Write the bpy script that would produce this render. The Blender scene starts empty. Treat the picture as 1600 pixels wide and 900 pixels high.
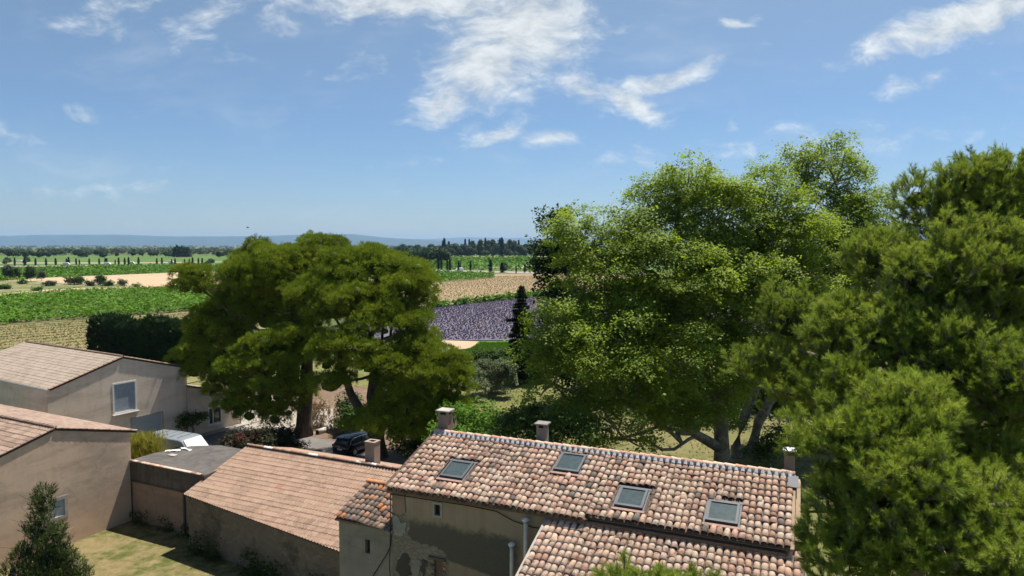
import bpy, math, random
import numpy as np
from mathutils import Vector, Matrix

sc = bpy.context.scene
COL = sc.collection
R = random.Random(7)
NR = np.random.RandomState(7)
rad = math.radians

# ------------------------------------------------------------------ camera
cam = bpy.data.objects.new("camera", bpy.data.cameras.new("camera"))
COL.objects.link(cam)
cam.location = (0, 0, 18)
cam.rotation_euler = (rad(90 - 3.593), 0, 0)
cam.data.lens = 24
cam.data.sensor_width = 36
cam.data.clip_start = 0.3
cam.data.clip_end = 90000
sc.camera = cam
sc.view_settings.view_transform = 'Standard'
sc.view_settings.look = 'None'
sc.view_settings.gamma = 1
sc.view_settings.exposure = 0.78
HAZE = 4.2e-5
sc.cycles.max_bounces = 6
sc.cycles.transparent_max_bounces = 6
sc.cycles.volume_bounces = 0
sc.cycles.use_adaptive_sampling = True
sc.cycles.use_denoising = True

# ------------------------------------------------------------------ sun
SUN_AZ, SUN_EL = rad(40), rad(66)
sun_dir = Vector((math.cos(SUN_EL) * math.sin(SUN_AZ), math.cos(SUN_EL) * math.cos(SUN_AZ), math.sin(SUN_EL)))
sl = bpy.data.lights.new("sun", 'SUN')
sl.energy = 4.9
sl.angle = rad(0.53)
sl.color = (1.0, 0.94, 0.85)
so = bpy.data.objects.new("sun", sl)
so.rotation_euler = sun_dir.to_track_quat('Z', 'Y').to_euler()
so.location = (30, 30, 60)
COL.objects.link(so)

# ------------------------------------------------------------------ node helper
class NT:
    def __init__(s, tree):
        s.t = tree
    def n(s, typ, props=None, **inp):
        nd = s.t.nodes.new(typ)
        for k, v in (props or {}).items():
            setattr(nd, k, v)
        for k, v in inp.items():
            key = int(k[1:]) if k[0] == 'i' and k[1:].isdigit() else k.replace('_', ' ')
            sock = nd.inputs[key]
            if hasattr(v, 'is_output') or isinstance(v, bpy.types.NodeSocket):
                s.t.links.new(v, sock)
            else:
                sock.default_value = v
        return nd
    def math(s, op, a, b=0.0, clamp=False):
        return s.n('ShaderNodeMath', {'operation': op, 'use_clamp': clamp}, i0=a, i1=b).outputs[0]
    def ramp(s, fac, stops, interp='LINEAR'):
        nd = s.t.nodes.new('ShaderNodeValToRGB')
        nd.color_ramp.interpolation = interp
        el = nd.color_ramp.elements
        while len(el) < len(stops):
            el.new(0.5)
        for e, (p, c) in zip(el, stops):
            e.position = p
            e.color = (c[0], c[1], c[2], 1) if len(c) == 3 else c
        s.t.links.new(fac, nd.inputs[0])
        return nd.outputs[0]
    def mix(s, fac, a, b, blend='MIX'):
        nd = s.t.nodes.new('ShaderNodeMix')
        nd.data_type = 'RGBA'
        nd.blend_type = blend
        for sock, v in ((nd.inputs[0], fac), (nd.inputs[6], a), (nd.inputs[7], b)):
            if isinstance(v, bpy.types.NodeSocket):
                s.t.links.new(v, sock)
            elif isinstance(v, tuple) and len(v) == 3:
                sock.default_value = (*v, 1)
            else:
                sock.default_value = v
        return nd.outputs[2]
    def mr(s, v, a, b, c=0.0, d=1.0, smooth=False):
        nd = s.t.nodes.new('ShaderNodeMapRange')
        if smooth:
            nd.interpolation_type = 'SMOOTHSTEP'
        s.t.links.new(v, nd.inputs[0])
        for i, x in zip((1, 2, 3, 4), (a, b, c, d)):
            nd.inputs[i].default_value = x
        return nd.outputs[0]

# ------------------------------------------------------------------ sky
w = bpy.data.worlds.new("World")
sc.world = w
w.use_nodes = True
w.node_tree.nodes.clear()
T = NT(w.node_tree)
sky = T.n('ShaderNodeTexSky', {'sky_type': 'NISHITA', 'sun_disc': False, 'sun_elevation': SUN_EL,
                               'sun_rotation': SUN_AZ, 'altitude': 100.0, 'air_density': 1.0,
                               'dust_density': 0.3, 'ozone_density': 1.6})
tc = T.n('ShaderNodeTexCoord')
sep = T.n('ShaderNodeSeparateXYZ', Vector=tc.outputs['Generated'])
yy = T.math('MAXIMUM', sep.outputs[1], 0.02)
ca = T.math('DIVIDE', sep.outputs[0], yy)
ce = T.math('DIVIDE', sep.outputs[2], yy)
pl = T.n('ShaderNodeCombineXYZ', X=ca, Y=ce)
warp = T.n('ShaderNodeTexNoise', Vector=pl.outputs[0], Scale=9.0, Detail=3.0)
wv = T.n('ShaderNodeVectorMath', {'operation': 'MULTIPLY_ADD'}, i0=warp.outputs['Color'], i1=(0.07, 0.05, 0), i2=pl.outputs[0])
wv2 = T.n('ShaderNodeVectorMath', {'operation': 'SUBTRACT'}, i0=wv.outputs[0], i1=(0.035, 0.025, 0))
# cirrus and broken cloud, each as (azimuth x, elevation y, half sizes, tilt, weight) in tangent units
CL = [(0.015, 0.315, .125, .085, .1, 1.15), (-0.12, 0.352, .26, .028, 0, 1.00), (-0.04, 0.255, .10, .065, .5, 1.10),
      (-0.10, 0.205, .065, .032, .6, 1.00), (0.07, 0.345, .06, .05, 0, 0.90), (0.01, 0.215, .035, .022, 0, 0.62),
      (-0.02, 0.160, .065, .018, .35, 0.80), (0.055, 0.158, .04, .016, .25, 0.85), (-0.06, 0.172, .03, .016, .3, 0.47),
      (0.10, 0.228, .06, .024, -.5, 0.90), (0.17, 0.210, .08, .022, -.42, 1.00), (0.215, 0.238, .09, .018, .2, 0.95),
      (0.28, 0.262, .06, .012, .15, 0.62), (0.22, 0.195, .05, .012, .1, 0.47), (0.66, 0.325, .20, .030, .30, 1.15),
      (0.57, 0.300, .12, .016, .22, 0.80), (0.315, 0.317, .03, .010, .1, 0.80), (0.345, 0.330, .022, .009, .2, 0.47),
      (0.31, 0.168, .022, .013, .5, 0.49), (0.58, 0.238, .08, .018, .2, 0.55), (0.45, 0.150, .26, .030, .12, 0.47),
      (0.18, 0.128, .10, .022, .2, 0.42), (-0.56, 0.345, .09, .03, .2, 0.55), (-0.42, 0.337, .06, .03, .3, 0.65), (-0.33, 0.325, .06, .025, .4, 0.53),
      (-0.60, 0.318, .07, .02, 0, 0.49), (-0.61, 0.190, .06, .012, 0, 0.43), (-0.53, 0.086, .10, .013, .03, 0.50),
      (-0.68, 0.075, .10, .018, 0, 0.37), (-0.72, 0.150, .10, .018, -.15, 0.39), (-0.15, 0.115, .09, .010, 0, 0.37),
      (-0.47, 0.300, .09, .03, -.3, 0.39), (-0.22, 0.262, .06, .02, .2, 0.43), (0.36, 0.085, .2, .03, .0, 0.32)]
acc = None
for cx, cy, rx, ry, rot, wt in CL:
    mp = T.n('ShaderNodeMapping', {'vector_type': 'TEXTURE'}, Vector=wv2.outputs[0],
             Location=(cx, cy, 0), Rotation=(0, 0, rot), Scale=(rx * 1.5, ry * 1.6, 1))
    ln = T.n('ShaderNodeVectorMath', {'operation': 'LENGTH'}, i0=mp.outputs[0])
    m = T.mr(ln.outputs['Value'], 0.0, 1.0, wt, 0.0, True)
    acc = m if acc is None else T.math('MAXIMUM', acc, m)
st = T.n('ShaderNodeMapping', Vector=wv2.outputs[0], Rotation=(0, 0, -.35), Scale=(1.0, 2.1, 1))
f1 = T.n('ShaderNodeTexNoise', Vector=st.outputs[0], Scale=17.0, Detail=9.0, Roughness=0.62)
f2 = T.n('ShaderNodeTexNoise', Vector=st.outputs[0], Scale=60.0, Detail=4.0, Roughness=0.6)
fb = T.math('ADD', T.math('MULTIPLY', f1.outputs[0], 1.0), T.math('MULTIPLY', f2.outputs[0], 0.28))
val = T.math('ADD', acc, T.math('MULTIPLY', T.math('SUBTRACT', fb, 0.64), 1.7))
alpha = T.mr(val, 0.15, 1.2, 0, .92, True)
veil = T.n('ShaderNodeTexNoise', Vector=T.n('ShaderNodeMapping', Vector=wv2.outputs[0], Rotation=(0, 0, -.15), Scale=(1, 3.0, 1)).outputs[0], Scale=4.0, Detail=6.0, Roughness=.6)
alpha = T.math('MAXIMUM', alpha, T.mr(veil.outputs[0], 0.48, 0.85, 0, 0.28, True))
front = T.mr(sep.outputs[1], 0.03, 0.25, 0, 1)
lowfade = T.mr(sep.outputs[2], 0.0, 0.05, 0, 1)
alpha = T.math('MULTIPLY', T.math('MULTIPLY', alpha, front), lowfade)
# round the rest of the sky the same thin broken cloud, from a plane overhead
zz = T.math('MAXIMUM', sep.outputs[2], 0.05)
dome = T.n('ShaderNodeCombineXYZ', X=T.math('DIVIDE', sep.outputs[0], zz), Y=T.math('DIVIDE', sep.outputs[1], zz))
bn = T.n('ShaderNodeTexNoise', Vector=dome.outputs[0], Scale=0.9, Detail=8.0, Roughness=.62)
back = T.math('MULTIPLY', T.mr(bn.outputs[0], 0.55, 0.8, 0, 0.7, True), T.math('SUBTRACT', 1.0, front))
alpha = T.math('ADD', alpha, T.math('MULTIPLY', back, lowfade))
shade = T.mr(f1.outputs[0], 0.35, 0.7, 5.8, 8.3)
ccol = T.n('ShaderNodeVectorMath', {'operation': 'SCALE'}, i0=(0.93, 0.98, 1.0), Scale=shade)
skyc = T.n('ShaderNodeHueSaturation', Hue=0.492, Saturation=1.12, Value=1.0, Color=sky.outputs[0])
tone = T.ramp(T.mr(sep.outputs[2], 0.0, 0.34), [(0.0, (.54, .67, .90)), (.5, (.74, .77, .89)), (1.0, (1.17, .95, .865))])
skym = T.mix(1.0, skyc.outputs[0], tone, 'MULTIPLY')
bgc = T.mix(alpha, skym, ccol.outputs[0])
bg = T.n('ShaderNodeBackground', Color=bgc, Strength=0.070)
out = T.n('ShaderNodeOutputWorld', Surface=bg.outputs[0])

# ------------------------------------------------------------------ object helpers
def link(o, parent=None):
    COL.objects.link(o)
    if parent is not None:
        o.parent = parent
    return o

def tag(o, label=None, cat=None, group=None, kind=None):
    if label: o['label'] = label
    if cat: o['category'] = cat
    if group: o['group'] = group
    if kind: o['kind'] = kind
    return o

def empty(name, loc=(0, 0, 0), rz=0.0):
    o = bpy.data.objects.new(name, None)
    o.location = loc
    o.rotation_euler = (0, 0, rz)
    o.empty_display_size = 0.3
    return link(o)

def copy_tree(o, parent=None):
    c = o.copy()
    link(c, parent)
    for ch in [x for x in COL.objects if x.parent == o]:
        copy_tree(ch, c)
    return c

def mesh_np(name, V, F, tint=None, mat=None, parent=None, smooth=False, mats=None, mi=None):
    V = np.ascontiguousarray(V, dtype=np.float32)
    F = np.ascontiguousarray(F, dtype=np.int32)
    me = bpy.data.meshes.new(name)
    k = F.shape[1]
    me.vertices.add(len(V))
    me.vertices.foreach_set('co', V.ravel())
    me.loops.add(F.size)
    me.loops.foreach_set('vertex_index', F.ravel())
    me.polygons.add(len(F))
    me.polygons.foreach_set('loop_start', np.arange(0, F.size, k, dtype=np.int32))
    try:
        me.polygons.foreach_set('loop_total', np.full(len(F), k, dtype=np.int32))
    except Exception:
        pass
    if tint is not None:
        a = me.attributes.new('tint', 'FLOAT', 'FACE')
        a.data.foreach_set('value', np.ascontiguousarray(tint, dtype=np.float32))
    for m in (mats or ([mat] if mat else [])):
        me.materials.append(m)
    if mi is not None:
        me.polygons.foreach_set('material_index', np.ascontiguousarray(mi, dtype=np.int32))
    if smooth:
        me.polygons.foreach_set('use_smooth', np.ones(len(F), dtype=bool))
    me.update(calc_edges=True)
    return link(bpy.data.objects.new(name, me), parent)

class MB:
    """collects polygons, makes one mesh object"""
    def __init__(s):
        s.v, s.f, s.t, s.m = [], [], [], []
    def add(s, vs, fs, tint=0.5, mi=0):
        b = len(s.v)
        s.v.extend([tuple(v) for v in vs])
        for f in fs:
            s.f.append(tuple(i + b for i in f))
            s.t.append(tint)
            s.m.append(mi)
    def box(s, c, size, M=None, tint=0.5, mi=0):
        x, y, z = size[0] / 2, size[1] / 2, size[2] / 2
        vs = [Vector((a, b, d)) for a in (-x, x) for b in (-y, y) for d in (-z, z)]
        if M is not None: vs = [M @ v for v in vs]
        vs = [v + Vector(c) for v in vs]
        s.add(vs, [(0, 1, 3, 2), (4, 6, 7, 5), (0, 4, 5, 1), (2, 3, 7, 6), (0, 2, 6, 4), (1, 5, 7, 3)], tint, mi)
    def tube(s, pts, rs, n=6, cap=True, tint=0.5, mi=0):
        pts = [Vector(p) for p in pts]
        if not hasattr(rs, '__len__'): rs = [rs] * len(pts)
        rings = []
        ref = Vector((0.3, 0.2, 1)).normalized()
        for i, p in enumerate(pts):
            d = (pts[min(i + 1, len(pts) - 1)] - pts[max(i - 1, 0)]).normalized()
            a = d.cross(ref)
            if a.length < 0.05: a = d.cross(Vector((1, 0, 0)))
            a.normalize()
            b = d.cross(a)
            rings.append([p + (a * math.cos(2 * math.pi * k / n) + b * math.sin(2 * math.pi * k / n)) * rs[i] for k in range(n)])
        vs = [v for r in rings for v in r]
        fs = []
        for i in range(len(pts) - 1):
            for k in range(n):
                k2 = (k + 1) % n
                fs.append((i * n + k, i * n + k2, (i + 1) * n + k2, (i + 1) * n + k))
        if cap:
            fs.append(tuple(range(n))[::-1])
            fs.append(tuple((len(pts) - 1) * n + k for k in range(n)))
        s.add(vs, fs, tint, mi)
    def build(s, name, mat=None, parent=None, smooth=False, mats=None):
        me = bpy.data.meshes.new(name)
        me.from_pydata(s.v, [], s.f)
        if len(set(s.t)) > 1 or True:
            a = me.attributes.new('tint', 'FLOAT', 'FACE')
            a.data.foreach_set('value', s.t)
        for m in (mats or [mat]):
            me.materials.append(m)
        if mats:
            me.polygons.foreach_set('material_index', s.m)
        if smooth:
            me.polygons.foreach_set('use_smooth', [True] * len(s.f))
        me.update()
        return link(bpy.data.objects.new(name, me), parent)

import bmesh
class Frame:
    def __init__(s, O, U, V):
        s.O, s.U, s.V = Vector(O), Vector(U).normalized(), Vector(V).normalized()
        s.N = s.U.cross(s.V).normalized()
    def p(s, a, b, c=0.0):
        return s.O + s.U * a + s.V * b + s.N * c

def slab(name, fr, loops, thick, mat, parent=None, mats=None):
    """a plate with holes: loops of (a, b) in the frame, first outer, then holes; front face at c=0, back at -thick"""
    bm = bmesh.new()
    edges = []
    rings = []
    for lp in loops:
        vs = [bm.verts.new(fr.p(a, b, 0)) for a, b in lp]
        rings.append(vs)
        for i in range(len(vs)):
            edges.append(bm.edges.new((vs[i], vs[(i + 1) % len(vs)])))
    bmesh.ops.triangle_fill(bm, use_beauty=True, use_dissolve=False, edges=edges, normal=fr.N)
    front = list(bm.faces)
    for f in front:
        f.normal_update()
        if f.normal.dot(fr.N) < 0: f.normal_flip()
    m = {}
    for vs in rings:
        for v in vs:
            m[v] = bm.verts.new(v.co - fr.N * thick)
    for f in front:
        try: bm.faces.new([m[v] for v in reversed(f.verts)])
        except Exception: pass
    for vs in rings:
        for i in range(len(vs)):
            a, b = vs[i], vs[(i + 1) % len(vs)]
            bm.faces.new((a, m[a], m[b], b))
    bmesh.ops.recalc_face_normals(bm, faces=bm.faces)
    me = bpy.data.meshes.new(name)
    bm.to_mesh(me)
    bm.free()
    me.materials.append(mat)
    return link(bpy.data.objects.new(name, me), parent)

def rect(a0, b0, a1, b1):
    return [(a0, b0), (a1, b0), (a1, b1), (a0, b1)]

# ------------------------------------------------------------------ materials
def new_mat(name):
    m = bpy.data.materials.new(name)
    m.use_nodes = True
    m.node_tree.nodes.clear()
    t = NT(m.node_tree)
    t.pos = t.n('ShaderNodeNewGeometry').outputs['Position']
    return m, t

def finish(t, color, rough=0.85, metal=0.0, bump=None, bstr=0.3, bdist=0.02, spec=0.3):
    b = t.n('ShaderNodeBsdfPrincipled', Roughness=rough, Metallic=metal)
    b.inputs['Specular IOR Level'].default_value = spec
    if isinstance(color, tuple): b.inputs['Base Color'].default_value = (*color[:3], 1)
    else: t.t.links.new(color, b.inputs['Base Color'])
    if bump is not None:
        bp = t.n('ShaderNodeBump', Strength=bstr, Distance=bdist, Height=bump)
        t.t.links.new(bp.outputs[0], b.inputs['Normal'])
    t.n('ShaderNodeOutputMaterial', Surface=b.outputs[0])

def simple(name, col, rough=0.6, metal=0.0, var=0.12, scale=3.0, spec=0.4):
    m, t = new_mat(name)
    ns = t.n('ShaderNodeTexNoise', Vector=t.pos, Scale=scale, Detail=5.0)
    c = t.mix(t.mr(ns.outputs[0], .3, .7), tuple(x * (1 - var) for x in col), tuple(min(1, x * (1 + var)) for x in col))
    finish(t, c, rough, metal, spec=spec)
    return m

def leaf_mat(name, dark, mid, light, transl=0.35, big=0.35, rough=0.6, spec=.1, var=.5, inst=False):
    """foliage: colour by leaf (tint) and by patches of the plant"""
    m, t = new_mat(name)
    at = t.n('ShaderNodeAttribute', {'attribute_name': 'tint'})
    ns = t.n('ShaderNodeTexNoise', Vector=t.pos, Scale=big, Detail=3.0)
    af_ = at.outputs['Fac']
    if inst:
        a2 = t.n('ShaderNodeAttribute', {'attribute_type': 'INSTANCER', 'attribute_name': 'ptint'})
        af_ = t.math('ADD', t.math('SUBTRACT', af_, .5), a2.outputs['Fac'])
    f = t.math('ADD', af_, t.math('MULTIPLY', t.math('SUBTRACT', ns.outputs[0], .5), var), True)
    c = t.ramp(f, [(0.0, dark), (0.5, mid), (1.0, light)])
    b = t.n('ShaderNodeBsdfPrincipled', Base_Color=c, Roughness=rough)
    b.inputs['Specular IOR Level'].default_value = spec
    tc_ = t.mix(0.5, c, (mid[0] * 1.5, mid[1] * 1.35, mid[2] * .6))
    tr = t.n('ShaderNodeBsdfTranslucent', Color=tc_)
    mx = t.n('ShaderNodeMixShader', Fac=transl, i1=b.outputs[0], i2=tr.outputs[0])
    t.n('ShaderNodeOutputMaterial', Surface=mx.outputs[0])
    return m

def stucco(name, base, stain, dirt, stain_amt=.5, streak=.4, bumpy=.25, low=None, seed=0.0, patch=0.25):
    m, t = new_mat(name)
    off = t.n('ShaderNodeVectorMath', {'operation': 'ADD'}, i0=t.pos, i1=(seed, seed * .7, 0)).outputs[0]
    big = t.n('ShaderNodeTexNoise', Vector=off, Scale=patch, Detail=6.0, Roughness=.62)
    mid = t.n('ShaderNodeTexNoise', Vector=off, Scale=1.7, Detail=7.0, Roughness=.65)
    fine = t.n('ShaderNodeTexNoise', Vector=off, Scale=22.0, Detail=4.0, Roughness=.7)
    mp = t.n('ShaderNodeMapping', Vector=off, Scale=(2.6, 2.6, .16))
    stk = t.n('ShaderNodeTexNoise', Vector=mp.outputs[0], Scale=1.0, Detail=6.0, Roughness=.6)
    c = t.mix(t.mr(big.outputs[0], .42, .58), base, stain)
    hb = t.n('ShaderNodeTexNoise', Vector=t.n('ShaderNodeMapping', Vector=off, Scale=(.25, .25, 1.1)).outputs[0], Scale=1.0, Detail=7.0, Roughness=.65)
    c = t.mix(t.mr(hb.outputs[0], .48, .62, 0, .6), c, tuple(x * .72 for x in stain))
    ck_ = t.n('ShaderNodeTexVoronoi', {'feature': 'DISTANCE_TO_EDGE'}, Vector=t.n('ShaderNodeVectorMath', {'operation': 'MULTIPLY_ADD'}, i0=mid.outputs['Color'], i1=(1.6, 1.6, 1.6), i2=off).outputs[0], Scale=.32)
    c = t.mix(t.math('MULTIPLY', t.mr(ck_.outputs['Distance'], .0, .012, .55, 0), t.mr(big.outputs[0], .4, .6)), c, tuple(x * .3 for x in stain))
    c = t.mix(t.math('MULTIPLY', t.mr(mid.outputs[0], .5, .78), stain_amt), c, dirt)
    c = t.mix(t.math('MULTIPLY', t.mr(stk.outputs[0], .48, .8), streak), c, dirt)
    c = t.mix(t.mr(fine.outputs[0], .25, .75, 0, .25), c, tuple(x * .55 for x in base))
    if low:
        sp = t.n('ShaderNodeSeparateXYZ', Vector=t.pos)
        h = t.math('ADD', sp.outputs[2], t.math('MULTIPLY', mid.outputs[0], 2.2))
        c = t.mix(t.mr(h, low[0], low[1], 0.75, 0.0), c, low[2])
    finish(t, c, .92, bump=t.math('ADD', mid.outputs[0], t.math('MULTIPLY', fine.outputs[0], .35)), bstr=bumpy, bdist=.03)
    return m

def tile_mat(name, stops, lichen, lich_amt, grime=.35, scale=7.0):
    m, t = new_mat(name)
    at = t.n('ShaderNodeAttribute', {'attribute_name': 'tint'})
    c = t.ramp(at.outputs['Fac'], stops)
    a = t.n('ShaderNodeTexNoise', Vector=t.pos, Scale=scale, Detail=6.0, Roughness=.7)
    b = t.n('ShaderNodeTexNoise', Vector=t.pos, Scale=.55, Detail=4.0, Roughness=.6)
    s = t.math('ADD', a.outputs[0], t.math('MULTIPLY', b.outputs[0], .5))
    c = t.mix(t.math('MULTIPLY', t.mr(s, .74, .95), grime), c, (.075, .058, .046))
    f = t.n('ShaderNodeTexNoise', Vector=t.pos, Scale=scale * 2.6, Detail=5.0, Roughness=.75)
    c = t.mix(t.math('MULTIPLY', t.mr(f.outputs[0], .55, .72), lich_amt), c, lichen)
    finish(t, c, .9, bump=f.outputs[0], bstr=.35, bdist=.01, spec=.2)
    return m

def ground_mat(name, c1, c2, c3, s1=.05, s2=.8, rows=None, bump=.3, thr=(.4, .6)):
    m, t = new_mat(name)
    c1, c2, c3 = [tuple(q * .86 for q in k) for k in (c1, c2, c3)]
    a = t.n('ShaderNodeTexNoise', Vector=t.pos, Scale=s1, Detail=7.0, Roughness=.62)
    b = t.n('ShaderNodeTexNoise', Vector=t.pos, Scale=s2, Detail=6.0, Roughness=.7)
    d = t.n('ShaderNodeTexNoise', Vector=t.pos, Scale=s2 * 9, Detail=3.0, Roughness=.7)
    c = t.mix(t.mr(a.outputs[0], *thr), c1, c2)
    c = t.mix(t.mr(b.outputs[0], .42, .68), c, c3)
    c = t.mix(t.mr(d.outputs[0], .3, .8, 0, .3), c, tuple(x * .45 for x in c1))
    if rows:
        mp = t.n('ShaderNodeMapping', Vector=t.pos, Rotation=(0, 0, -rows[0]))
        wv_ = t.n('ShaderNodeTexWave', {'bands_direction': 'Y'}, Vector=mp.outputs[0], Scale=.314 / rows[1], Distortion=rows[3], Detail=3.0, Detail_Scale=.6)
        c = t.mix(t.mr(wv_.outputs[0], .35, .75, 0, .7), c, rows[2])
    finish(t, c, .95, bump=b.outputs[0], bstr=bump, bdist=.08, spec=.1)
    return m

M = {}
M['stucco_far'] = stucco('cream_stucco', (.80, .67, .54), (.72, .60, .48), (.46, .39, .32), .25, .3, .15, seed=3)
M['stucco_near'] = stucco('weathered_stucco', (.68, .50, .36), (.50, .385, .29), (.30, .235, .18), .45, .25, .3, low=(1.6, 4.2, (.55, .37, .25)), seed=11)
M['wall_dark'] = stucco('stained_render', (.17, .13, .10), (.12, .10, .08), (.045, .04, .035), .7, .9, .4, seed=5)
M['wall_ochre'] = stucco('ochre_render', (.40, .26, .17), (.31, .22, .155), (.15, .12, .10), .65, .3, .3, seed=6, patch=.5)
M['plaster'] = stucco('old_beige_plaster', (.36, .26, .17), (.31, .24, .16), (.16, .125, .09), .45, .35, .3, seed=9, patch=.4)
M['plaster_grey'] = stucco('grey_lime_plaster', (.33, .29, .225), (.28, .25, .20), (.15, .13, .105), .5, .3, .4, seed=2, patch=.6)
M['plaster_pale'] = stucco('pale_lime_patch', (.38, .36, .29), (.33, .31, .26), (.2, .18, .15), .4, .2, .3, seed=1, patch=.8)
M['soot'] = stucco('sooty_plaster', (.085, .074, .056), (.062, .055, .043), (.14, .115, .08), .5, .35, .3, seed=4, patch=.5)

def rubble(name, c1, c2, mortar, scale=3.2):
    m, t = new_mat(name)
    wn = t.n('ShaderNodeTexNoise', Vector=t.pos, Scale=2.0, Detail=4.0)
    v = t.n('ShaderNodeVectorMath', {'operation': 'MULTIPLY_ADD'}, i0=wn.outputs['Color'], i1=(.35, .35, .35), i2=t.pos)
    mp = t.n('ShaderNodeMapping', Vector=v.outputs[0], Scale=(1, 1, 1.7))
    vo = t.n('ShaderNodeTexVoronoi', {'feature': 'F1'}, Vector=mp.outputs[0], Scale=scale)
    ve = t.n('ShaderNodeTexVoronoi', {'feature': 'DISTANCE_TO_EDGE'}, Vector=mp.outputs[0], Scale=scale)
    sp = t.n('ShaderNodeSeparateColor', Color=vo.outputs['Color'])
    c = t.mix(sp.outputs[0], c1, c2)
    edge = t.mr(ve.outputs[0], .02, .12)
    c = t.mix(edge, mortar, c)
    n2 = t.n('ShaderNodeTexNoise', Vector=t.pos, Scale=.55, Detail=7.0, Roughness=.65)
    c = t.mix(t.mr(n2.outputs[0], .45, .65, 0, .8), c, mortar)
    c = t.mix(t.mr(n2.outputs[0], .5, .36, 0, .6), c, (.045, .045, .03))
    n3 = t.n('ShaderNodeTexNoise', Vector=t.pos, Scale=9.0, Detail=4.0)
    finish(t, c, .95, bump=t.math('ADD', edge, n3.outputs[0]), bstr=.6, bdist=.05, spec=.15)
    return m
M['rubble_dark'] = rubble('rubble_stone_brown', (.15, .115, .08), (.26, .205, .145), (.19, .155, .11))
M['rubble_grey'] = rubble('rubble_stone_grey', (.22, .185, .13), (.34, .295, .22), (.25, .215, .155), 3.6)

def house_plaster():
    m, t = new_mat('farmhouse_plaster_with_damp')
    loc = t.n('ShaderNodeVectorMath', {'operation': 'SUBTRACT'}, i0=t.pos, i1=(-3.476, 30.437, 0)).outputs[0]
    s = t.n('ShaderNodeVectorMath', {'operation': 'DOT_PRODUCT'}, i0=loc, i1=(.9218, -.3878, 0)).outputs['Value']
    z = t.n('ShaderNodeSeparateXYZ', Vector=t.pos).outputs[2]
    ns = t.n('ShaderNodeTexNoise', Vector=t.pos, Scale=1.3, Detail=7.0, Roughness=.65)
    n = t.math('SUBTRACT', ns.outputs[0], .5)
    z2 = t.math('ADD', z, t.math('MULTIPLY', n, 1.3))
    s2 = t.math('ADD', s, t.math('MULTIPLY', n, 1.2))
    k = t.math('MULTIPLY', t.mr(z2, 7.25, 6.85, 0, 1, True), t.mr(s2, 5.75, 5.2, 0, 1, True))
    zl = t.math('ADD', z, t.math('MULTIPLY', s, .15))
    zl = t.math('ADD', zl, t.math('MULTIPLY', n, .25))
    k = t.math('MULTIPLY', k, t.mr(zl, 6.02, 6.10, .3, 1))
    st_ = t.n('ShaderNodeTexNoise', Vector=t.n('ShaderNodeMapping', Vector=t.pos, Scale=(3, 3, .25)).outputs[0], Scale=1.0, Detail=6.0)
    fine = t.n('ShaderNodeTexNoise', Vector=t.pos, Scale=16.0, Detail=5.0, Roughness=.7)
    c = t.mix(t.mr(ns.outputs[0], .35, .65), (.40, .29, .19), (.33, .25, .165))
    c = t.mix(t.mr(st_.outputs[0], .5, .8, 0, .6), c, (.20, .155, .105))
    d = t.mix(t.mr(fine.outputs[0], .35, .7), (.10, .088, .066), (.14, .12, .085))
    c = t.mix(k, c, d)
    finish(t, c, .92, bump=t.math('ADD', ns.outputs[0], t.math('MULTIPLY', fine.outputs[0], .3)), bstr=.3, bdist=.03)
    return m
M['house_plaster'] = house_plaster()
M['canal'] = tile_mat('old_canal_tile', [(0, (.14, .11, .09)), (.16, (.23, .185, .155)), (.3, (.48, .285, .20)), (.42, (.58, .39, .275)), (.55, (.62, .455, .335)), (.68, (.64, .505, .385)), (.8, (.60, .405, .31)), (.9, (.50, .30, .22)), (1, (.52, .24, .16))], (.13, .105, .08), .6, .8)
M['canal_orange'] = tile_mat('orange_canal_tile', [(0, (.12, .10, .085)), (.3, (.22, .17, .14)), (.5, (.38, .27, .2)), (.7, (.45, .2, .1)), (.85, (.52, .22, .09)), (1, (.34, .27, .21))], (.4, .17, .05), .55, .6)
M['channel'] = tile_mat('channel_tile', [(0, (.07, .05, .042)), (.5, (.14, .10, .08)), (1, (.2, .13, .1))], (.06, .05, .04), .5, .5)
M['romane'] = tile_mat('pink_roman_tile', [(0, (.25, .165, .12)), (.3, (.31, .21, .15)), (.7, (.345, .24, .175)), (.92, (.37, .27, .205)), (1, (.32, .145, .10))], (.30, .19, .14), .22, .45, 3.0)
M['romane_tan'] = tile_mat('tan_roman_tile', [(0, (.24, .165, .13)), (.5, (.29, .21, .165)), (1, (.33, .245, .195))], (.2, .15, .12), .35, .5, 3.0)
M['romane_pale'] = tile_mat('pale_roman_tile', [(0, (.29, .235, .19)), (.5, (.34, .28, .225)), (1, (.38, .315, .255))], (.34, .25, .2), .3, .3, 3.0)
M['romane_brown'] = tile_mat('weathered_roman_tile', [(0, (.19, .13, .10)), (.5, (.27, .19, .145)), (1, (.33, .24, .185))], (.2, .15, .12), .45, .5, 3.0)
M['mortar'] = simple('ridge_mortar', (.36, .37, .40), .9, var=.25, scale=8)
M['mortar_pink'] = simple('pink_mortar', (.30, .19, .15), .9, var=.2, scale=8)
M['white_tile'] = simple('lime_white_tile', (.72, .68, .62), .85)
M['frame_grey'] = simple('grey_metal_frame', (.065, .072, .08), .6, 0)
M['flash'] = simple('lead_flashing', (.11, .115, .13), .7, 0)
M['white'] = simple('white_paint', (.72, .72, .72), .5, var=.05)
M['shutter'] = simple('pale_blue_grey_shutter', (.34, .39, .45), .5, var=.08)
M['garage'] = simple('pale_grey_metal_door', (.38, .43, .44), .5, var=.05)
M['zinc'] = simple('zinc', (.45, .42, .4), .45, .4)
M['pipe_beige'] = simple('beige_pipe', (.36, .31, .26), .6)
M['flue'] = simple('stainless_flue', (.72, .62, .50), .6, 0)
M['cap'] = simple('galvanised_cap', (.75, .76, .78), .35, .4)
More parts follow.
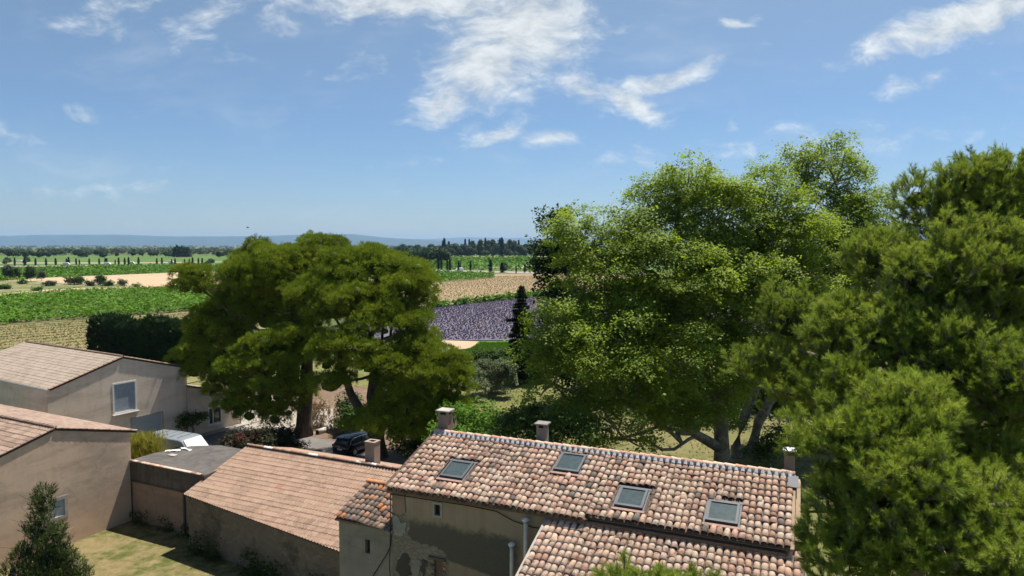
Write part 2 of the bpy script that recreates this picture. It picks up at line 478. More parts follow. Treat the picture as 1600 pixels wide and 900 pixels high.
M['cable'] = simple('black_cable', (.02, .02, .02), .6)
M['dark'] = simple('dark_interior', (.02, .018, .016), .8)
M['wood'] = simple('weathered_wood', (.16, .10, .07), .8, var=.3, scale=12)
M['concrete'] = stucco('pale_concrete', (.42, .39, .34), (.36, .33, .29), (.2, .18, .16), .5, .4, .2, seed=8, patch=1)
M['chimney'] = stucco('chimney_render', (.34, .26, .21), (.28, .22, .18), (.14, .11, .09), .5, .6, .3, seed=13, patch=1)
M['chimney_grey'] = stucco('grey_chimney_render', (.27, .24, .22), (.22, .2, .185), (.1, .09, .08), .5, .6, .3, seed=14, patch=1)
M['flatroof'] = ground_mat('flat_roof_screed', (.125, .115, .105), (.095, .09, .085), (.165, .15, .14), .4, 1.4, bump=.1)

def glassy(name, col, rough=.06):
    m, t = new_mat(name)
    finish(t, col, rough, 0.0, spec=.7)
    return m
M['glass'] = glassy('window_glass', (.03, .045, .05), .04)
M['glass_dirty'] = simple('dusty_glass', (.05, .07, .07), .18, 0, .18, 5, .6)
M['car_black'] = glassy('black_car_paint', (.008, .01, .022), .15)
M['car_silver'] = simple('silver_van_paint', (.27, .30, .32), .3, .3, .05)
M['maroon'] = leaf_mat('maroon_leaf', (.02, .012, .008), (.045, .018, .014), (.09, .025, .02), .15)
M['windscreen'] = simple('painted_glare_windscreen', (.62, .65, .67), .12, 0, .03, 3, .9)  # pale base colour paints the bright reflection on the glass
M['tyre'] = simple('tyre_rubber', (.02, .02, .02), .85)
M['rim'] = simple('alloy_rim', (.4, .42, .44), .35, .7)
M['lamp_red'] = simple('red_lamp_lens', (.3, .02, .02), .2)
M['lamp_clear'] = simple('clear_lamp_lens', (.6, .6, .62), .15)
M['trim'] = simple('black_plastic_trim', (.018, .018, .02), .6)
def bark_mat(name, c1, c2, sc_=(6, 6, 1.5), spot=None):
    m, t = new_mat(name)
    mp = t.n('ShaderNodeMapping', Vector=t.pos, Scale=sc_)
    a = t.n('ShaderNodeTexNoise', Vector=mp.outputs[0], Scale=1.0, Detail=7.0, Roughness=.7)
    c = t.mix(t.mr(a.outputs[0], .35, .65), c1, c2)
    if spot:
        v = t.n('ShaderNodeTexNoise', Vector=t.pos, Scale=1.6, Detail=2.0)
        c = t.mix(t.mr(v.outputs[0], .5, .56), c, spot)
    finish(t, c, .9, bump=a.outputs[0], bstr=.6, bdist=.06)
    return m
M['bark_pine'] = bark_mat('pine_bark', (.045, .032, .024), (.13, .10, .08))
M['bark_plane'] = bark_mat('plane_bark', (.11, .095, .07), (.20, .175, .13), (2, 2, 1.2), (.26, .235, .175))
M['bark_grey'] = bark_mat('grey_twig_bark', (.12, .10, .085), (.26, .23, .20), (8, 8, 4))
M['log'] = bark_mat('bleached_log', (.4, .36, .32), (.62, .58, .52), (4, 4, 4))
M['cone'] = bark_mat('pine_cone', (.03, .022, .018), (.09, .065, .05), (20, 20, 20))

M['leaf_plane'] = leaf_mat('plane_leaf', (.06, .11, .014), (.20, .29, .03), (.40, .48, .07), .52, spec=.25, inst=True)
M['leaf_pine'] = leaf_mat('pine_needle', (.04, .065, .008), (.165, .235, .018), (.41, .48, .045), .3, inst=True)
M['pine_inner_shade'] = leaf_mat('pine_shade_core', (.04, .065, .008), (.13, .175, .013), (.33, .37, .03), .1)  # for solid lumps that paint inner crown shade at low tint
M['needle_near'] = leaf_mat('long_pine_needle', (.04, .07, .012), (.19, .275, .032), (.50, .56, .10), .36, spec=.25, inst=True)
M['needle_inner_shade'] = leaf_mat('needle_shade_core', (.02, .035, .008), (.05, .08, .015), (.1, .14, .03), .1)  # darker needle colour for solid lumps, painting the shade inside crowns
M['leaf_spruce'] = leaf_mat('spruce_needle', (.014, .032, .010), (.055, .09, .022), (.14, .17, .04), .2)
M['leaf_dark'] = leaf_mat('dark_evergreen_leaf', (.010, .024, .008), (.024, .052, .013), (.045, .085, .022), .12)
M['leaf_cypress'] = leaf_mat('cypress_leaf', (.007, .016, .008), (.014, .03, .014), (.025, .045, .018), .1)
M['leaf_bright'] = leaf_mat('bright_shrub_leaf', (.03, .08, .008), (.085, .18, .018), (.14, .26, .03), .35)
M['leaf_olive'] = leaf_mat('olive_leaf', (.05, .075, .035), (.11, .145, .07), (.18, .22, .12), .2)
M['leaf_mid'] = leaf_mat('mixed_shrub_leaf', (.02, .05, .01), (.055, .10, .02), (.10, .16, .035), .3)
M['leaf_vine'] = leaf_mat('vine_leaf', (.025, .07, .006), (.075, .17, .010), (.15, .27, .02), .25, .05)
M['leaf_far'] = leaf_mat('distant_tree_leaf', (.018, .036, .014), (.038, .066, .022), (.065, .10, .032), .1, .02)
M['leaf_poplar'] = leaf_mat('poplar_leaf', (.03, .05, .022), (.06, .09, .038), (.09, .125, .055), .15, .05)
M['lavender'] = leaf_mat('lavender_flower', (.105, .09, .15), (.15, .13, .215), (.26, .24, .28), .1, .08)
M['leaf_yellow'] = leaf_mat('yellow_broom_stem', (.16, .17, .03), (.30, .30, .05), (.42, .38, .08), .3)
M['leaf_oleander'] = leaf_mat('oleander_leaf', (.012, .018, .008), (.03, .032, .014), (.05, .05, .02), .15)
M['flower_red'] = leaf_mat('crimson_flower', (.05, .006, .012), (.11, .010, .02), (.2, .02, .035), .15)
M['needle_brown'] = leaf_mat('dry_brown_needle', (.14, .09, .05), (.24, .16, .09), (.32, .23, .14), .2)
M['grass_leaf'] = leaf_mat('grass_blade', (.05, .09, .015), (.10, .15, .03), (.2, .2, .07), .25)
M['hay'] = leaf_mat('dry_hay', (.24, .17, .09), (.38, .29, .16), (.5, .4, .25), .1)

# ================================================================== GROUND AND FIELDS
def sheet(name, pts, mat, z, kind='structure'):
    me = bpy.data.meshes.new(name)
    me.from_pydata([(p[0], p[1], z) for p in pts], [], [tuple(range(len(pts)))])
    me.materials.append(mat)
    me.update()
    if me.polygons[0].normal.z < 0: me.flip_normals()
    return tag(link(bpy.data.objects.new(name, me)), kind=kind)

plain = ground_mat('distant_plain', (.10, .13, .04), (.22, .19, .11), (.07, .10, .035), .0035, .06, bump=0, thr=(.46, .54))
n = 64
sheet('ground', [(26000 * math.cos(2 * math.pi * k / n), 26000 * math.sin(2 * math.pi * k / n)) for k in range(n)], plain, -0.06)
GM = {
 'mown': ground_mat('mown_hay_ground', (.22, .20, .085), (.16, .175, .06), (.26, .22, .12), .06, .5),
 'soil': ground_mat('vineyard_soil', (.13, .14, .05), (.08, .12, .025), (.20, .16, .10), .05, .6),
 'wheat': ground_mat('cut_wheat_field', (.50, .37, .24), (.45, .335, .215), (.54, .41, .27), .02, .12, bump=.1),
 'scrub': ground_mat('scrub_ground', (.14, .18, .05), (.36, .29, .18), (.10, .14, .04), .06, .3),
 'green': ground_mat('distant_vineyard_green', (.085, .16, .022), (.10, .19, .03), (.07, .13, .02), .01, .2, bump=0),
 'green2': ground_mat('distant_field_green', (.10, .17, .04), (.13, .20, .06), (.08, .14, .03), .006, .05, bump=0),
 'strip': ground_mat('pale_field_strip', (.38, .31, .22), (.32, .27, .18), (.42, .35, .25), .01, .05, bump=0),
 'lavsoil': ground_mat('lavender_soil', (.125, .11, .155), (.14, .125, .165), (.175, .16, .18), .08, .5),
 'stubble': ground_mat('lavender_stubble', (.36, .27, .16), (.32, .25, .145), (.28, .22, .12), .03, .3, rows=None),
 'road': ground_mat('country_road', (.34, .31, .27), (.38, .34, .29), (.30, .27, .23), .05, .5, bump=0),
 'lawn': ground_mat('dry_lawn', (.17, .175, .055), (.10, .13, .03), (.24, .21, .09), .12, .7),
 'lawn2': ground_mat('shady_lawn', (.18, .17, .07), (.11, .13, .04), (.24, .205, .10), .1, .6),
 'yard': ground_mat('patchy_yard_grass', (.21, .165, .075), (.08, .10, .022), (.27, .21, .11), .38, 1.4, thr=(.42, .56)),
 'earth': ground_mat('brown_needle_earth', (.20, .135, .09), (.27, .20, .145), (.14, .09, .06), .3, 1.5),
 'gravel': ground_mat('pale_gravel', (.38, .335, .28), (.31, .27, .225), (.43, .385, .33), .3, 2.0),
 'asphalt': ground_mat('courtyard_asphalt', (.19, .175, .165), (.235, .22, .205), (.155, .145, .135), .25, 1.2, bump=.1),
 'meadow': ground_mat('bright_meadow', (.075, .19, .015), (.10, .22, .02), (.06, .15, .012), .1, .8),
}
Z_ = 0.0
FIELDS = [
 ('garden_ground', 'lawn', [(-60, 2), (120, 2), (150, 110), (60, 118), (-60, 100)]),
 ('field', 'green2', [(-1929.374, 895.694, 0), (-381.68, 895.694, 0), (1845.488, 895.694, 0), (2645.2, 1284.318, 0), (-2765.436, 1284.318, 0)]),
 ('field', 'strip', [(-1502.954, 802.275, 0), (-580.271, 837.206, 0), (-491.876, 875.312, 0), (-484.915, 908.385, 0), (-612.213, 883.353, 0), (-1639.587, 875.312, 0)]),
 ('field', 'green2', [(-1257.016, 583.165, 0), (-269.053, 631.058, 0), (-173.14, 770.139, 0), (-227.816, 1013.698, 0), (-431.902, 1013.698, 0), (-1714.113, 795.635, 0)]),
 ('field', 'strip', [(-1008.976, 673.056, 0), (-378.366, 673.056, 0), (-277.468, 740.475, 0), (-288.567, 770.139, 0), (-400.788, 713.008, 0), (-1060.909, 707.757, 0)]),
 ('field', 'green2', [(-103.06, 457.958, 0), (-46.245, 493.273, 0), (131.967, 469.156, 0), (991.95, 480.913, 0), (2334, 1133.089, 0), (-254.618, 1133.089, 0)]),
 ('field', 'strip', [(-137.976, 1052.516, 0), (591.326, 1052.516, 0), (636.545, 1133.089, 0), (-148.527, 1133.089, 0)]),
 ('field', 'strip', [(-28.341, 549.776, 0), (10.02, 534.473, 0), (73.117, 519.998, 0), (93.287, 663.757, 0), (24.047, 641.594, 0), (0, 583.165, 0)]),
 ('field', 'green', [(-376.86, 286.657, 0), (-258.155, 376.943, 0), (-222.297, 447.282, 0), (-162.573, 542.017, 0), (-192.378, 641.594, 0), (-289.66, 583.165, 0), (-350.548, 542.017, 0), (-615.845, 469.156, 0)]),
 ('lavender_field', 'lavsoil', [(-615.845, 469.156, 0), (-351.538, 543.551, 0), (-368.179, 569.335, 0), (-682.422, 519.998, 0)]),
 ('road', 'road', [(-846.969, 531.514, 0), (-372.589, 576.167, 0), (-257.245, 603.313, 0), (-153.028, 583.165, 0), (-53.438, 474.962, 0), (24.047, 427.353, 0), (221.488, 337.146, 0), (238.204, 362.676, 0), (25.402, 451.492, 0), (-56.361, 500.998, 0), (-160.826, 612.938, 0), (-268.174, 628.992, 0), (-388.889, 601.424, 0), (-901.773, 565.979, 0)]),
 ('field', 'wheat', [(-198.816, 150.694, 0), (-173.836, 231.18, 0), (-139.244, 282.425, 0), (-88.595, 337.146, 0), (-148.527, 565.979, 0), (-222.297, 447.282, 0), (-258.155, 376.943, 0), (-376.86, 286.657, 0)]),
 ('scrub_ground', 'scrub', [(-235.978, 179.073, 0), (-187.381, 249.282, 0), (-190.66, 274.323, 0), (-180.355, 286.657, 0), (-159.86, 291.017, 0), (-180.355, 314.964, 0), (-207.408, 320.232, 0), (-252.496, 349.447, 0), (-365.937, 278.315, 0)]),
 ('vineyard_ground', 'soil', [(-135.025, 101.981, 0), (-114.511, 151.899, 0), (-101.94, 166.537, 0), (-87.551, 186.071, 0), (-59.411, 225.714, 0), (-87.068, 331.313, 0), (-140.276, 284.525, 0), (-170.606, 259.434, 0), (-175.956, 234.013, 0), (-201.997, 153.124, 0)]),
 ('hay_field', 'mown', [(-97.665, 68.479, 0), (-42.387, 87.726, 0), (-33.625, 107.806, 0), (-62.191, 220.499, 0), (-87.128, 185.167, 0), (-101.498, 165.811, 0), (-114.058, 151.294, 0), (-134.307, 101.432, 0)]),
 ('vineyard_ground', 'soil', [(-66.592, 295.512, 0), (-34.205, 331.313, 0), (-9.902, 376.943, 0), (-11.222, 427.353, 0), (-48.388, 469.156, 0), (-105.573, 469.156, 0)]),
 ('stubble_field', 'stubble', [(-40.453, 179.073, 0), (-21.105, 203.994, 0), (-4.294, 228.414, 0), (191.867, 409.119, 0), (209.715, 447.282, 0), (60.118, 427.353, 0), (-11.099, 422.644, 0), (-9.806, 373.272, 0), (-33.913, 328.472, 0), (-65.583, 291.017, 0)]),
 ('lavender_field', 'lavsoil', [(-40.079, 163.671, 0), (-20.774, 200.773, 0), (-4.219, 224.387, 0), (184.035, 392.374, 0), (65.823, 139.612, 0), (12.104, 128.277, 0), (-11.499, 128.277, 0), (-31.899, 130.038, 0)]),
 ('garden_lawn', 'lawn', [(-10.704, 56.086, 0), (-21.053, 73.896, 0), (-28.531, 107.806, 0), (-10.672, 112.963, 0), (11.488, 121.683, 0), (78.987, 139.612, 0), (91.424, 87.726, 0), (30.275, 45.109, 0)]),
 ('dirt_track', 'wheat', [(-31.899, 130.038, 0), (-11.461, 127.844, 0), (-6.211, 126.563, 0), (-6.989, 119.381, 0), (-8.299, 117.163, 0), (-17.075, 112.963, 0), (-28.419, 115.729, 0)]),
 ('meadow', 'meadow', [(-7.148, 116.441, 0), (-6.227, 126.902, 0), (12.072, 127.931, 0), (9.645, 101.981, 0), (-11.083, 106.589, 0)]),
 ('lawn', 'lawn2', [(2.989, 52.134, 0), (8.227, 66.525, 0), (31.58, 73.896, 0), (34.137, 59.695, 0), (25.95, 45.109, 0), (12.975, 45.109, 0)]),
 ('bare_earth', 'earth', [(-21.051, 59.695, 0), (-25.965, 73.896, 0), (-24.934, 87.726, 0), (-12.712, 83.811, 0), (-5.875, 61.677, 0), (-5.052, 52.88, 0), (-12.125, 52.88, 0)]),
 ('gravel_drive', 'gravel', [(-29.374, 61.677, 0), (-27.149, 67.003, 0), (-29.474, 73.896, 0), (-33.91, 87.726, 0), (-30.482, 89.394, 0), (-25.965, 73.896, 0), (-19.65, 73.896, 0), (-17.719, 66.525, 0), (-22.466, 65.589, 0), (-23.499, 61.677, 0)]),
 ('courtyard', 'asphalt', [(-38.186, 61.677, 0), (-29.656, 63.574, 0), (-26.99, 66.288, 0), (-23.797, 65.82, 0), (-11.167, 58.565, 0), (-9.568, 50.015, 0), (-21.625, 45.109, 0), (-32.838, 52.88, 0)]),
 ('gravel_patch', 'gravel', [(-12.546, 54.759, 0), (-11.167, 58.565, 0), (-8.934, 58.565, 0), (-7.76, 56.086, 0), (-7.654, 50.015, 0), (-11.185, 48.693, 0)]),
 ('yard_lawn', 'yard', [(-36, 18), (-5, 18), (-5, 33), (-8.6, 33), (-19, 40.2), (-24.9, 44.5), (-30, 34)]),
]
for i, (nm, mt, pts) in enumerate(FIELDS):
    sheet(nm, pts, GM[mt], -0.05 + 0.006 * i)

# hills far off
def hill(name, prof, dist, depth, col):
    vs, fs = [], []
    prof = np.array(prof)
    xs = np.linspace(prof[0, 0], prof[-1, 0], 160)
    hs = np.interp(xs, prof[:, 0], prof[:, 1])
    rows = [(0, 0), (.25, .38), (.5, .66), (.75, .9), (1.0, 1.0), (1.6, .7), (2.4, 0)]
    for j, (q, hh) in enumerate(rows):
        for k, (x, h) in enumerate(zip(xs, hs)):
            rr = NR.uniform(-1, 1)
            gull = 1 + (.12 * math.sin(k * .9 + j) + .1 * rr) * (1 if 0 < j < 4 else 0) + (0.012 * rr if j == 4 else 0)
            d = dist + depth * q
            vs.append((x * d, d, h * dist * (d / dist if j <= 4 else 1) * hh * .97 * gull + 18 * (hh > 0)))
    W = len(xs)
    for j in range(len(rows) - 1):
        for k in range(W - 1):
            a = j * W + k
            fs.append((a, a + 1, a + W + 1, a + W))
    m, t = new_mat(name + '_forest')
    ns = t.n('ShaderNodeTexNoise', Vector=t.pos, Scale=.002, Detail=6.0)
    finish(t, t.mix(ns.outputs[0], col, tuple(c * 1.7 for c in col)), .95)
    o = mesh_np(name, vs, fs, mat=m, smooth=True)
    tag(o, kind='structure')
hill('hills', [(-1.3, .014), (-1.0, .011), (-.75, .0135), (-.69, .0155), (-.62, .0158), (-.57, .0158), (-.52, .0138), (-.49, .013), (-.45, .0133), (-.40, .0132), (-.36, .0138),
               (-.33, .0150), (-.28, .0155), (-.24, .0165), (-.215, .0148), (-.19, .0118), (-.17, .0102), (-.14, .0090), (-.10, .006), (-.05, .002), (0, .0)], 15000, 2200, (.02, .04, .03))
hill('hills', [(-.3, .003), (-.2, .0085), (-.15, .0088), (-.11, .0095), (-.07, .0118), (-.03, .0112), (0, .0108), (.04, .0098), (.1, .0082), (.3, .007), (.6, .006), (1.2, .004)], 21000, 3000, (.03, .05, .035))

# ================================================================== ROOFS
def roman_roof(name, fr, s0, s1, t0, tmax, mat, parent, pitch=.133, expo=.36, amp=.022, step=.028, tint=(.2, .8), per=2, seg=5, spots=.03, tmin=None, slabth=.12):
    """interlocking roman tiles as real waves and steps; s along the eave, t down the slope"""
    nc = int(round((s1 - s0) / pitch))
    N = nc * seg
    ss = np.linspace(s0, s1, N + 1)
    ph = (np.arange(N + 1) % seg) / seg * 2 * np.pi
    wav = amp * np.where(np.cos(ph) > -.2, np.cos(ph), -.2 - .3 * (-.2 - np.cos(ph)))
    tm = np.array([tmax(s) if callable(tmax) else tmax for s in ss])
    tn = np.array([tmin(s) if callable(tmin) else t0 for s in ss])
    nr = int(math.ceil((tm.max() - t0) / expo))
    Vs, Fs, Ti = [], [], []
    O, U, V, Nn = [np.array(x) for x in (fr.O, fr.U, fr.V, fr.N)]
    base = 0
    rt = {}
    for r in range(nr):
        a = t0 + r * expo
        ta = np.clip(np.full(N + 1, a), tn, tm)
        tb = np.clip(np.full(N + 1, a + expo), tn, tm)
        jit = NR.uniform(-.006, .006)
        ha = wav + 0 * ss
        hb = wav + step
        hc = wav - .004
        P = []
        for tt, hh in ((ta, ha), (tb, hb), (tb, hc)):
            P.append(O[None] + ss[:, None] * U[None] + tt[:, None] * V[None] + (hh + jit)[:, None] * Nn[None])
        Vs.extend(P)
        idx = np.arange(N)
        ok = (tb[:-1] - ta[:-1] > .01) | (tb[1:] - ta[1:] > .01)
        tints = np.zeros(N)
        for c in range(0, nc, per):
            tv = R.uniform(*tint)
            if R.random() < spots: tv = R.uniform(.93, 1)
            tints[c * seg:(c + per) * seg] = tv
        for q in (0, 1):
            b = base + q * (N + 1)
            F = np.stack([b + idx, b + idx + 1, b + idx + 1 + (N + 1), b + idx + (N + 1)], 1)[ok]
            Fs.append(F[:, ::-1])
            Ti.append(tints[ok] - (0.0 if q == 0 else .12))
        base += 3 * (N + 1)
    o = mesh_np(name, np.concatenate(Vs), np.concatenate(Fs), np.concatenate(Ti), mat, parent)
    o.data.polygons.foreach_set('use_smooth', np.zeros(len(o.data.polygons), dtype=bool))
    tag(o, kind='stuff')
    return o

def deck(name, fr, loop, c, th, mat, parent):
    f2 = Frame(fr.p(0, 0, c), fr.U, fr.V); f2.N = fr.N.copy()
    return slab(name, f2, [loop], th, mat, parent)

def cover_tile(L=.47, r0=.092, r1=.116, n=7, th=.014, tint=.5, bend=0.0):
    """one canal tile, hump up; origin at its lower end, running up the slope (-t); returned in (s, t, c)"""
    vs, fs = [], []
    for (t, r, h) in ((0, r1, .03), (-L, r0, .0)):
        for k in range(n):
            a = math.pi * k / (n - 1)
            vs.append((-math.cos(a) * r, t, math.sin(a) * r * .70 + h))
    for k in range(n):
        a = math.pi * k / (n - 1)
        vs.append((-math.cos(a) * (r1 - th), 0, math.sin(a) * (r1 - th) * .70 + .03))
    for k in range(n):
        a = math.pi * k / (n - 1)
        vs.append((-math.cos(a) * (r1 - th), -.12, math.sin(a) * (r1 - th) * .70 + .02))
    for k in range(n - 1):
        fs.append((k, k + 1, n + k + 1, n + k))
        fs.append((k + 1, k, 2 * n + k, 2 * n + k + 1))
        fs.append((2 * n + k + 1, 2 * n + k, 3 * n + k, 3 * n + k + 1))
    return vs, fs

def canal_roof(parent, fr, places, mat, tints, limit=300, name='tile', camp=(0, 0, 18), nvar=24):
    """places: (s, t lower end, rot, lift, scale). The nearest are parts, the rest one part."""
    vs0, fs0 = cover_tile()
    protos = []
    Mx = Matrix((( fr.U.x, fr.V.x, fr.N.x), (fr.U.y, fr.V.y, fr.N.y), (fr.U.z, fr.V.z, fr.N.z)))
    for k in range(nvar):
        me = bpy.data.meshes.new(name)
        me.from_pydata(vs0, [], fs0)
        a = me.attributes.new('tint', 'FLOAT', 'FACE')
        a.data.foreach_set('value', [tints[k % len(tints)]] * len(fs0))
        me.materials.append(mat)
        me.polygons.foreach_set('use_smooth', [i % 3 == 0 for i in range(len(fs0))])
        me.update()
        protos.append(me)
    cv = Vector(camp)
    places = sorted(places, key=lambda q: (fr.p(q[0], q[1]) - cv).length)
    rest = MB()
    for i, (s, t, rot, lift, scl) in enumerate(places):
        Rm = Matrix.Rotation(rot, 3, 'Z')
        k = R.randrange(nvar)
        if i < limit:
            o = bpy.data.objects.new(name, protos[k])
            m4 = (Mx @ Rm).to_4x4()
            m4.translation = fr.p(s, t, lift)
            o.matrix_local = m4 @ Matrix.Diagonal((scl, 1, 1, 1))
            link(o, parent)
        else:
            rest.add([fr.p(s + (Rm @ Vector((v[0] * scl, v[1], v[2]))).x, t + (Rm @ Vector((v[0] * scl, v[1], v[2]))).y, v[2] + lift) for v in vs0], fs0, tints[k % len(tints)])
    if len(places) > limit:
        tag(rest.build('farther_tiles', mat, parent, smooth=True), kind='stuff')

def channels(parent, fr, cols, t0, t1, mat, r=.1, holes=()):
    mb = MB()
    for s in cols:
        segs = 6
        y = t0
        while y < t1 - .05:
            y2 = min(y + .365, t1)
            ok = not any(a - .02 < s < b + .02 and y2 > c and y < d for a, b, c, d in holes)
            if ok:
                vs = []
                for (tt, h) in ((y, 0.0), (y2, .018)):
                    for k in range(segs):
                        a = math.pi * k / (segs - 1)
                        vs.append(fr.p(s - math.cos(a) * r, tt, .075 - math.sin(a) * r * .75 + h))
                mb.add(vs, [(k, segs + k, segs + k + 1, k + 1) for k in range(segs - 1)], R.random())
            y = y2
    tag(mb.build('channel_tiles', mat, parent), kind='stuff')

# ------------------------------------------------------------------ the old farmhouse with canal tiles
HO = Vector((-3.476, 30.437, 9.5))
HU = Vector((.9218, -.3878, 0))
HV2 = Vector((-.3878, -.9217, 0))
SL = .295
HV = (HV2 + Vector((0, 0, -SL))).normalized()
ck = math.sqrt(1 + SL * SL)          # slope length per metre of plan
house = empty('farmhouse', (0, 0, 0))
tag(house, 'long old farmhouse with mottled canal tile roof and four roof windows', 'house')
hf = Frame(HO, HU, HV)
if hf.N.z < 0: hf.N = -hf.N
SKY = [(1.85, 2.88, 1.88, 2.95), (6.22, 7.26, .42, 1.58), (9.08, 10.1, 2.06, 3.12), (12.26, 13.32, 2.12, 3.2)]
holes = [(a - .05, b + .05, c * ck - .06, d * ck + .10) for a, b, c, d in SKY]
SP, EX = .236, .352
tl = [R.random() ** 1.0 for _ in range(60)]
tl = [0.12, .24, .33, .38, .43, .46, .5, .53, .55, .57, .6, .63, .47, .44, .76, .8, .84, .28, .88, .5, .62, .45, .92, .54]
def eave_w(s): return 4.03 if s < 8.3 else 3.80
def place_tiles(s0, s1, tup, tdown, holes=(), jit=1.0):
    out_ = []
    nc = int(round((s1 - s0) / SP))
    for c in range(nc):
        s = s0 + (c + .5) * (s1 - s0) / nc
        te = tdown(s) * ck
        drift = R.uniform(-.05, .05)
        k = 0
        while True:
            t = te - k * EX
            if t < tup + .12: break
            tt = t + (drift + R.uniform(-.02, .02)) * (1 if k else .4)
            if not any(a - .06 < s < b + .06 and tt > c_ + .02 and tt - .36 < d_ for a, b, c_, d_ in holes):
                slip = R.uniform(.04, .12) if R.random() < .03 and k else 0
                out_.append((s + R.uniform(-.014, .014) * jit, tt + slip, R.gauss(0, .035) * jit + (R.uniform(-.12, .12) if slip else 0), R.uniform(0, .014) * jit + .012 + .016 * math.sin(s * .9 + 1) * math.sin(tt * 1.3) + .008 * math.sin(s * 2.7), R.uniform(.93, 1.06)))
            k += 1
    return out_
pl_ = place_tiles(0.0, 15.0, .0, eave_w, holes)
canal_roof(house, hf, pl_, M['canal'], tl)
nc = int(round(15.0 / SP))
channels(house, hf, [c * 15.0 / nc for c in range(nc + 1)], 0.02, 3.9 * ck - .05, M['channel'], holes=[(a, b, c + .1, d) for a, b, c, d in holes])
dk = deck('roof_deck', hf, [(0.02, 0), (14.95, 0), (14.95, 3.74 * ck), (8.3, 3.74 * ck), (8.3, 3.93 * ck), (0.02, 3.93 * ck)], -.03, .1, M['wood'], house)
# far slope behind the ridge
back = Frame(HO, HU, (-HV2 + Vector((0, 0, -SL))).normalized())
if back.N.z < 0: back.N = -back.N
roman_roof('back_slope', back, 0, 15, 0.05, 4.2 * ck, M['romane_brown'], house, pitch=.24, amp=.06)
deck('back_deck', back, rect(0.02, 0, 14.98, 4.2 * ck), -.06, .1, M['wood'], house)
# ridge: mortar bed with bumps, then ridge tiles
mb = MB()
mb.box(HO + HU * 7.5 + Vector((0, 0, .07)), (15.0, .26, .12), Matrix.Rotation(math.atan2(HU.y, HU.x), 3, 'Z'))
for c in range(nc):
    s = (c + .5) * 15.0 / nc
    q = hf.p(s, .1, .03)
    mb.tube([q + HV * .09 + hf.N * .035, q - HV * .08 + hf.N * .09], [.075, .085], 7)
tag(mb.build('ridge_mortar', M['mortar'], house, smooth=False), kind='stuff')
def ridge_tiles(parent, A, B, mat, tints, L=.46, r=.125, whites=None, name='ridge_tile', lift=.10):
    A, B = Vector(A), Vector(B)
    d = (B - A)
    Lt = d.length
    d.normalize()
    side = Vector((d.y, -d.x, 0)).normalized()
    up = side.cross(d).normalized()
    if up.z < 0: up = -up
    n_ = int(round(Lt / (L * .88)))
    for k in range(n_):
        mb = MB()
        p0 = A + d * (Lt * k / n_)
        p1 = p0 + d * L
        vs = []
        N7 = 8
        for (p, rr, h) in ((p0, r * 1.07, .022), (p1, r * .92, 0.0), (p0, r * .95, .022)):
            for q in range(N7):
                a = math.pi * q / (N7 - 1)
                vs.append(p + side * (-math.cos(a) * rr) + up * (math.sin(a) * rr * .8 + h + lift + R.uniform(-.003, .003)))
        fs = [(q, N7 + q, N7 + q + 1, q + 1) for q in range(N7 - 1)] + [(q, q + 1, 2 * N7 + q + 1, 2 * N7 + q) for q in range(N7 - 1)]
        mb.add(vs, fs, R.choice(tints))
        mm = mat
        if whites and k in whites: mm = M['white_tile']
        mb.build(name, mm, parent, smooth=False)
ridge_tiles(house, HO, HO + HU * 15.0, M['canal'], [.3, .35, .42, .5, .55, .6, .8, .85, .97, .33])
# mortared verge at the right end, with grey flashing
mb = MB(); mb.box(hf.p(15.02, 2.0, .0), (.12, 4.1, .10), Matrix((hf.U, hf.V, hf.N)).transposed()); mb.build('verge_mortar', M['plaster'], house)
mb = MB(); mb.box(hf.p(15.0, .5, .13), (.34, .7, .02), Matrix((hf.U, hf.V, hf.N)).transposed()); mb.build('flashing', M['flash'], house)
# roof windows
HM3 = Matrix((hf.U, hf.V, hf.N)).transposed()
for (a, b, c, d) in SKY:
    c, d = c * ck, d * ck
    fm = Frame(hf.p(0, 0, .155), hf.U, hf.V); fm.N = hf.N.copy()
    wdw = slab('roof_window', Frame(hf.p(0, 0, .15), hf.U, -hf.V) if Frame(hf.O, hf.U, hf.V).N.z < 0 else fm, [rect(a, -d, b, -c), rect(a + .09, -d + .11, b - .09, -c - .09)] if Frame(hf.O, hf.U, hf.V).N.z < 0 else [rect(a, c, b, d), rect(a + .09, c + .09, b - .09, d - .11)], .12, M['frame_grey'], house)
    mb = MB(); mb.box(hf.p((a + b) / 2, (c + d) / 2, .105), (b - a - .12, d - c - .14, .02), HM3); mb.build('pane', M['glass_dirty'], wdw)
    mb = MB()
    mb.box(hf.p(a - .035, (c + d) / 2, .06), (.06, d - c + .16, .03), HM3)
    mb.box(hf.p(b + .035, (c + d) / 2, .06), (.06, d - c + .16, .03), HM3)
    mb.box(hf.p((a + b) / 2, c - .07, .075), (b - a + .2, .1, .03), HM3)
    mb.build('flashing', M['flash'], wdw)
    mb = MB(); mb.box(hf.p((a + b) / 2, d + .12, .05), (b - a + .16, .12, .05), HM3); mb.build('mortar_bed', M['mortar_pink'], wdw)
# walls
FW = 3.66
def hp(s, w, z): return HO + HU * s + HV2 * w + Vector((0, 0, z - 9.5))
def hz(w): return 9.5 - SL * w
fac = Frame(hp(0, FW, 0), HU, (0, 0, 1))
if fac.N.dot(HV2) < 0: fac.N = -fac.N
topz = hz(FW) - .14
slab('wall', fac, [[(.05, 0), (14.9, 0), (14.9, topz), (.05, topz)],
                   rect(2.0, 7.38, 2.3, 7.86), rect(1.98, 4.7, 2.36, 5.62)], .45, M['rubble_grey'], house)
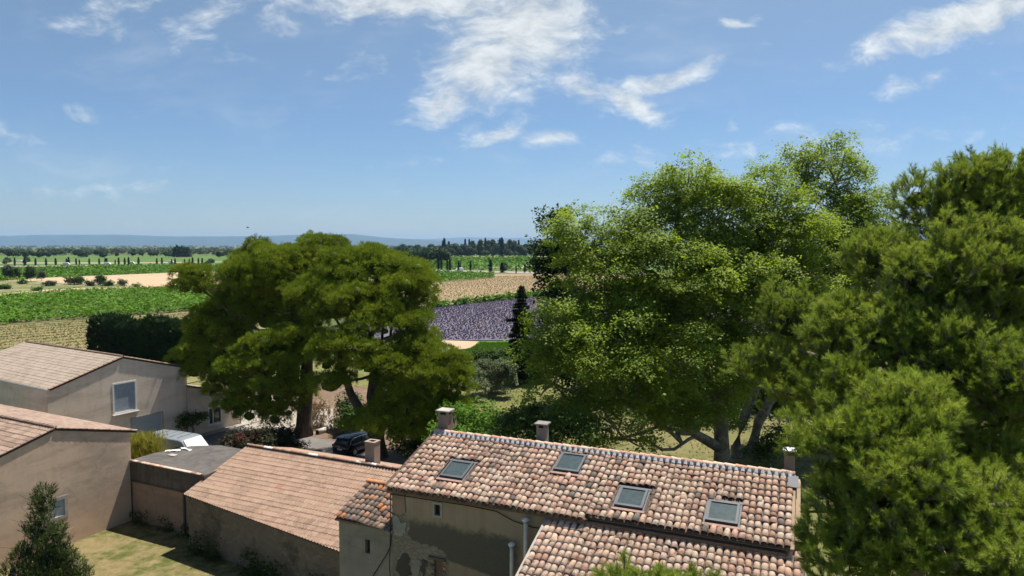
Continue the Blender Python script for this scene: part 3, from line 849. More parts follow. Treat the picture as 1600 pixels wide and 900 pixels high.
# left gable end, right gable end, back wall
def gable(s, nm='gable_wall', d=1):
    f = Frame(hp(s, 0, 0), HV2, (0, 0, 1))
    pts = [(3.2, 0), (3.2, hz(3.2) - .16), (0, 9.5 - .18), (-3.7, hz(3.7) - .16), (-3.7, 0)]
    slab(nm, f, [pts], .4, M['plaster'], house)
gable(.45); gable(14.85)
slab('back_wall', Frame(hp(.5, -3.75, 0), HU, (0, 0, 1)), [rect(0, 0, 14.0, hz(3.8) - .1)], .4, M['plaster'], house)
# plaster coats standing 2-4 cm proud of the rubble
def blob(pts, rough=.05, sub=6):
    o_ = []
    for i in range(len(pts)):
        a, b = Vector(pts[i]), Vector(pts[(i + 1) % len(pts)])
        straight = (abs(a.x - b.x) < 1e-6 and (a.x > 14 or a.x < .1)) or a.y > 8.2 and b.y > 8.2
        for k in range(1 if straight else sub):
            p = a.lerp(b, k / sub)
            if k and not straight: p = p + Vector((R.uniform(-rough, rough), R.uniform(-rough, rough)))
            o_.append((p.x, p.y))
    return o_
pf = Frame(hp(0, FW + .03, 0), HU, (0, 0, 1)); pf.N = fac.N.copy()
up_ = [(.72, topz - .003), (.74, 7.55), (.70, 7.05), (.86, 6.85), (.80, 6.38), (1.05, 6.2), (1.5, 6.13), (2.05, 6.12), (2.4, 6.02), (2.6, 5.75), (2.62, 5.3), (2.75, 4.6), (2.8, 4.0), (14.88, 4.0), (14.88, topz - .003)]
up_ = [(p[0], p[1]) for p in up_]
slab('plaster_coat', pf, [blob(up_, .045), rect(1.99, 7.37, 2.31, 7.87)], .035, M['house_plaster'], house)
sf = Frame(hp(0, FW + .034, 0), HU, (0, 0, 1)); sf.N = fac.N.copy()
slab('pale_plaster_patch', pf, [blob([(.09, 7.1), (.38, 7.05), (.48, 6.8), (.72, 6.9), (.66, 6.55), (.55, 6.3), (.12, 6.25)], .04)], .03, M['plaster_pale'], house)
slab('ochre_plaster_patch', pf, [blob([(.07, topz - .01), (.66, topz - .01), (.68, 7.3), (.45, 7.15), (.07, 7.2)], .03)], .03, M['wall_ochre'], house)
slab('pale_plaster_patch', pf, [blob([(.9, 5.0), (1.15, 5.5), (1.4, 5.35), (1.3, 5.0), (1.2, 4.5)], .05)], .02, M['plaster_grey'], house)
slab('dark_damp_stain', pf, [blob([(.35, 5.3), (.6, 5.62), (.85, 5.45), (.8, 5.1), (.95, 4.8), (.5, 4.5), (.2, 4.8)], .04)], .006, M['soot'], house)
slab('dark_damp_stain', pf, [blob([(1.45, 5.5), (1.7, 5.45), (1.55, 5.1), (1.5, 4.8), (1.35, 5.1)], .04)], .006, M['soot'], house)
# small shuttered window and the opening below
win = slab('window', Frame(hp(0, FW + .05, 0), HU, (0, 0, 1)), [rect(1.93, 7.31, 2.37, 7.93), rect(2.02, 7.4, 2.28, 7.84)], .12, M['pipe_beige'], house)
mb = MB(); mb.box(hp(2.15, FW - .12, 7.62), (.3, .02, .5), Matrix.Rotation(math.atan2(HU.y, HU.x), 3, 'Z')); mb.build('pane', M['dark'], win)
mb = MB(); mb.box(hp(2.24, FW - .06, 7.62), (.08, .03, .42), Matrix.Rotation(math.atan2(HU.y, HU.x), 3, 'Z')); mb.build('shutter', M['wood'], win)
HZ = Matrix.Rotation(math.atan2(HU.y, HU.x), 3, 'Z')
mb = MB(); mb.box(hp(2.17, FW - .1, 5.1), (.36, .06, 1.0), HZ)
dr = mb.build('door', M['wood'], house)
mb = MB(); mb.box(hp(2.12, FW + .03, 5.67), (.75, .16, .07), HZ); mb.build('lintel', M['wood'], house)
for k in range(9):
    mb = MB(); mb.box(hp(1.93 - R.uniform(0, .06) if k % 2 else 2.43 + R.uniform(0, .06), FW + .02, 4.72 + k // 2 * .2 + R.uniform(0, .03)), (.14, .06, .09), HZ, R.random())
    mb.build('brick', M['canal_orange'], house)
# eave: row of projecting tile ends and timber under the overhang
mb = MB()
for c in range(int(8.3 / .236)):
    s = (c + .5) * .236
    mb.tube([hf.p(s, 3.6 * ck, -.05), hf.p(s, 4.0 * ck, -.045)], [.075, .09], 7, True, R.random())
tag(mb.build('eave_tiles', M['channel'], house), kind='stuff')
mb = MB(); mb.box(hp(7.4, FW + .12, hz(FW + .12) - .2), (14.9, .28, .1), HZ); mb.build('eave_board', M['wood'], house)
# cable along the facade
pts = [hp(-.02, FW + .06, 4.0), hp(-.06, FW + .08, 5.0), hp(0.0, FW + .08, 6.4), hp(.02, FW + .08, 8.0)]
mb = MB(); mb.tube(pts, .02, 5)
pts = [hp(.02, FW + .08, 7.98), hp(1.5, FW + .08, 7.99), hp(3.5, FW + .08, 8.02), hp(4.7, FW + .08, 7.98), hp(5.4, FW + .08, 7.72), hp(6.2, FW + .08, 7.6), hp(7.0, FW + .08, 7.66)]
mb.tube(pts, .018, 5)
mb.build('cable', M['cable'], house)
# chimneys of the house
def chimney(s, w, wx, wy, z0, z1, label, mat, capc, rot=HZ, pos=None, parent=None, cap=True):
    b = pos if pos is not None else hp(s, w, 0)
    t = empty('chimney', (b.x, b.y, z0))
    inv = Vector((b.x, b.y, z0))
    def B(c, sz, nm, m_, par=t):
        mb = MB(); mb.box(c, sz, rot); return mb.build(nm, m_, par)
    h = z1 - z0
    B((0, 0, h / 2), (wx, wy, h), 'stack', mat)
    if cap:
        for sx in (-1, 1):
            for sy in (-1, 1):
                o_ = rot @ Vector((sx * (wx / 2 - .05), sy * (wy / 2 - .05), 0))
                B((o_.x, o_.y, h + .07), (.1, .1, .14), 'cap_leg', mat)
        B((0, 0, h + .06), (wx * .6, wy * .6, .118), 'flue_mouth', M['dark'])
        B((0, 0, h + .17), (wx + .16, wy + .16, .06), 'cap_slab', capc)
    return t
for lab, a in (('square rendered chimney with pale slab cap at the left end of the farmhouse ridge', (.28, -.45, .5, .46, 8.9, 10.32, M['chimney'], M['concrete'])),
               ('slim grey chimney with dark slab cap on the middle of the farmhouse ridge', (4.95, -.6, .42, .4, 8.9, 10.15, M['chimney_grey'], M['chimney_grey'])),
               ('white capped chimney at the right end of the farmhouse ridge beside the pine', (14.85, -.6, .38, .38, 8.9, 10.15, M['chimney'], M['white']))):
    t = chimney(a[0], a[1], a[2], a[3], a[4], a[5], lab, a[6], a[7])
    tag(t, lab, 'chimney')
# dish behind the left chimney
b = hp(.62, -.5, 10.0)
dish = empty('satellite_dish', (b.x, b.y, 9.3))
mb = MB(); mb.tube([(0, 0, 0), (0, 0, .75)], .02, 6); mb.build('mast', M['zinc'], dish)
mb = MB()
rings = [[Vector((.06 + .10 * (q / 3) ** 2, math.cos(a) * .26 * q / 3, .72 + math.sin(a) * .28 * q / 3)) for a in np.linspace(0, 2 * math.pi, 13)[:-1]] for q in (0.2, 1, 2, 3)]
vs = [v for r_ in rings for v in r_]
mb.add(vs, [(i * 12 + k, i * 12 + (k + 1) % 12, (i + 1) * 12 + (k + 1) % 12, (i + 1) * 12 + k) for i in range(3) for k in range(12)] + [tuple(range(12))])
mb.build('reflector', M['chimney_grey'], dish, smooth=True)
tag(dish, 'small grey satellite dish on a mast beside the left farmhouse chimney', 'satellite dish')

# ------------------------------------------------------------------ the front annexe roof (lower canal roof)
ann = empty('annexe', (0, 0, 0))
tag(ann, 'lower front annexe with canal tile roof tucked under the farmhouse eave', 'house')
af = Frame(HO + Vector((0, 0, -.34)), HU, HV)
if af.N.z < 0: af.N = -af.N
AS0, AS1, AW1 = 6.78, 15.3, 9.3
pl_ = place_tiles(AS0, AS1, 3.62 * ck, lambda s: AW1)
canal_roof(ann, af, pl_, M['canal'], [x if x > .3 else x + .25 for x in tl])
nc2 = int(round((AS1 - AS0) / SP))
channels(ann, af, [AS0 + c * (AS1 - AS0) / nc2 for c in range(1, nc2 + 1)], 3.62 * ck, AW1 * ck - .1, M['channel'])
deck('roof_deck', af, rect(AS0 + .06, 3.62 * ck, AS1 - .05, (AW1 - .12) * ck), -.03, .1, M['wood'], ann)
AM3 = Matrix((af.U, af.V, af.N)).transposed()
mb = MB(); mb.box(af.p(AS0 - .02, (3.7 + AW1) / 2 * ck, .0), (.1, (AW1 - 3.8) * ck, .12), AM3); mb.build('verge_mortar', M['concrete'], ann)
def aw(s0, s1, w): return Frame(hp(s0, w, 0), HU, (0, 0, 1))
slab('front_wall', aw(AS0, 0, AW1 - .35), [rect(.12, 0, AS1 - AS0 - .2, hz(AW1 - .35) - .55)], .4, M['plaster'], ann)
for s in (AS0 + .1, AS1 - .2):
    f = Frame(hp(s, 3.7, 0), HV2, (0, 0, 1))
    slab('side_wall', f, [[(0, 0), (AW1 - 4.1, 0), (AW1 - 4.1, hz(AW1 - .4) - .56), (0, hz(3.7) - .56)]], .35, M['plaster_grey'], ann)

# flue pipes standing in front of the facade
for (s, w, z0, z1, r, lab) in ((5.42, 3.95, 4.6, 6.86, .072, 'shorter stainless flue pipe with bright round cap by the annexe verge'),
                               (5.98, 3.95, 5.2, 7.90, .082, 'taller stainless flue pipe with bright round cap under the farmhouse eave')):
    b = hp(s, w, 0)
    t = empty('flue_pipe', (b.x, b.y, z0))
    mb = MB(); mb.tube([(0, 0, 0), (0, 0, z1 - z0)], r, 12); mb.build('pipe', M['flue'], t, smooth=True)
    mb = MB(); mb.tube([(0, 0, z1 - z0 - .08), (0, 0, z1 - z0 - .02)], r * 1.25, 12); mb.build('collar', M['zinc'], t)
    mb = MB(); mb.tube([(0, 0, z1 - z0 + .02), (0, 0, z1 - z0 + .07), (0, 0, z1 - z0 + .13)], [r * 1.9, r * 1.9, r * .9], 14); mb.build('cap', M['cap'], t)
    mb = MB(); q = fac.N * -.26; mb.tube([(0, 0, .6), (q.x, q.y, .6)], .015, 5); mb.build('bracket', M['zinc'], t)
    tag(t, lab, 'flue pipe')

# ------------------------------------------------------------------ small tower-like lean-to with orange lichen tiles
lean = empty('lean_to', (0, 0, 0))
tag(lean, 'small stone lean-to with orange lichened tiles left of the farmhouse', 'house')
lf = Frame(HO + Vector((0, 0, -2.02)), HU, HV)
if lf.N.z < 0: lf.N = -lf.N
pl_ = place_tiles(-2.96, -.02, 1.12 * ck, lambda s: 3.5 + .28 * (s + 2.96) / 2.9)
tlo = [.1, .2, .3, .36, .42, .5, .55, .3, .62, .7, .75, .82, .86, .9, .25, .45, .97, .4, .35, .15, .5, .3, .66, .2]
canal_roof(lean, lf, pl_, M['canal_orange'], tlo, limit=300)
channels(lean, lf, [-2.96 + c * 2.94 / 12 for c in range(1, 13)], 1.12 * ck, 3.5 * ck, M['channel'])
deck('roof_deck', lf, rect(-2.9, 1.12 * ck, -.02, 3.55 * ck), -.03, .08, M['wood'], lean)
slab('front_wall', Frame(hp(-2.78, 3.42, 0), HU, (0, 0, 1)), [rect(0, 0, 2.80, hz(3.42) - 2.15), rect(1.32, 5.12, 1.56, 5.72)], .4, M['plaster_grey'], lean)
mb = MB(); mb.box(hp(-2.78 + 1.44, 3.2, 5.42), (.3, .03, .66), HZ); mb.build('window_niche', M['dark'], lean)
slab('side_wall', Frame(hp(-2.75, 1.1, 0), HV2, (0, 0, 1)), [[(0, 0), (2.3, 0), (2.3, hz(3.4) - 2.18), (0, hz(1.1) - 2.18)]], .35, M['rubble_grey'], lean)
ridge_tiles(lean, hp(-2.95, 1.05, hz(1.05) - 2.02), hp(-1.9, 1.05, hz(1.05) - 2.02), M['canal_orange'], [.82, .86, .9], lift=.06)
mb = MB()
mb.tube([hp(-.1, 3.5, 6.2), hp(-.14, 3.52, 5.7), hp(-.35, 3.5, 5.3), hp(-.8, 3.5, 4.6), hp(-1.2, 3.5, 4.0)], .022, 5)
mb.build('cable', M['cable'], lean)

# ------------------------------------------------------------------ barn with the pink roman tile roof
barn = empty('barn', (0, 0, 0))
tag(barn, 'low stone barn with an even pink roman tile roof', 'barn')
BO = Vector((-17.33, 44.04, 4.85)); BU = Vector((.912, -.410, 0)); BV2 = Vector((-.410, -.912, 0))
bs = .31
bk = math.sqrt(1 + bs * bs)
BV = (BV2 + Vector((0, 0, -bs))).normalized()
bf = Frame(BO, BU, BV)
if bf.N.z < 0: bf.N = -bf.N
def bt(s): return (5.0 + 1.5 * s / 12.5) * bk
roman_roof('roof_tiles', bf, 0, 12.6, .03, bt, M['romane'], barn, pitch=.22, expo=.365, amp=.055, step=.024)
deck('roof_deck', bf, [(0.03, 0), (12.6, 0), (12.6, bt(12.6) - .04), (0.03, bt(0) - .04)], -.05, .07, M['channel'], barn)
bbk = Frame(BO, BU, (-BV2 + Vector((0, 0, -bs))).normalized())
if bbk.N.z < 0: bbk.N = -bbk.N
roman_roof('back_slope', bbk, 0, 12.6, .03, 4.2, M['romane'], barn, pitch=.14, amp=.024)
deck('back_deck', bbk, rect(.03, 0, 12.6, 4.2), -.05, .07, M['channel'], barn)
mb = MB(); mb.box(BO + BU * 6.3 + Vector((0, 0, .05)), (12.5, .2, .1), Matrix.Rotation(math.atan2(BU.y, BU.x), 3, 'Z')); mb.build('ridge_bed', M['cable'], barn)
ridge_tiles(barn, BO + Vector((0, 0, .02)), BO + BU * 12.4 + Vector((0, 0, .02)), M['romane'], [.95, .97, .1, .0, .3, 1.0, .93], L=.42, r=.11, whites={4, 5, 14, 15, 24, 27}, lift=.06)
def bp(s, w_, z): return Vector((BO.x, BO.y, 0)) + BU * s + BV2 * w_ + Vector((0, 0, z))
A, B_ = bp(.12, 4.82, 0), bp(12.6, 6.3, 0)
wu = (B_ - A)
wl = wu.length
slab('front_wall', Frame(A, wu, (0, 0, 1)), [[(0, 0), (wl, 0), (wl, 4.85 - bs * 6.3 - .1), (0, 4.85 - bs * 4.82 - .1)]], .45, M['rubble_dark'], barn)
for s, w1 in ((.2, 4.75), (12.3, 6.1)):
    slab('gable_wall', Frame(bp(s, 0, 0), BV2, (0, 0, 1)), [[(w1, 0), (w1, 4.85 - bs * w1 - .12), (0, 4.7), (-4.0, 4.85 - bs * 4 - .12), (-4.0, 0)]], .35, M['rubble_dark'], barn)
slab('back_wall', Frame(bp(.3, -4.0, 0), BU, (0, 0, 1)), [rect(0, 0, 12, 4.85 - bs * 4 - .12)], .35, M['rubble_grey'], barn)
bc = bp(9.35, -.75, 0)
t = empty('chimney', (bc.x, bc.y, 4.2))
BZ = Matrix.Rotation(math.atan2(BU.y, BU.x), 3, 'Z')
fz = Frame((0, 0, 0), BZ @ Vector((1, 0, 0)), BZ @ Vector((0, 1, 0)))
st_ = slab('stack', Frame((0, 0, 1.85), fz.U, fz.V), [rect(-.34, -.3, .34, .3), rect(-.2, -.17, .2, .17)], 1.85, M['chimney'], t)
mb = MB(); mb.box((0, 0, 1.3), (.42, .36, .05), BZ); mb.build('flue_mouth', M['dark'], t)
slab('rim', Frame((0, 0, 1.92), fz.U, fz.V), [rect(-.37, -.33, .37, .33), rect(-.2, -.17, .2, .17)], .068, M['chimney'], t)
tag(t, 'thick open topped chimney on the back slope of the pink barn', 'chimney')

# ------------------------------------------------------------------ flat roofed garage between barn and left building
ga = Vector((-24.83, 43.62, 0)); gu = Vector((.903, -.43, 0)).normalized(); gn = Vector((-.43, -.903, 0)).normalized()
gar = empty('garage', (0, 0, 0))
tag(gar, 'flat roofed garage with dark stained parapet over an ochre wall', 'garage')
GL = 6.85
slab('lower_wall', Frame(ga, gu, (0, 0, 1)), [rect(0, 0, 5.6, 2.72)], .4, M['wall_ochre'], gar)
slab('upper_wall', Frame(ga + gn * .05, gu, (0, 0, 1)), [rect(0, 2.76, GL, 4.0)], .45, M['wall_dark'], gar)
mb = MB(); mb.box(ga + gu * GL / 2 + gn * .02 + Vector((0, 0, 2.74)), (GL, .24, .06), Matrix.Rotation(math.atan2(gu.y, gu.x), 3, 'Z')); mb.build('ledge', M['wall_dark'], gar)
mb = MB(); mb.box(ga + gu * .07 + gn * .07 + Vector((0, 0, 1.95)), (.12, .1, 3.9), Matrix.Rotation(math.atan2(gu.y, gu.x), 3, 'Z')); mb.build('corner_downpipe', M['wall_dark'], gar)
mb = MB(); mb.box(ga + gu * 5.02 + gn * .06 + Vector((0, 0, 1.35)), (.12, .1, 2.7), Matrix.Rotation(math.atan2(gu.y, gu.x), 3, 'Z')); mb.build('downpipe', M['wall_dark'], gar)
gd = -gn
gp = [ga + gn * .0, ga + gu * (GL - .05), ga + gu * (GL - .05) + Vector((.41, .912, 0)) * 3.4, ga + gu * 6.2 + gd * 4.9, ga + gu * 2.6 + gd * 4.9, ga + gu * .9 + gd * 3.9, ga + gu * .02 + gd * 1.6]
slab('flat_roof', Frame((0, 0, 4.04), (1, 0, 0), (0, 1, 0)), [[(p.x, p.y) for p in gp]], .25, M['flatroof'], gar)
slab('back_wall', Frame(gp[4], gu, (0, 0, 1)), [rect(0, 0, 3.6, 3.78)], .3, M['plaster'], gar)
slab('side_wall', Frame(gp[6], (gp[5] - gp[6]), (0, 0, 1)), [rect(0, 0, 2.5, 3.78)], .25, M['plaster'], gar)
for k in range(16):
    mb = MB()
    L_ = .42
    c0 = ga + gu * (k * .41 + .02) + gn * .04 + Vector((0, 0, 4.06))
    vs = []
    for (dd, r_) in ((0, .125), (L_, .115)):
        for q in range(6):
            a = math.pi * q / 5
            vs.append(c0 + gu * dd + gn * (math.cos(a) * r_) + Vector((0, 0, math.sin(a) * .055 + (.012 if dd == 0 else 0))))
    mb.add(vs, [(q, q + 1, 6 + q + 1, 6 + q) for q in range(5)] + [tuple(range(6))], R.uniform(.1, .95))
    mb.build('coping_tile', M['canal'], gar)
# scraps lying on the flat roof
for (px_, nm, lab, sz, rz, mt) in (((-23.026, 45.571, 4.06), 'white_sheet', 'crumpled white plastic sheet lying on the flat garage roof', (.95, .32), .2, 'white'),
                                  ((-22.287, 45.935, 4.06), 'white_sheet', 'narrow white strip of sheeting on the garage roof by the van', (1.1, .22), -.55, 'white'),
                                  ((-22.535, 44.582, 4.06), 'pale_slab', 'small beige slab lying on the flat garage roof', (.6, .34), -.4, 'pipe_beige')):
    nx, ny = 9, 4
    vs = [(px_[0] + math.cos(rz) * (i / nx - .5) * sz[0] * 1.0 - math.sin(rz) * (j / ny - .5) * sz[1] * (1 + .5 * math.sin(i)), px_[1] + math.sin(rz) * (i / nx - .5) * sz[0] + math.cos(rz) * (j / ny - .5) * sz[1],
           4.055 + (R.uniform(0, .07) if mt == 'white' else .05)) for i in range(nx + 1) for j in range(ny + 1)]
    mb = MB()
    mb.add(vs, [(i * (ny + 1) + j, (i + 1) * (ny + 1) + j, (i + 1) * (ny + 1) + j + 1, i * (ny + 1) + j + 1) for i in range(nx) for j in range(ny)])
    if mt != 'white':
        mb = MB(); mb.box((px_[0], px_[1], 4.07), (sz[0], sz[1], .05), Matrix.Rotation(rz, 3, 'Z'))
    tag(mb.build(nm, M[mt]), lab, 'roof scrap')

# ------------------------------------------------------------------ near left stucco building
nl = empty('outbuilding', (0, 0, 0))
tag(nl, 'near stucco outbuilding with weathered gable wall and brownish tile roof', 'house')
NA = Vector((-24.757, 43.5, 0)); NU = Vector((-.449, -.8935, 0)); NN = Vector((.8935, -.449, 0))
gf = Frame(NA, NU, (0, 0, 1))
def nz(a): return 7.28 - .275 * abs(a - 4.55)
slab('gable_wall', gf if gf.N.dot(NN) > 0 else gf, [[(-.05, 0), (9.6, 0), (9.6, nz(9.6) - .06), (4.55, nz(4.55) - .06), (-.05, nz(-.05) - .06)],
     rect(4.15, 1.95, 4.9, 3.0)], .45, M['stucco_near'], nl) if gf.N.dot(NN) > 0 else None
if gf.N.dot(NN) < 0:
    g2 = Frame(NA, -NU, (0, 0, 1))
    slab('gable_wall', g2, [[(.05, 0), (.05, nz(-.05) - .06), (-4.55, nz(4.55) - .06), (-9.6, nz(9.6) - .06), (-9.6, 0)], rect(-4.9, 1.95, -4.15, 3.0)], .45, M['stucco_near'], nl)
wf = Frame(NA + NN * .025, -NU, (0, 0, 1))
wn_ = slab('window', wf, [rect(-5.05, 1.8, -4.0, 3.15), rect(-4.86, 1.98, -4.19, 2.96)], .1, M['concrete'], nl)
mb = MB(); mb.box(NA + NU * 4.52 - NN * .08 + Vector((0, 0, 2.46)), (.7, .03, 1.02), Matrix.Rotation(math.atan2(NU.y, NU.x), 3, 'Z')); mb.build('shutter', M['shutter'], wn_)
slab('side_wall', Frame(NA - NU * .04, -NN, (0, 0, 1)), [rect(.45, 0, 18, nz(-.05) - .1)], .35, M['stucco_near'], nl)
slab('side_wall', Frame(NA + NU * 9.6, -NN, (0, 0, 1)), [rect(.1, 0, 18, nz(9.6) - .1)], .35, M['stucco_near'], nl)
slab('back_wall', Frame(NA - NN * 18, NU, (0, 0, 1)), [[(0, 0), (9.6, 0), (9.6, nz(9.6) - .1), (4.55, nz(4.55) - .1), (0, nz(0) - .1)]], .3, M['stucco_near'], nl)
RG = NA + NU * 4.55 + Vector((0, 0, 7.30)) + NN * .05
for sgn, nm, mt in ((1, 'near_slope', 'romane_brown'), (-1, 'far_slope', 'romane_tan')):
    f = Frame(RG, -NN, (NU * sgn + Vector((0, 0, -.275))).normalized())
    if f.N.z < 0: f.N = -f.N
    roman_roof(nm, f, 0, 18, .02, 5.3, M[mt], nl, pitch=.15 if sgn < 0 else .3, expo=.38, amp=.02 if sgn < 0 else .035, step=.025, tint=(.1, .9))
    deck('roof_deck', f, rect(.02, 0, 18, 5.25), -.05, .09, M['channel'], nl)
ridge_tiles(nl, RG, RG - NN * 17.5, M['romane_brown'], [.1, .5, .9, .3], L=.45, r=.11, lift=.03)
for sgn in (1, -1):
    f = Frame(RG, -NN, (NU * sgn + Vector((0, 0, -.275))).normalized())
    if f.N.z < 0: f.N = -f.N
    ridge_tiles(nl, f.p(.06, 5.25, -.01), f.p(.06, .1, -.01), M['romane_brown'], [.2, .6, .9, .95], L=.42, r=.085, lift=.0, name='verge_tile')

# ------------------------------------------------------------------ far stucco barn with hayloft shutter
fb_ = empty('farm_building', (0, 0, 0))
tag(fb_, 'large cream stucco farm building with upper shutter and garage door', 'house')
FA = Vector((-27.28, 67.49, 0)); FU = Vector((-.519, -.855, 0)).normalized(); FN = Vector((.855, -.519, 0))
def fpt(s, z, o=0.0): return FA + FU * s + Vector((0, 0, z)) + FN * o
S0, S1, SM = 5.75, 17.0, 11.4
def fz_(s): return 8.5 - .305 * abs(s - SM)
def ff(o=0.0): return Frame(FA + FN * o, -FU, (0, 0, 1))
def rx(s0, z0, s1, z1): return rect(-s1, z0, -s0, z1)
slab('gable_wall', ff(), [[(-S0, 0), (-S0, fz_(S0) - .08), (-SM, 8.42), (-S1, fz_(S1) - .08), (-S1, 0)], rx(10.45, 3.78, 12.25, 6.22), rx(8.1, .0, 10.85, 3.0)], .4, M['stucco_far'], fb_)
fr_ = slab('loft_window', ff(.03), [rx(10.33, 3.64, 12.37, 6.33), rx(10.46, 3.8, 12.24, 6.2)], .08, M['white'], fb_)
mb = MB()
FZm = Matrix.Rotation(math.atan2(FU.y, FU.x), 3, 'Z')
mb.box(fpt(11.35, 5.0, -.1), (1.8, .04, 2.45), FZm); mb.build('shutter', M['shutter'], fr_)
mb = MB()
for k in range(22): mb.box(fpt(11.35, 3.9 + k * .107, -.07), (1.74, .03, .085), Matrix.Rotation(math.atan2(FU.y, FU.x), 3, 'Z'))
tag(mb.build('louvre', M['shutter'], fr_), kind='stuff')
mb = MB(); mb.box(fpt(11.35, 3.62, .12), (2.25, .3, .08), FZm); mb.build('sill', M['concrete'], fr_)
gd_ = slab('garage_door', ff(-.1), [rx(8.08, .02, 10.87, 3.02)], .05, M['garage'], fb_)
for k in range(5):
    mb = MB(); mb.box(fpt(9.47, .35 + k * .6, -.085), (2.7, .03, .56), FZm); mb.build('panel', M['garage'], gd_)
slab('door_surround', ff(.02), [[(-8.0, 0), (-8.0, 3.1), (-10.95, 3.1), (-10.95, 0), (-10.87, 0), (-10.87, 3.02), (-8.08, 3.02), (-8.08, 0)]], .05, M['concrete'], fb_)
slab('side_wall', Frame(fpt(S1, 0), -FN, (0, 0, 1)), [rect(.0, 0, 17, fz_(S1) - .12)], .35, M['stucco_far'], fb_)
slab('side_wall', Frame(fpt(S0, 0), -FN, (0, 0, 1)), [rect(.4, 0, 17, fz_(S0) - .12)], .35, M['stucco_far'], fb_)
slab('back_wall', Frame(fpt(0, 0, -17), FU, (0, 0, 1)), [[(S0, 0), (S1, 0), (S1, fz_(S1) - .12), (SM, 8.4), (S0, fz_(S0) - .12)]], .3, M['stucco_far'], fb_)
RF = fpt(SM, 8.52, .06)
for sgn, nm in ((1, 'near_slope'), (-1, 'far_slope')):
    f = Frame(RF, -FN, (FU * sgn + Vector((0, 0, -.305))).normalized())
    if f.N.z < 0: f.N = -f.N
    roman_roof(nm, f, 0, 17.1, .02, 6.15, M['romane_pale'], fb_, pitch=.16, expo=.4, amp=.032, step=.024, tint=(.1, .9), seg=4)
    deck('roof_deck', f, rect(.02, 0, 17.1, 6.12), -.05, .1, M['channel'], fb_)
    ridge_tiles(fb_, f.p(.06, 6.1, -.01), f.p(.06, .1, -.01), M['romane'], [.2, .4, .1, .6], L=.45, r=.09, lift=.0, name='verge_tile')
ridge_tiles(fb_, RF, RF - FN * 17, M['romane'], [.1, .2, .6, .4], L=.5, r=.11, lift=.03)
mb = MB(); mb.tube([fpt(S1 + .28, fz_(S1) - .14, .1), fpt(S1 + .28, fz_(S1) - .16, -16.5)], .09, 8); mb.build('gutter', M['zinc'], fb_)
mb = MB(); mb.tube([fpt(S0 - .02, 0, .09), fpt(S0 - .02, fz_(S0) - .1, .09)], .055, 8); mb.build('downpipe', M['pipe_beige'], fb_)

lo = empty('lean_to', (0, 0, 0))
tag(lo, 'low cream stucco wing with small white framed window beside the gravel drive', 'house')
def lz(s): return 3.12 + (s + .05) * .31
slab('front_wall', ff(.02), [[(.05, 0), (.05, lz(-.05)), (-5.72, lz(5.72)), (-5.72, 0)], rx(2.15, .84, 3.4, 2.3)], .35, M['stucco_far'], lo)
wl_ = slab('window', ff(.04), [rx(2.03, .72, 3.52, 2.42), rx(2.15, .84, 3.4, 2.3)], .06, M['white'], lo)
mb = MB(); mb.box(fpt(2.78, 1.57, -.12), (1.26, .03, 1.48), FZm); mb.build('pane', M['glass'], wl_)
mb = MB(); mb.box(fpt(2.95, 1.57, -.06), (.07, .08, 1.46), FZm); mb.build('mullion', M['white'], wl_)
mb = MB(); mb.box(fpt(2.78, .70, .1), (1.7, .2, .05), FZm); mb.build('sill', M['white'], wl_)
slab('end_wall', Frame(fpt(-.05, 0), -FN, (0, 0, 1)), [rect(.0, 0, 7, 3.0)], .3, M['stucco_far'], lo)
f = Frame(fpt(5.7, lz(5.7) + .06, .1), -FN, (-FU + Vector((0, 0, -.31))).normalized())
if f.N.z < 0: f.N = -f.N
roman_roof('roof_tiles', f, 0, 7.2, .0, 6.25, M['romane_pale'], lo, pitch=.16, expo=.4, amp=.022, step=.04, seg=4)
deck('roof_deck', f, rect(.02, 0, 7.2, 6.22), -.04, .08, M['concrete'], lo)
mb = MB(); mb.tube([fpt(-.02, 0, .1), fpt(-.02, 3.0, .1)], .05, 8); mb.build('downpipe', M['pipe_beige'], lo)
slab('pavement', Frame((0, 0, .16), (1, 0, 0), (0, 1, 0)), [[(fpt(-1.5, 0, .05).x, fpt(-1.5, 0, .05).y), (fpt(5.7, 0, .05).x, fpt(5.7, 0, .05).y), (fpt(5.7, 0, .9).x, fpt(5.7, 0, .9).y), (fpt(-1.5, 0, .9).x, fpt(-1.5, 0, .9).y)]], .2, M['concrete'])
tag(bpy.data.objects['pavement'], kind='structure')

# ================================================================== VEGETATION
def unit(a):
    return a / np.maximum(np.linalg.norm(a, axis=-1, keepdims=True), 1e-9)

def scatter(protoV, F, pos, ax, scale, tint, tang=None):
    """copies of small leaf sprays: protoV (K,n,3) variants, z along ax"""
    N = len(pos)
    K, n, _ = protoV.shape
    k = NR.randint(0, K, N)
    ax = unit(ax)
    r = NR.normal(size=(N, 3)) if tang is None else tang
    X = unit(np.cross(ax, r))
    Y = np.cross(ax, X)
    P = protoV[k] * np.asarray(scale)[:, None, None]
    V = pos[:, None, :] + P[..., 0:1] * X[:, None] + P[..., 1:2] * Y[:, None] + P[..., 2:3] * ax[:, None]
    FF = (F[None] + (np.arange(N) * n)[:, None, None]).reshape(-1, F.shape[1])
    return V.reshape(-1, 3), FF, np.repeat(tint, len(F))

def join(parts):
    Vs, Fs, Ts, b = [], [], [], 0
    for V, F, t in parts:
        Vs.append(V); Fs.append(F + b); Ts.append(t); b += len(V)
    return np.concatenate(Vs), np.concatenate(Fs), np.concatenate(Ts)

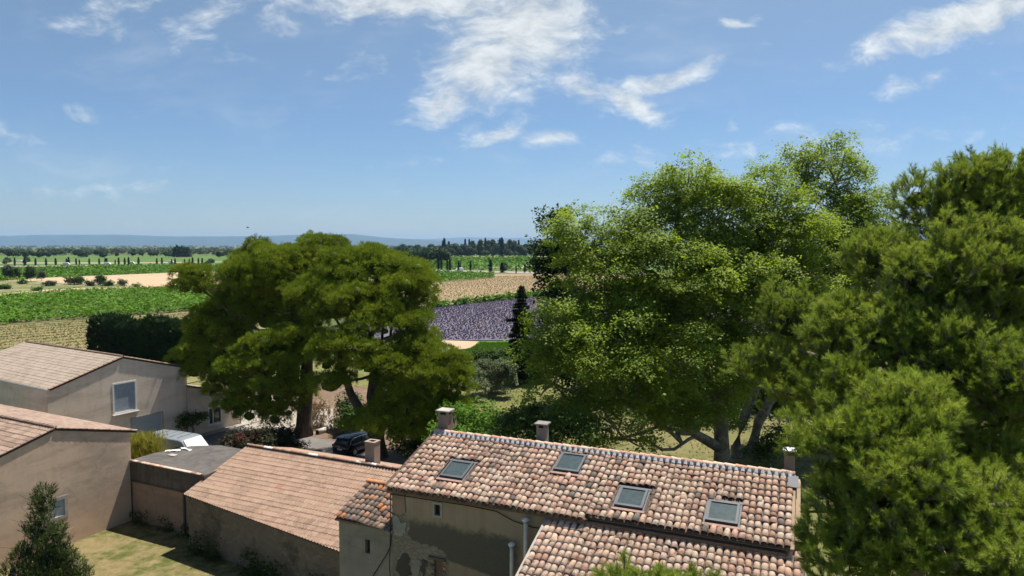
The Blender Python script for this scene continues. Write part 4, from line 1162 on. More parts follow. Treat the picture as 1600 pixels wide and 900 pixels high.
def proto_needles(K, n, L, wdt, spread, rnd, stem=0.0):
    """sprays of narrow triangles round the z axis"""
    V = np.zeros((K, n * 3, 3))
    for k in range(K):
        for i in range(n):
            a = rnd.uniform(0, 2 * np.pi)
            e = spread * (0.25 + 0.75 * rnd.rand())
            d = np.array([math.cos(a) * math.sin(e), math.sin(a) * math.sin(e), math.cos(e)])
            side = unit(np.cross(d, rnd.normal(size=3)))
            o = np.array([0, 0, stem * rnd.rand()])
            l = L * rnd.uniform(.75, 1.1)
            V[k, i * 3] = o - side * wdt / 2
            V[k, i * 3 + 1] = o + side * wdt / 2
            V[k, i * 3 + 2] = o + d * l
    return V, np.arange(n * 3).reshape(n, 3)

def proto_leaves(K, n, R_, size, rnd, flat=.7):
    """loose handful of folded leaves: each two triangles"""
    V = np.zeros((K, n * 4, 3))
    F = []
    for i in range(n):
        b = i * 4
        F += [(b, b + 1, b + 2), (b + 1, b + 3, b + 2)]
    for k in range(K):
        for i in range(n):
            c = rnd.normal(size=3) * R_ * np.array([1, 1, flat]) * .6
            nrm = unit(np.array([rnd.normal() * .42, rnd.normal() * .42, 1.0]))
            t = unit(np.cross(nrm, rnd.normal(size=3)))
            s = np.cross(nrm, t)
            z = size * rnd.uniform(.7, 1.25)
            V[k, i * 4] = c - t * z * .5
            V[k, i * 4 + 1] = c + s * z * .42 + nrm * z * .12
            V[k, i * 4 + 2] = c - s * z * .42 + nrm * z * .10
            V[k, i * 4 + 3] = c + t * z * .55
    return V, np.array(F)

def gn_crown(name, P, ax, scale, tint, protos, parent):
    """needle clusters set on points by geometry nodes; protos are meshes shared by all"""
    N = len(P)
    Zx = unit(ax)
    X = unit(np.cross(Zx, NR.normal(size=(N, 3))))
    Y = np.cross(Zx, X)
    Rm = np.stack([X, Y, Zx], 2)
    eu = np.stack([np.arctan2(Rm[:, 2, 1], Rm[:, 2, 2]), -np.arcsin(np.clip(Rm[:, 2, 0], -1, 1)), np.arctan2(Rm[:, 1, 0], Rm[:, 0, 0])], 1)
    me = bpy.data.meshes.new(name)
    me.vertices.add(N)
    me.vertices.foreach_set('co', np.ascontiguousarray(P, dtype=np.float32).ravel())
    for nm, ty, key, val in (('rot', 'FLOAT_VECTOR', 'vector', eu), ('scl', 'FLOAT', 'value', scale), ('ptint', 'FLOAT', 'value', tint)):
        at = me.attributes.new(nm, ty, 'POINT')
        at.data.foreach_set(key, np.ascontiguousarray(val, dtype=np.float32).ravel())
    at = me.attributes.new('pick', 'INT', 'POINT')
    at.data.foreach_set('value', NR.randint(0, len(protos), N).astype(np.int32))
    me.update()
    o = link(bpy.data.objects.new(name, me), parent)
    ng = bpy.data.node_groups.new(name + '_needles', 'GeometryNodeTree')
    ng.interface.new_socket('Geometry', in_out='INPUT', socket_type='NodeSocketGeometry')
    ng.interface.new_socket('Geometry', in_out='OUTPUT', socket_type='NodeSocketGeometry')
    gi = ng.nodes.new('NodeGroupInput'); go = ng.nodes.new('NodeGroupOutput')
    jn = ng.nodes.new('GeometryNodeJoinGeometry')
    for pr in reversed(protos):
        oi = ng.nodes.new('GeometryNodeObjectInfo')
        oi.inputs['Object'].default_value = pr
        oi.inputs['As Instance'].default_value = True
        ng.links.new(oi.outputs['Geometry'], jn.inputs[0])
    def attr(nm, ty):
        q = ng.nodes.new('GeometryNodeInputNamedAttribute'); q.data_type = ty; q.inputs['Name'].default_value = nm
        return q.outputs['Attribute']
    ip = ng.nodes.new('GeometryNodeInstanceOnPoints')
    ip.inputs['Pick Instance'].default_value = True
    er = ng.nodes.new('FunctionNodeEulerToRotation')
    ng.links.new(attr('rot', 'FLOAT_VECTOR'), er.inputs[0])
    ng.links.new(gi.outputs[0], ip.inputs['Points'])
    ng.links.new(jn.outputs[0], ip.inputs['Instance'])
    ng.links.new(attr('pick', 'INT'), ip.inputs['Instance Index'])
    ng.links.new(er.outputs[0], ip.inputs['Rotation'])
    ng.links.new(attr('scl', 'FLOAT'), ip.inputs['Scale'])
    ng.links.new(ip.outputs[0], go.inputs[0])
    md = o.modifiers.new('needles', 'NODES')
    md.node_group = ng
    return tag(o, kind='stuff')

def proto_objs(name, meshes):
    out_ = []
    for V, F, T_, mi, mats in meshes:
        o = mesh_np(name, V, F, T_, mats=mats, mi=mi)
        COL.objects.unlink(o)
        out_.append(o)
    return out_

def puff_protos(K, rnd, shoots=30, needles=10, L=.115, wd=.02, stem=.20, R0=.29, mat=None):
    res = []
    for k in range(K):
        pv, pf_ = proto_needles(6, needles, L, wd, 1.0, rnd, stem)
        q = unit(rnd.normal(size=(shoots, 3)) * np.array([1, 1, .8]) + np.array([0, 0, .75]))
        pos = q * R0 * rnd.uniform(.55, 1.0, (shoots, 1)) * np.array([1, 1, .8])
        ax = q * .55 + np.array([0, 0, .75]) + rnd.normal(size=(shoots, 3)) * .18
        V, F, T_ = scatter(pv, pf_, pos, ax, rnd.uniform(.75, 1.25, shoots), np.clip(.5 + rnd.normal(size=shoots) * .13, 0, 1))
        res.append((V, F, T_, np.zeros(len(F), int), [mat]))
    return res

def branchlet_protos(K, rnd, shoots=7, needles=44, L=.105, wd=.0075, stem=.19, mat=None, bark=None):
    res = []
    for k in range(K):
        Vs, Fs, Ts, Ms, b = [], [], [], [], 0
        for s_ in range(shoots):
            a = rnd.uniform(0, 6.28)
            e = 0 if s_ == 0 else rnd.uniform(.35, 1.15)
            d = np.array([math.cos(a) * math.sin(e), math.sin(a) * math.sin(e), math.cos(e)])
            d = unit(d + np.array([0, 0, .25]))
            o = np.array([0, 0, rnd.uniform(-.12, .06)]) if s_ else np.zeros(3)
            st_ = stem * rnd.uniform(.7, 1.2)
            dry = rnd.rand() < .02
            tt_ = rnd.normal() * .07
            for i in range(needles):
                f = rnd.rand() ** .8
                an = rnd.uniform(.45, 1.15) * (1.15 - .5 * f)
                aa = rnd.uniform(0, 6.28)
                x = unit(np.cross(d, [.3, .5, .8])); y = np.cross(d, x)
                nd = d * math.cos(an) + (x * math.cos(aa) + y * math.sin(aa)) * math.sin(an)
                side = unit(np.cross(nd, rnd.normal(size=3)))
                base = o + d * st_ * f
                l = L * rnd.uniform(.75, 1.1)
                Vs += [base - side * wd / 2, base + side * wd / 2, base + nd * l]
                Fs.append((b, b + 1, b + 2)); b += 3
                Ts.append(np.clip(.5 + tt_ + rnd.normal() * .09, 0, 1)); Ms.append(0)
            # the twig itself
            x = unit(np.cross(d, [.1, .9, .2])) * .008
            lo_ = o - np.array([0, 0, .18]) * (1 if s_ == 0 else .4)
            Vs += [lo_ - x, lo_ + x, o + d * st_]
            Fs.append((b, b + 1, b + 2)); b += 3
            Ts.append(.5); Ms.append(1)
        res.append((np.array(Vs), np.array(Fs), np.array(Ts), np.array(Ms), [mat, bark]))
    return res

def fib(n, rnd):
    i = np.arange(n) + rnd.rand()
    z = 1 - 2 * i / n
    z = np.clip(z, -1, 1)
    r = np.sqrt(1 - z * z)
    a = i * 2.39996 + rnd.rand() * 6
    return np.stack([r * np.cos(a), r * np.sin(a), z], 1)

def surface(masses, spacing, rnd, jitter=.35, depth=.88, prune=.80, minz=-1.0, keep_inner=0.0, inset=0.0):
    """points over the union of ellipsoids (cx,cy,cz,rx,ry,rz); returns centres and outward directions"""
    C, D = [], []
    ms = np.array(masses, float)
    ms[:, 3:] = np.maximum(ms[:, 3:] - inset * np.array([1, 1, .75]), ms[:, 3:] * .35)
    for m in ms:
        r = m[3:]
        area = 4 * np.pi * (((r[0] * r[1]) ** 1.6 + (r[0] * r[2]) ** 1.6 + (r[1] * r[2]) ** 1.6) / 3) ** (1 / 1.6)
        n = max(4, int(area / spacing ** 2))
        d = fib(n, rnd)
        d = d[d[:, 2] > minz]
        dep = depth * (1 + rnd.normal(size=(len(d), 1)) * .07)
        p = m[:3] + d * r * dep + rnd.normal(size=d.shape) * spacing * jitter * .5
        C.append(p); D.append(unit(d / r))
    C, D = np.concatenate(C), np.concatenate(D)
    keep = np.ones(len(C), bool)
    for m in ms:
        q = np.linalg.norm((C - m[:3]) / m[3:], axis=1)
        keep &= (q > prune) | (rnd.rand(len(C)) < keep_inner)
    return C[keep], D[keep]

def limb_paths(mb_mat, parent, base, masses, trunk_h, r0, rnd, name='limb', thin=.35, lean=None, nseg=6, twigs=None, wob=.08):
    """main limbs from the head of the trunk into each mass"""
    top = Vector(base) + Vector((0, 0, trunk_h))
    if lean: top += Vector(lean)
    for m in masses:
        c = Vector(m[:3])
        d = c - top
        L = d.length
        pts, rs = [], []
        rr = r0 * min(1.0, max(.35, m[3] / 4.0))
        for i in range(nseg + 1):
            f = i / nseg
            bend = Vector((0, 0, math.sin(f * math.pi) * L * -.10)) if d.z < L * .5 else Vector((d.x, d.y, 0)) * (-.12 * math.sin(f * math.pi))
            w_ = Vector((rnd.uniform(-1, 1), rnd.uniform(-1, 1), rnd.uniform(-1, 1))) * L * wob * math.sin(f * math.pi)
            pts.append(top + d * f + bend + w_)
            rs.append(rr * (1 - f) + .05 * f + .02)
        mb = MB(); mb.tube(pts, rs, 7, False)
        mb.build(name, mb_mat, parent, smooth=True)

def twigs(name, centres, targets, mat, parent, r=.04, rnd=None, n=4):
    mb = MB()
    for t in targets:
        d2 = ((centres - t) ** 2).sum(1)
        c = centres[d2.argmin()]
        a, b = Vector(c), Vector(t)
        L = (b - a).length
        m1 = a.lerp(b, .4) + Vector(rnd.normal(size=3)) * L * .08
        m2 = a.lerp(b, .75) + Vector(rnd.normal(size=3)) * L * .06
        mb.tube([a, m1, m2, b], [r * 1.6, r * 1.2, r * .8, r * .4], n, False)
    return tag(mb.build(name, mat, parent), kind='stuff')

def trunk(name, pts, rs, mat, parent, n=12, flare=1.0):
    mb = MB()
    mb.tube(pts, rs, n)
    return mb.build(name, mat, parent, smooth=True)

def rel(masses, base):
    return [(m[0] - base[0], m[1] - base[1], m[2], *m[3:]) for m in masses]

def thin(C, D, dx, dz, rnd):
    """keep points at least dx apart sideways or dz apart in height"""
    keep = []
    S = np.array([1 / dx, 1 / dx, 1 / dz])
    for i in rnd.permutation(len(C)):
        if not keep or (((C[keep] - C[i]) * S) ** 2).sum(1).min() > 1: keep.append(i)
    return C[keep], D[keep]
# ---------------- the two umbrella-shaped pines in the middle
rn = np.random.RandomState(3)
PN, PNF = proto_needles(14, 5, .28, .038, 1.15, rn, .12)
def ico(K, rnd, rough=.22):
    bm = bmesh.new(); bmesh.ops.create_icosphere(bm, subdivisions=1, radius=1)
    v = np.array([x.co[:] for x in bm.verts]); f = np.array([[x.index for x in y.verts] for y in bm.faces]); bm.free()
    return np.stack([v * (1 + rnd.normal(size=(len(v), 1)) * rough) for _ in range(K)]), f
ICV, ICF = ico(8, rn)
def body(K, rnd, sub, rough, flat, low=.5):
    """lumpy dome, flatter below"""
    bm = bmesh.new(); bmesh.ops.create_icosphere(bm, subdivisions=sub, radius=1)
    v = np.array([x.co[:] for x in bm.verts]); f = np.array([[x.index for x in y.verts] for y in bm.faces]); bm.free()
    out_ = []
    for k in range(K):
        h = np.array([mathutils.noise.noise(Vector(q * 2.6 + k * 7.3)) + .6 * mathutils.noise.noise(Vector(q * 6 + k * 3.1)) for q in v])
        u = v * (1 + rough * h[:, None])
        u[:, 2] *= np.where(u[:, 2] > 0, flat, flat * low)
        out_.append(u)
    return np.stack(out_), f
import mathutils
PB, PBF = body(10, rn, 3, .42, .62)
PB2, PB2F = body(10, rn, 2, .30, .85, .8)
def middle_pine(label, base, masses, trunks, seed):
    rnd = np.random.RandomState(seed)
    t = empty('pine_tree', base)
    tag(t, label, 'tree')
    ms = rel(masses, base)
    for pts, rs in trunks:
        trunk('trunk', [(p[0] - base[0], p[1] - base[1], p[2]) for p in pts], rs, M['bark_pine'], t)
    limb_paths(M['bark_pine'], t, (0, 0, 0), [m for m in ms], trunks[0][0][-1][2] - .3, .26, rnd, lean=(trunks[0][0][-1][0] - base[0], trunks[0][0][-1][1] - base[1], 0), wob=.06)
    # domed pads on each mass, sprays over the top of each pad
    C, D = surface(ms, .62, rnd, .6, .92, .50, -.7, inset=.9)
    C, D = thin(C, D, 1.25, .9, rnd)
    S = rnd.uniform(.6, 1.3, len(C))
    sub = [(*c, s, s, s * .62) for c, s in zip(C, S)]
    P, PD = surface(sub, .36, rnd, .8, .95, .80, -.2)
    N = len(P)
    PDu = PD * .7 + np.array([0, 0, .75])
    lobe_of = ((P[:, None, :] - C[None]) ** 2).sum(2).argmin(1)
    tint = np.clip(.50 + (rnd.normal(size=len(C)) * .08)[lobe_of] + rnd.normal(size=N) * .08, 0, 1)
    gn_crown('crown', P, PDu, rnd.uniform(.75, 1.3, N), tint, PUFF, t)
    # solid lumps inside each pad, tinted dark to stand for crown shade
    tag(mesh_np('shade_core', *scatter(PB2, PB2F, C, np.tile([0, 0, 1.], (len(C), 1)), S * np.where(D[:, 2] < -.15, .4, .62), np.full(len(C), .15)), M['pine_inner_shade'], t), kind='stuff')
    print('mid pine puffs', N)
    mc = np.array([m[:3] for m in ms])
    twigs('branches', mc, C[::2], M['bark_pine'], t, .05, rnd)
    return t

PUFF = proto_objs('needle_puff', puff_protos(10, rn, mat=M['leaf_pine']))
def mass(px, py, d, rx, rz, ry=None):
    return (px, py, d, rx, rz, ry)
PA = ((-19.473, 62.929, 0))
middle_pine('broad old pine with thick single trunk, left of the parked black car', PA,
 [(-23.217, 66, 14.972, 5.196, 4.268, 3.34), (-18.826, 67, 16.559, 4.144, 3.202, 2.261), (-26.157, 67, 11.898, 3.265, 3.265, 3.454), (-28.316, 66, 9.491, 3.402, 3.186, 2.969), (-30.507, 65, 14.346, 2.01, 2.01, 2.071), (-29.424, 65, 13.796, 1.584, 1.523, 1.462), (-29.338, 64, 7.314, 2.519, 2.519, 2.519),
  (-26.859, 63, 5.073, 2.362, 2.185, 2.007), (-21.866, 60, 6.55, 3.486, 3.093, 2.699), (-22.947, 60, 8.839, 2.474, 2.024, 1.575), (-20.242, 61, 4.782, 2.287, 2.23, 2.172), (-23.837, 60.5, 3.554, 2.495, 2.211, 1.928), (-21.44, 61, 2.848, 2.287, 1.944, 1.601), (-21.11, 66, 11.989, 4.33, 3.711, 3.093), (-19.627, 63, 8.681, 2.952, 2.657, 2.362)],
 [([(-19.626, 63.4, -0.503), (-19.591, 63.4, 1.335), (-19.322, 63.3, 4.405), (-19.115, 63.2, 7.448), (-19.759, 63.5, 9.813)], [.95, .72, .62, .5, .42])], 21)
PB = ((-11.402, 57.477, 0))
middle_pine('wide spreading pine with forked trunk standing over the parked black car', PB,
 [(-12.872, 61, 15.431, 5.26, 3.83, 2.401), (-8.865, 59, 14.295, 2.654, 2.654, 2.654), (-13.095, 58, 12.718, 4.62, 3.533, 2.446), (-16.918, 60, 13.385, 2.812, 2.587, 2.362), (-10.737, 57, 11.731, 3.739, 2.805, 1.87), (-14.023, 55, 9.603, 2.577, 2.216, 1.856), (-10.973, 54, 8.984, 2.277, 2.1, 1.923),
  (-7.951, 56, 7.313, 3.779, 3.411, 3.044), (-5.399, 57, 6.577, 2.404, 2.404, 2.671), (-8.879, 55, 4.603, 3.196, 2.68, 2.165), (-10.269, 54, 3.806, 3.037, 2.328, 1.619), (-8.297, 54.5, 3.043, 2.554, 2.043, 1.532), (-5.321, 56, 3.82, 2.204, 2.152, 2.099), (-6.382, 56, 4.359, 2.624, 2.309, 1.994), (-14.582, 55, 7.241, 1.959, 1.856, 1.753), (-8.208, 58, 9.972, 2.446, 2.038, 1.631)],
 [([(-11.272, 56.8, -0.119), (-11.361, 56.8, 1.423), (-11.446, 56.8, 3.344), (-11.895, 57, 5.211), (-11.699, 57.5, 7.302)], [.85, .62, .5, .42, .36]),
  ([(-11.361, 56.8, 1.423), (-12.544, 56.9, 3.592), (-13.74, 57.5, 5.375), (-14.49, 58, 7.209)], [.5, .4, .34, .28]),
  ([(-11.349, 56.8, 2.412), (-9.658, 56.5, 4.237), (-7.963, 56, 5.973)], [.4, .32, .2])], 22)

# ---------------- plane trees
LP, LPF = proto_leaves(12, 6, .28, .21, np.random.RandomState(5), .7)
def clump_protos(K, n, R_, size, rnd, mat, flat=.6):
    res = []
    for k in range(K):
        V, F = proto_leaves(1, n, R_, size, rnd, flat)
        T_ = np.repeat(np.clip(.5 + rnd.normal(size=n) * .10, 0, 1), 2)
        res.append((V[0], F, T_, np.zeros(len(F), int), [mat]))
    return res
PLC = proto_objs('leaf_clump', clump_protos(12, 60, .62, .19, np.random.RandomState(5), M['leaf_plane'], .55))
def broadleaf(name, label, base, masses, trunks, seed, mat='leaf_plane', lobe=1.9, puff=.80, nt=7, protoset=None, head=None, cat='tree', bark='bark_plane', limbr=.3, prune=.5, sc_=(.8, 1.25), minz=-.9, twig=True, limbm=None, group=None, tb=0.0, inner=.04):
    rnd = np.random.RandomState(seed)
    t = empty(name, base)
    tag(t, label, cat, group)
    ms = rel(masses, base)
    for pts, rs in trunks:
        trunk('trunk', [(p[0] - base[0], p[1] - base[1], p[2]) for p in pts], rs, M[bark], t)
    if head:
        for hd, idx in head:
            limb_paths(M[bark], t, (0, 0, 0), [ms[i] for i in idx], hd[2], limbr, rnd, lean=(hd[0] - base[0], hd[1] - base[1], 0), nseg=8, wob=.09)
    C, D = surface(ms, lobe, rnd, .6, .9, prune, minz, inner, inset=lobe * .28)
    sub = []
    for c in C:
        s = rnd.uniform(.45, .75) * lobe
        sub.append((*c, s, s, s * .68))
    P, PD = surface(sub, puff, rnd, .6, .9, .55, -.5, inner)
    N = len(P)
    pv, pf_ = protoset or (LP, LPF)
    if mat == 'leaf_plane':
        k = rnd.rand(N) < .86
        P, PD = P[k], PD[k]
        N = len(P)
        out_m = rnd.rand(N) < .3
        P = P + PD * (out_m * np.abs(rnd.normal(size=N)) * .45)[:, None]
        ax = PD * .5 + np.array([0, 0, 1.0]) + rnd.normal(size=(N, 3)) * .25
        gn_crown('crown', P, ax, rnd.uniform(.65, 1.3, N) * np.where(out_m, .75, 1), np.clip(.48 + tb + rnd.normal(size=N) * .10, 0, 1), PLC, t)
        mc = np.array([m[:3] for m in ms])
        twigs('branches', mc, C[::2], M[bark], t, .07, rnd)
        print(name, N)
        return t
    pos = P[:, None] + rnd.normal(size=(N, nt, 3)) * puff * np.array([.42, .42, .22])
    ax = PD[:, None] * .3 + np.array([0, 0, 1.0]) + rnd.normal(size=(N, nt, 3)) * .33
    tint = np.clip(.52 + tb + rnd.normal(size=(N, 1)) * .12 + rnd.normal(size=(N, nt)) * .10, 0, 1)
    V, F, T_ = scatter(pv, pf_, pos.reshape(-1, 3), ax.reshape(-1, 3), rnd.uniform(*sc_, N * nt), tint.ravel())
    tag(mesh_np('crown', V, F, T_, M[mat], t), kind='stuff')
    if twig:
        mc = np.array([m[:3] for m in ms])
        twigs('branches', mc, C[::2], M[bark], t, .045 * lobe / 1.9 * (1.6 if lobe > 1.5 else 1), rnd)
    print(name, len(F))
    return t
B1 = (17.011, 53.647, 0)
MP = [(4.434, 51, 18.523, 1.912, 1.912, 2.103), (6.222, 51, 15.277, 2.772, 2.772, 2.772), (3.928, 49, 11.45, 2.847, 2.687, 2.526), (13.319, 55, 21.732, 3.196, 2.938, 2.68), (16.127, 54, 19.911, 3.796, 3.669, 3.543), (20.614, 56, 21.281, 3.254, 2.992, 2.729), (9.007, 52, 17.174, 2.68, 2.559, 2.437),
      (11.731, 50, 15.331, 3.749, 3.28, 2.812), (7.101, 47, 10.824, 3.744, 3.238, 2.731), (2.956, 48, 8.151, 2.249, 2.069, 1.889), (4.467, 47, 5.872, 2.114, 1.542, 0.969), (10.662, 47, 10.153, 3.524, 3.194, 2.863), (16.762, 51, 14.798, 3.824, 3.585, 3.346), (9.111, 48, 6.77, 3.149, 2.362, 1.575),
      (22.22, 54, 18.151, 3.29, 3.29, 3.543), (14.707, 50, 6.542, 2.812, 2.226, 1.64), (15.277, 56, 12.9, 5.248, 4.461, 3.674), (10.007, 53, 10.16, 3.974, 3.725, 3.477), (19.948, 56, 16.062, 4.199, 3.936, 3.674), (12.099, 49, 6.064, 3.215, 2.25, 1.286), (9.164, 53, 18.643, 2.384, 2.235, 2.086), (10.835, 54, 19.911, 2.126, 2.075, 2.024), (7.152, 47, 5.419, 2.643, 1.85, 1.057), (17.013, 50, 9.652, 3.28, 3.046, 2.812), (7.526, 50, 13.447, 2.812, 2.577, 2.343), (21.937, 53, 13.173, 2.98, 2.98, 2.98)]
broadleaf('plane_tree', 'huge plane tree with spreading crown behind the farmhouse roof', B1, MP,
 [([(17.03, 54, -0.644), (16.881, 54, 1.717), (16.738, 54, 3.806), (16.279, 54, 6.403), (16.741, 54, 8.984), (17.8, 54, 12.061), (18.234, 54, 15.624), (20.188, 54, 18.655)], [.85, .62, .55, .42, .38, .33, .3, .18]),
  ([(16.726, 54, 1.717), (14.493, 52.5, 3.186), (12.236, 51.5, 4.86), (10.071, 50.5, 5.699), (8.302, 50, 6.542), (7.03, 49.5, 8.317), (6.482, 49, 10.052), (4.631, 49, 9.819)], [.45, .36, .33, .30, .27, .22, .18, .1]),
  ([(16.288, 54, 5.884), (14.778, 53, 9.151), (13.977, 53, 12.171), (12.933, 53, 15.17), (12.87, 54, 18.655), (13.567, 55, 22.241)], [.36, .3, .26, .22, .16, .09]),
  ([(17.881, 54, 13.082), (16.405, 53, 15.668), (14.887, 53, 17.158), (13.878, 53, 18.148)], [.26, .2, .15, .1])], 31,
 head=[(((16.741, 54, 8.984)), [4, 5, 12, 14, 15, 16, 18]), (((14.493, 52.5, 3.186)), [8, 9, 10, 11, 13, 17, 2]), (((12.933, 53, 15.17)), [0, 1, 3, 6, 7])], limbr=.24)
B2 = (19.761, 54.759, 0)
broadleaf('plane_tree', 'second plane tree with twin leaning trunks, its top rising behind the first on the right', B2,
 [(29.119, 62, 23.64, 3.486, 3.254, 3.022), (31.284, 61, 21.009, 2.172, 2.172, 2.401), (26.604, 62, 24.954, 1.859, 1.859, 1.976), (28.056, 60, 18.168, 4.499, 3.936, 3.374), (33.126, 61, 17.031, 2.858, 2.858, 2.858), (27.641, 60, 13.102, 4.499, 3.936, 3.374), (24.385, 60, 7.982, 2.812, 2.812, 2.812)],
 [([(19.332, 57, -1.402), (19.014, 57, 0.813), (19.682, 57.5, 2.886), (22.306, 59, 8.149), (25.918, 60, 14.232)], [.6, .45, .4, .34, .2]),
  ([(20.051, 57.5, -1.573), (20.551, 57.5, 0.662), (21.231, 58, 2.754), (24.537, 59, 8.149), (28.557, 61, 17.031), (29.467, 62, 21.633)], [.6, .48, .42, .34, .22, .1])], 32,
 head=[(((22.306, 59, 8.149)), [0, 1, 2, 3, 4, 5, 6])], limbr=.2, tb=-.06)

broadleaf('garden_tree', 'shady round trees massed on the lawn behind the plane trunks', (17.24, 69.758, 0),
 [(9.601, 78, 2.742, 5.117, 4.203, 3.29), (16.675, 80, 1.585, 5.998, 4.873, 3.749), (23.633, 78, 2.742, 5.848, 4.934, 4.021), (29.864, 76, 3.133, 4.986, 4.63, 4.274), (13.565, 68, 1.109, 3.505, 2.581, 1.657), (20.031, 68, 0.781, 3.824, 2.677, 1.53), (35.198, 76, 5.311, 4.986, 4.986, 5.698)],
 [([(16.929, 68.479, 0), (17.263, 70, 2.295)], [.3, .2])], 33, mat='leaf_mid', lobe=2.4, puff=1.1, nt=4, protoset=proto_leaves(8, 5, .42, .34, np.random.RandomState(6), .8), bark='bark_pine', twig=False, tb=-.12)
# ---------------- near pines on the right
NP_, NPF = proto_needles(12, 24, .15, .0135, 1.1, np.random.RandomState(8), .24)
BRL = proto_objs('needle_branchlet', branchlet_protos(12, np.random.RandomState(8), mat=M['needle_near'], bark=M['bark_grey']))
def near_pine(label, base, masses, trunks, heads, seed, spr=.225, lob=1.02, ls=(.45, .95), proto=None, mat='needle_near', inset=.9, name='pine_tree', nsc=(.8, 1.3), tw_=True, inner=True, upb=.8, minz=-.2, tb=0.0):
    rnd = np.random.RandomState(seed)
    t = empty(name, base)
    tag(t, label, 'tree')
    ms = rel(masses, base)
    for pts, rs in trunks:
        trunk('trunk', [(p[0] - base[0], p[1] - base[1], p[2]) for p in pts], rs, M['bark_grey'], t)
    for hd, idx in heads:
        limb_paths(M['bark_grey'], t, (0, 0, 0), [ms[i] for i in idx], hd[2], .10, rnd, lean=(hd[0] - base[0], hd[1] - base[1], 0), nseg=7, wob=.06)
    C, D = surface(ms, lob * .4, rnd, .6, .92, .45, -.85, inset=inset)
    C, D = thin(C, D, lob, lob * .68, rnd)
    sub = []
    for c, d in zip(C, D):
        s = rnd.uniform(*ls)
        sub.append((*(c + d * rnd.uniform(-.15, .2)), s, s, s * .62))
    P, PD = surface(sub, spr, rnd, .8, .9, .80, minz)
    lobe_of = ((P[:, None, :] - C[None]) ** 2).sum(2).argmin(1) if len(P) * len(C) < 3e7 else np.zeros(len(P), int)
    if inner:
        C2, D2 = surface(ms, lob * .75, rnd, .6, .62, .30, -.9, inset=inset * .6)
        sub2 = [(*c, s, s, s * .75) for c, s in zip(C2, rnd.uniform(.5, .85, len(C2)))]
        P2, PD2 = surface(sub2, spr * 1.6, rnd, .8, .85, .4, -.9)
        P, PD = np.concatenate([P, P2]), np.concatenate([PD, PD2])
        lobe_of = np.concatenate([lobe_of, rnd.randint(0, len(C), len(P2))])
    N = len(P)
    ax = PD * .75 + np.array([0, 0, upb]) + rnd.normal(size=(N, 3)) * .3
    bodyA = scatter(PB2, PB2F, C - np.array([0, 0, .05]), np.tile([0, 0, 1.], (len(C), 1)), np.array(sub)[:, 3] * .46, np.full(len(C), .2))  # opaque lumps inside the lobes, dark tint painting shade between shoots
    lobet = (rnd.normal(size=len(C)) * .12)[lobe_of] + rnd.normal(size=N) * .10
    tint = np.clip(.46 + tb + lobet + .18 * np.clip(PD[:, 2], -.6, 1), 0, .95)  # upward shoots lighter: fresh growth, and painted brightness on lobe tops
    dry = rnd.rand(N) < .012
    if proto:
        V, F, T_ = scatter(*proto, P, ax, rnd.uniform(*nsc, N), tint)
        V, F, T_ = join([(V, F, np.clip(T_ + rnd.normal(size=len(T_)) * .12, 0, 1)), bodyA])
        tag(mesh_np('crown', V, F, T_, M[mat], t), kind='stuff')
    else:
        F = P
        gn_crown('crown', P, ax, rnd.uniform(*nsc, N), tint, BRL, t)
        tag(mesh_np('shade_core', *bodyA, M['needle_inner_shade'], t), kind='stuff')
    mc = np.array([m[:3] for m in ms])
    tw = twigs('branches', mc, C, M['bark_grey'], t, .026, rnd)
    mb = MB()
    for i in range(len(C) if tw_ else 0):
        for q in range(7):
            e = Vector(C[i]) + Vector(rnd.normal(size=3)) * .42 + Vector((0, 0, .2))
            mb.tube([C[i], (Vector(C[i]) + e) / 2 + Vector(rnd.normal(size=3)) * .04, e], [.014, .010, .005], 3, False)
    if tw_: tag(mb.build('twigs', M['bark_grey'], t), kind='stuff')
    print('near pine', N, len(F))
    return t, C
B3 = (11.479, 17, 9.539)
B3 = (B3[0], B3[1], 0.0)
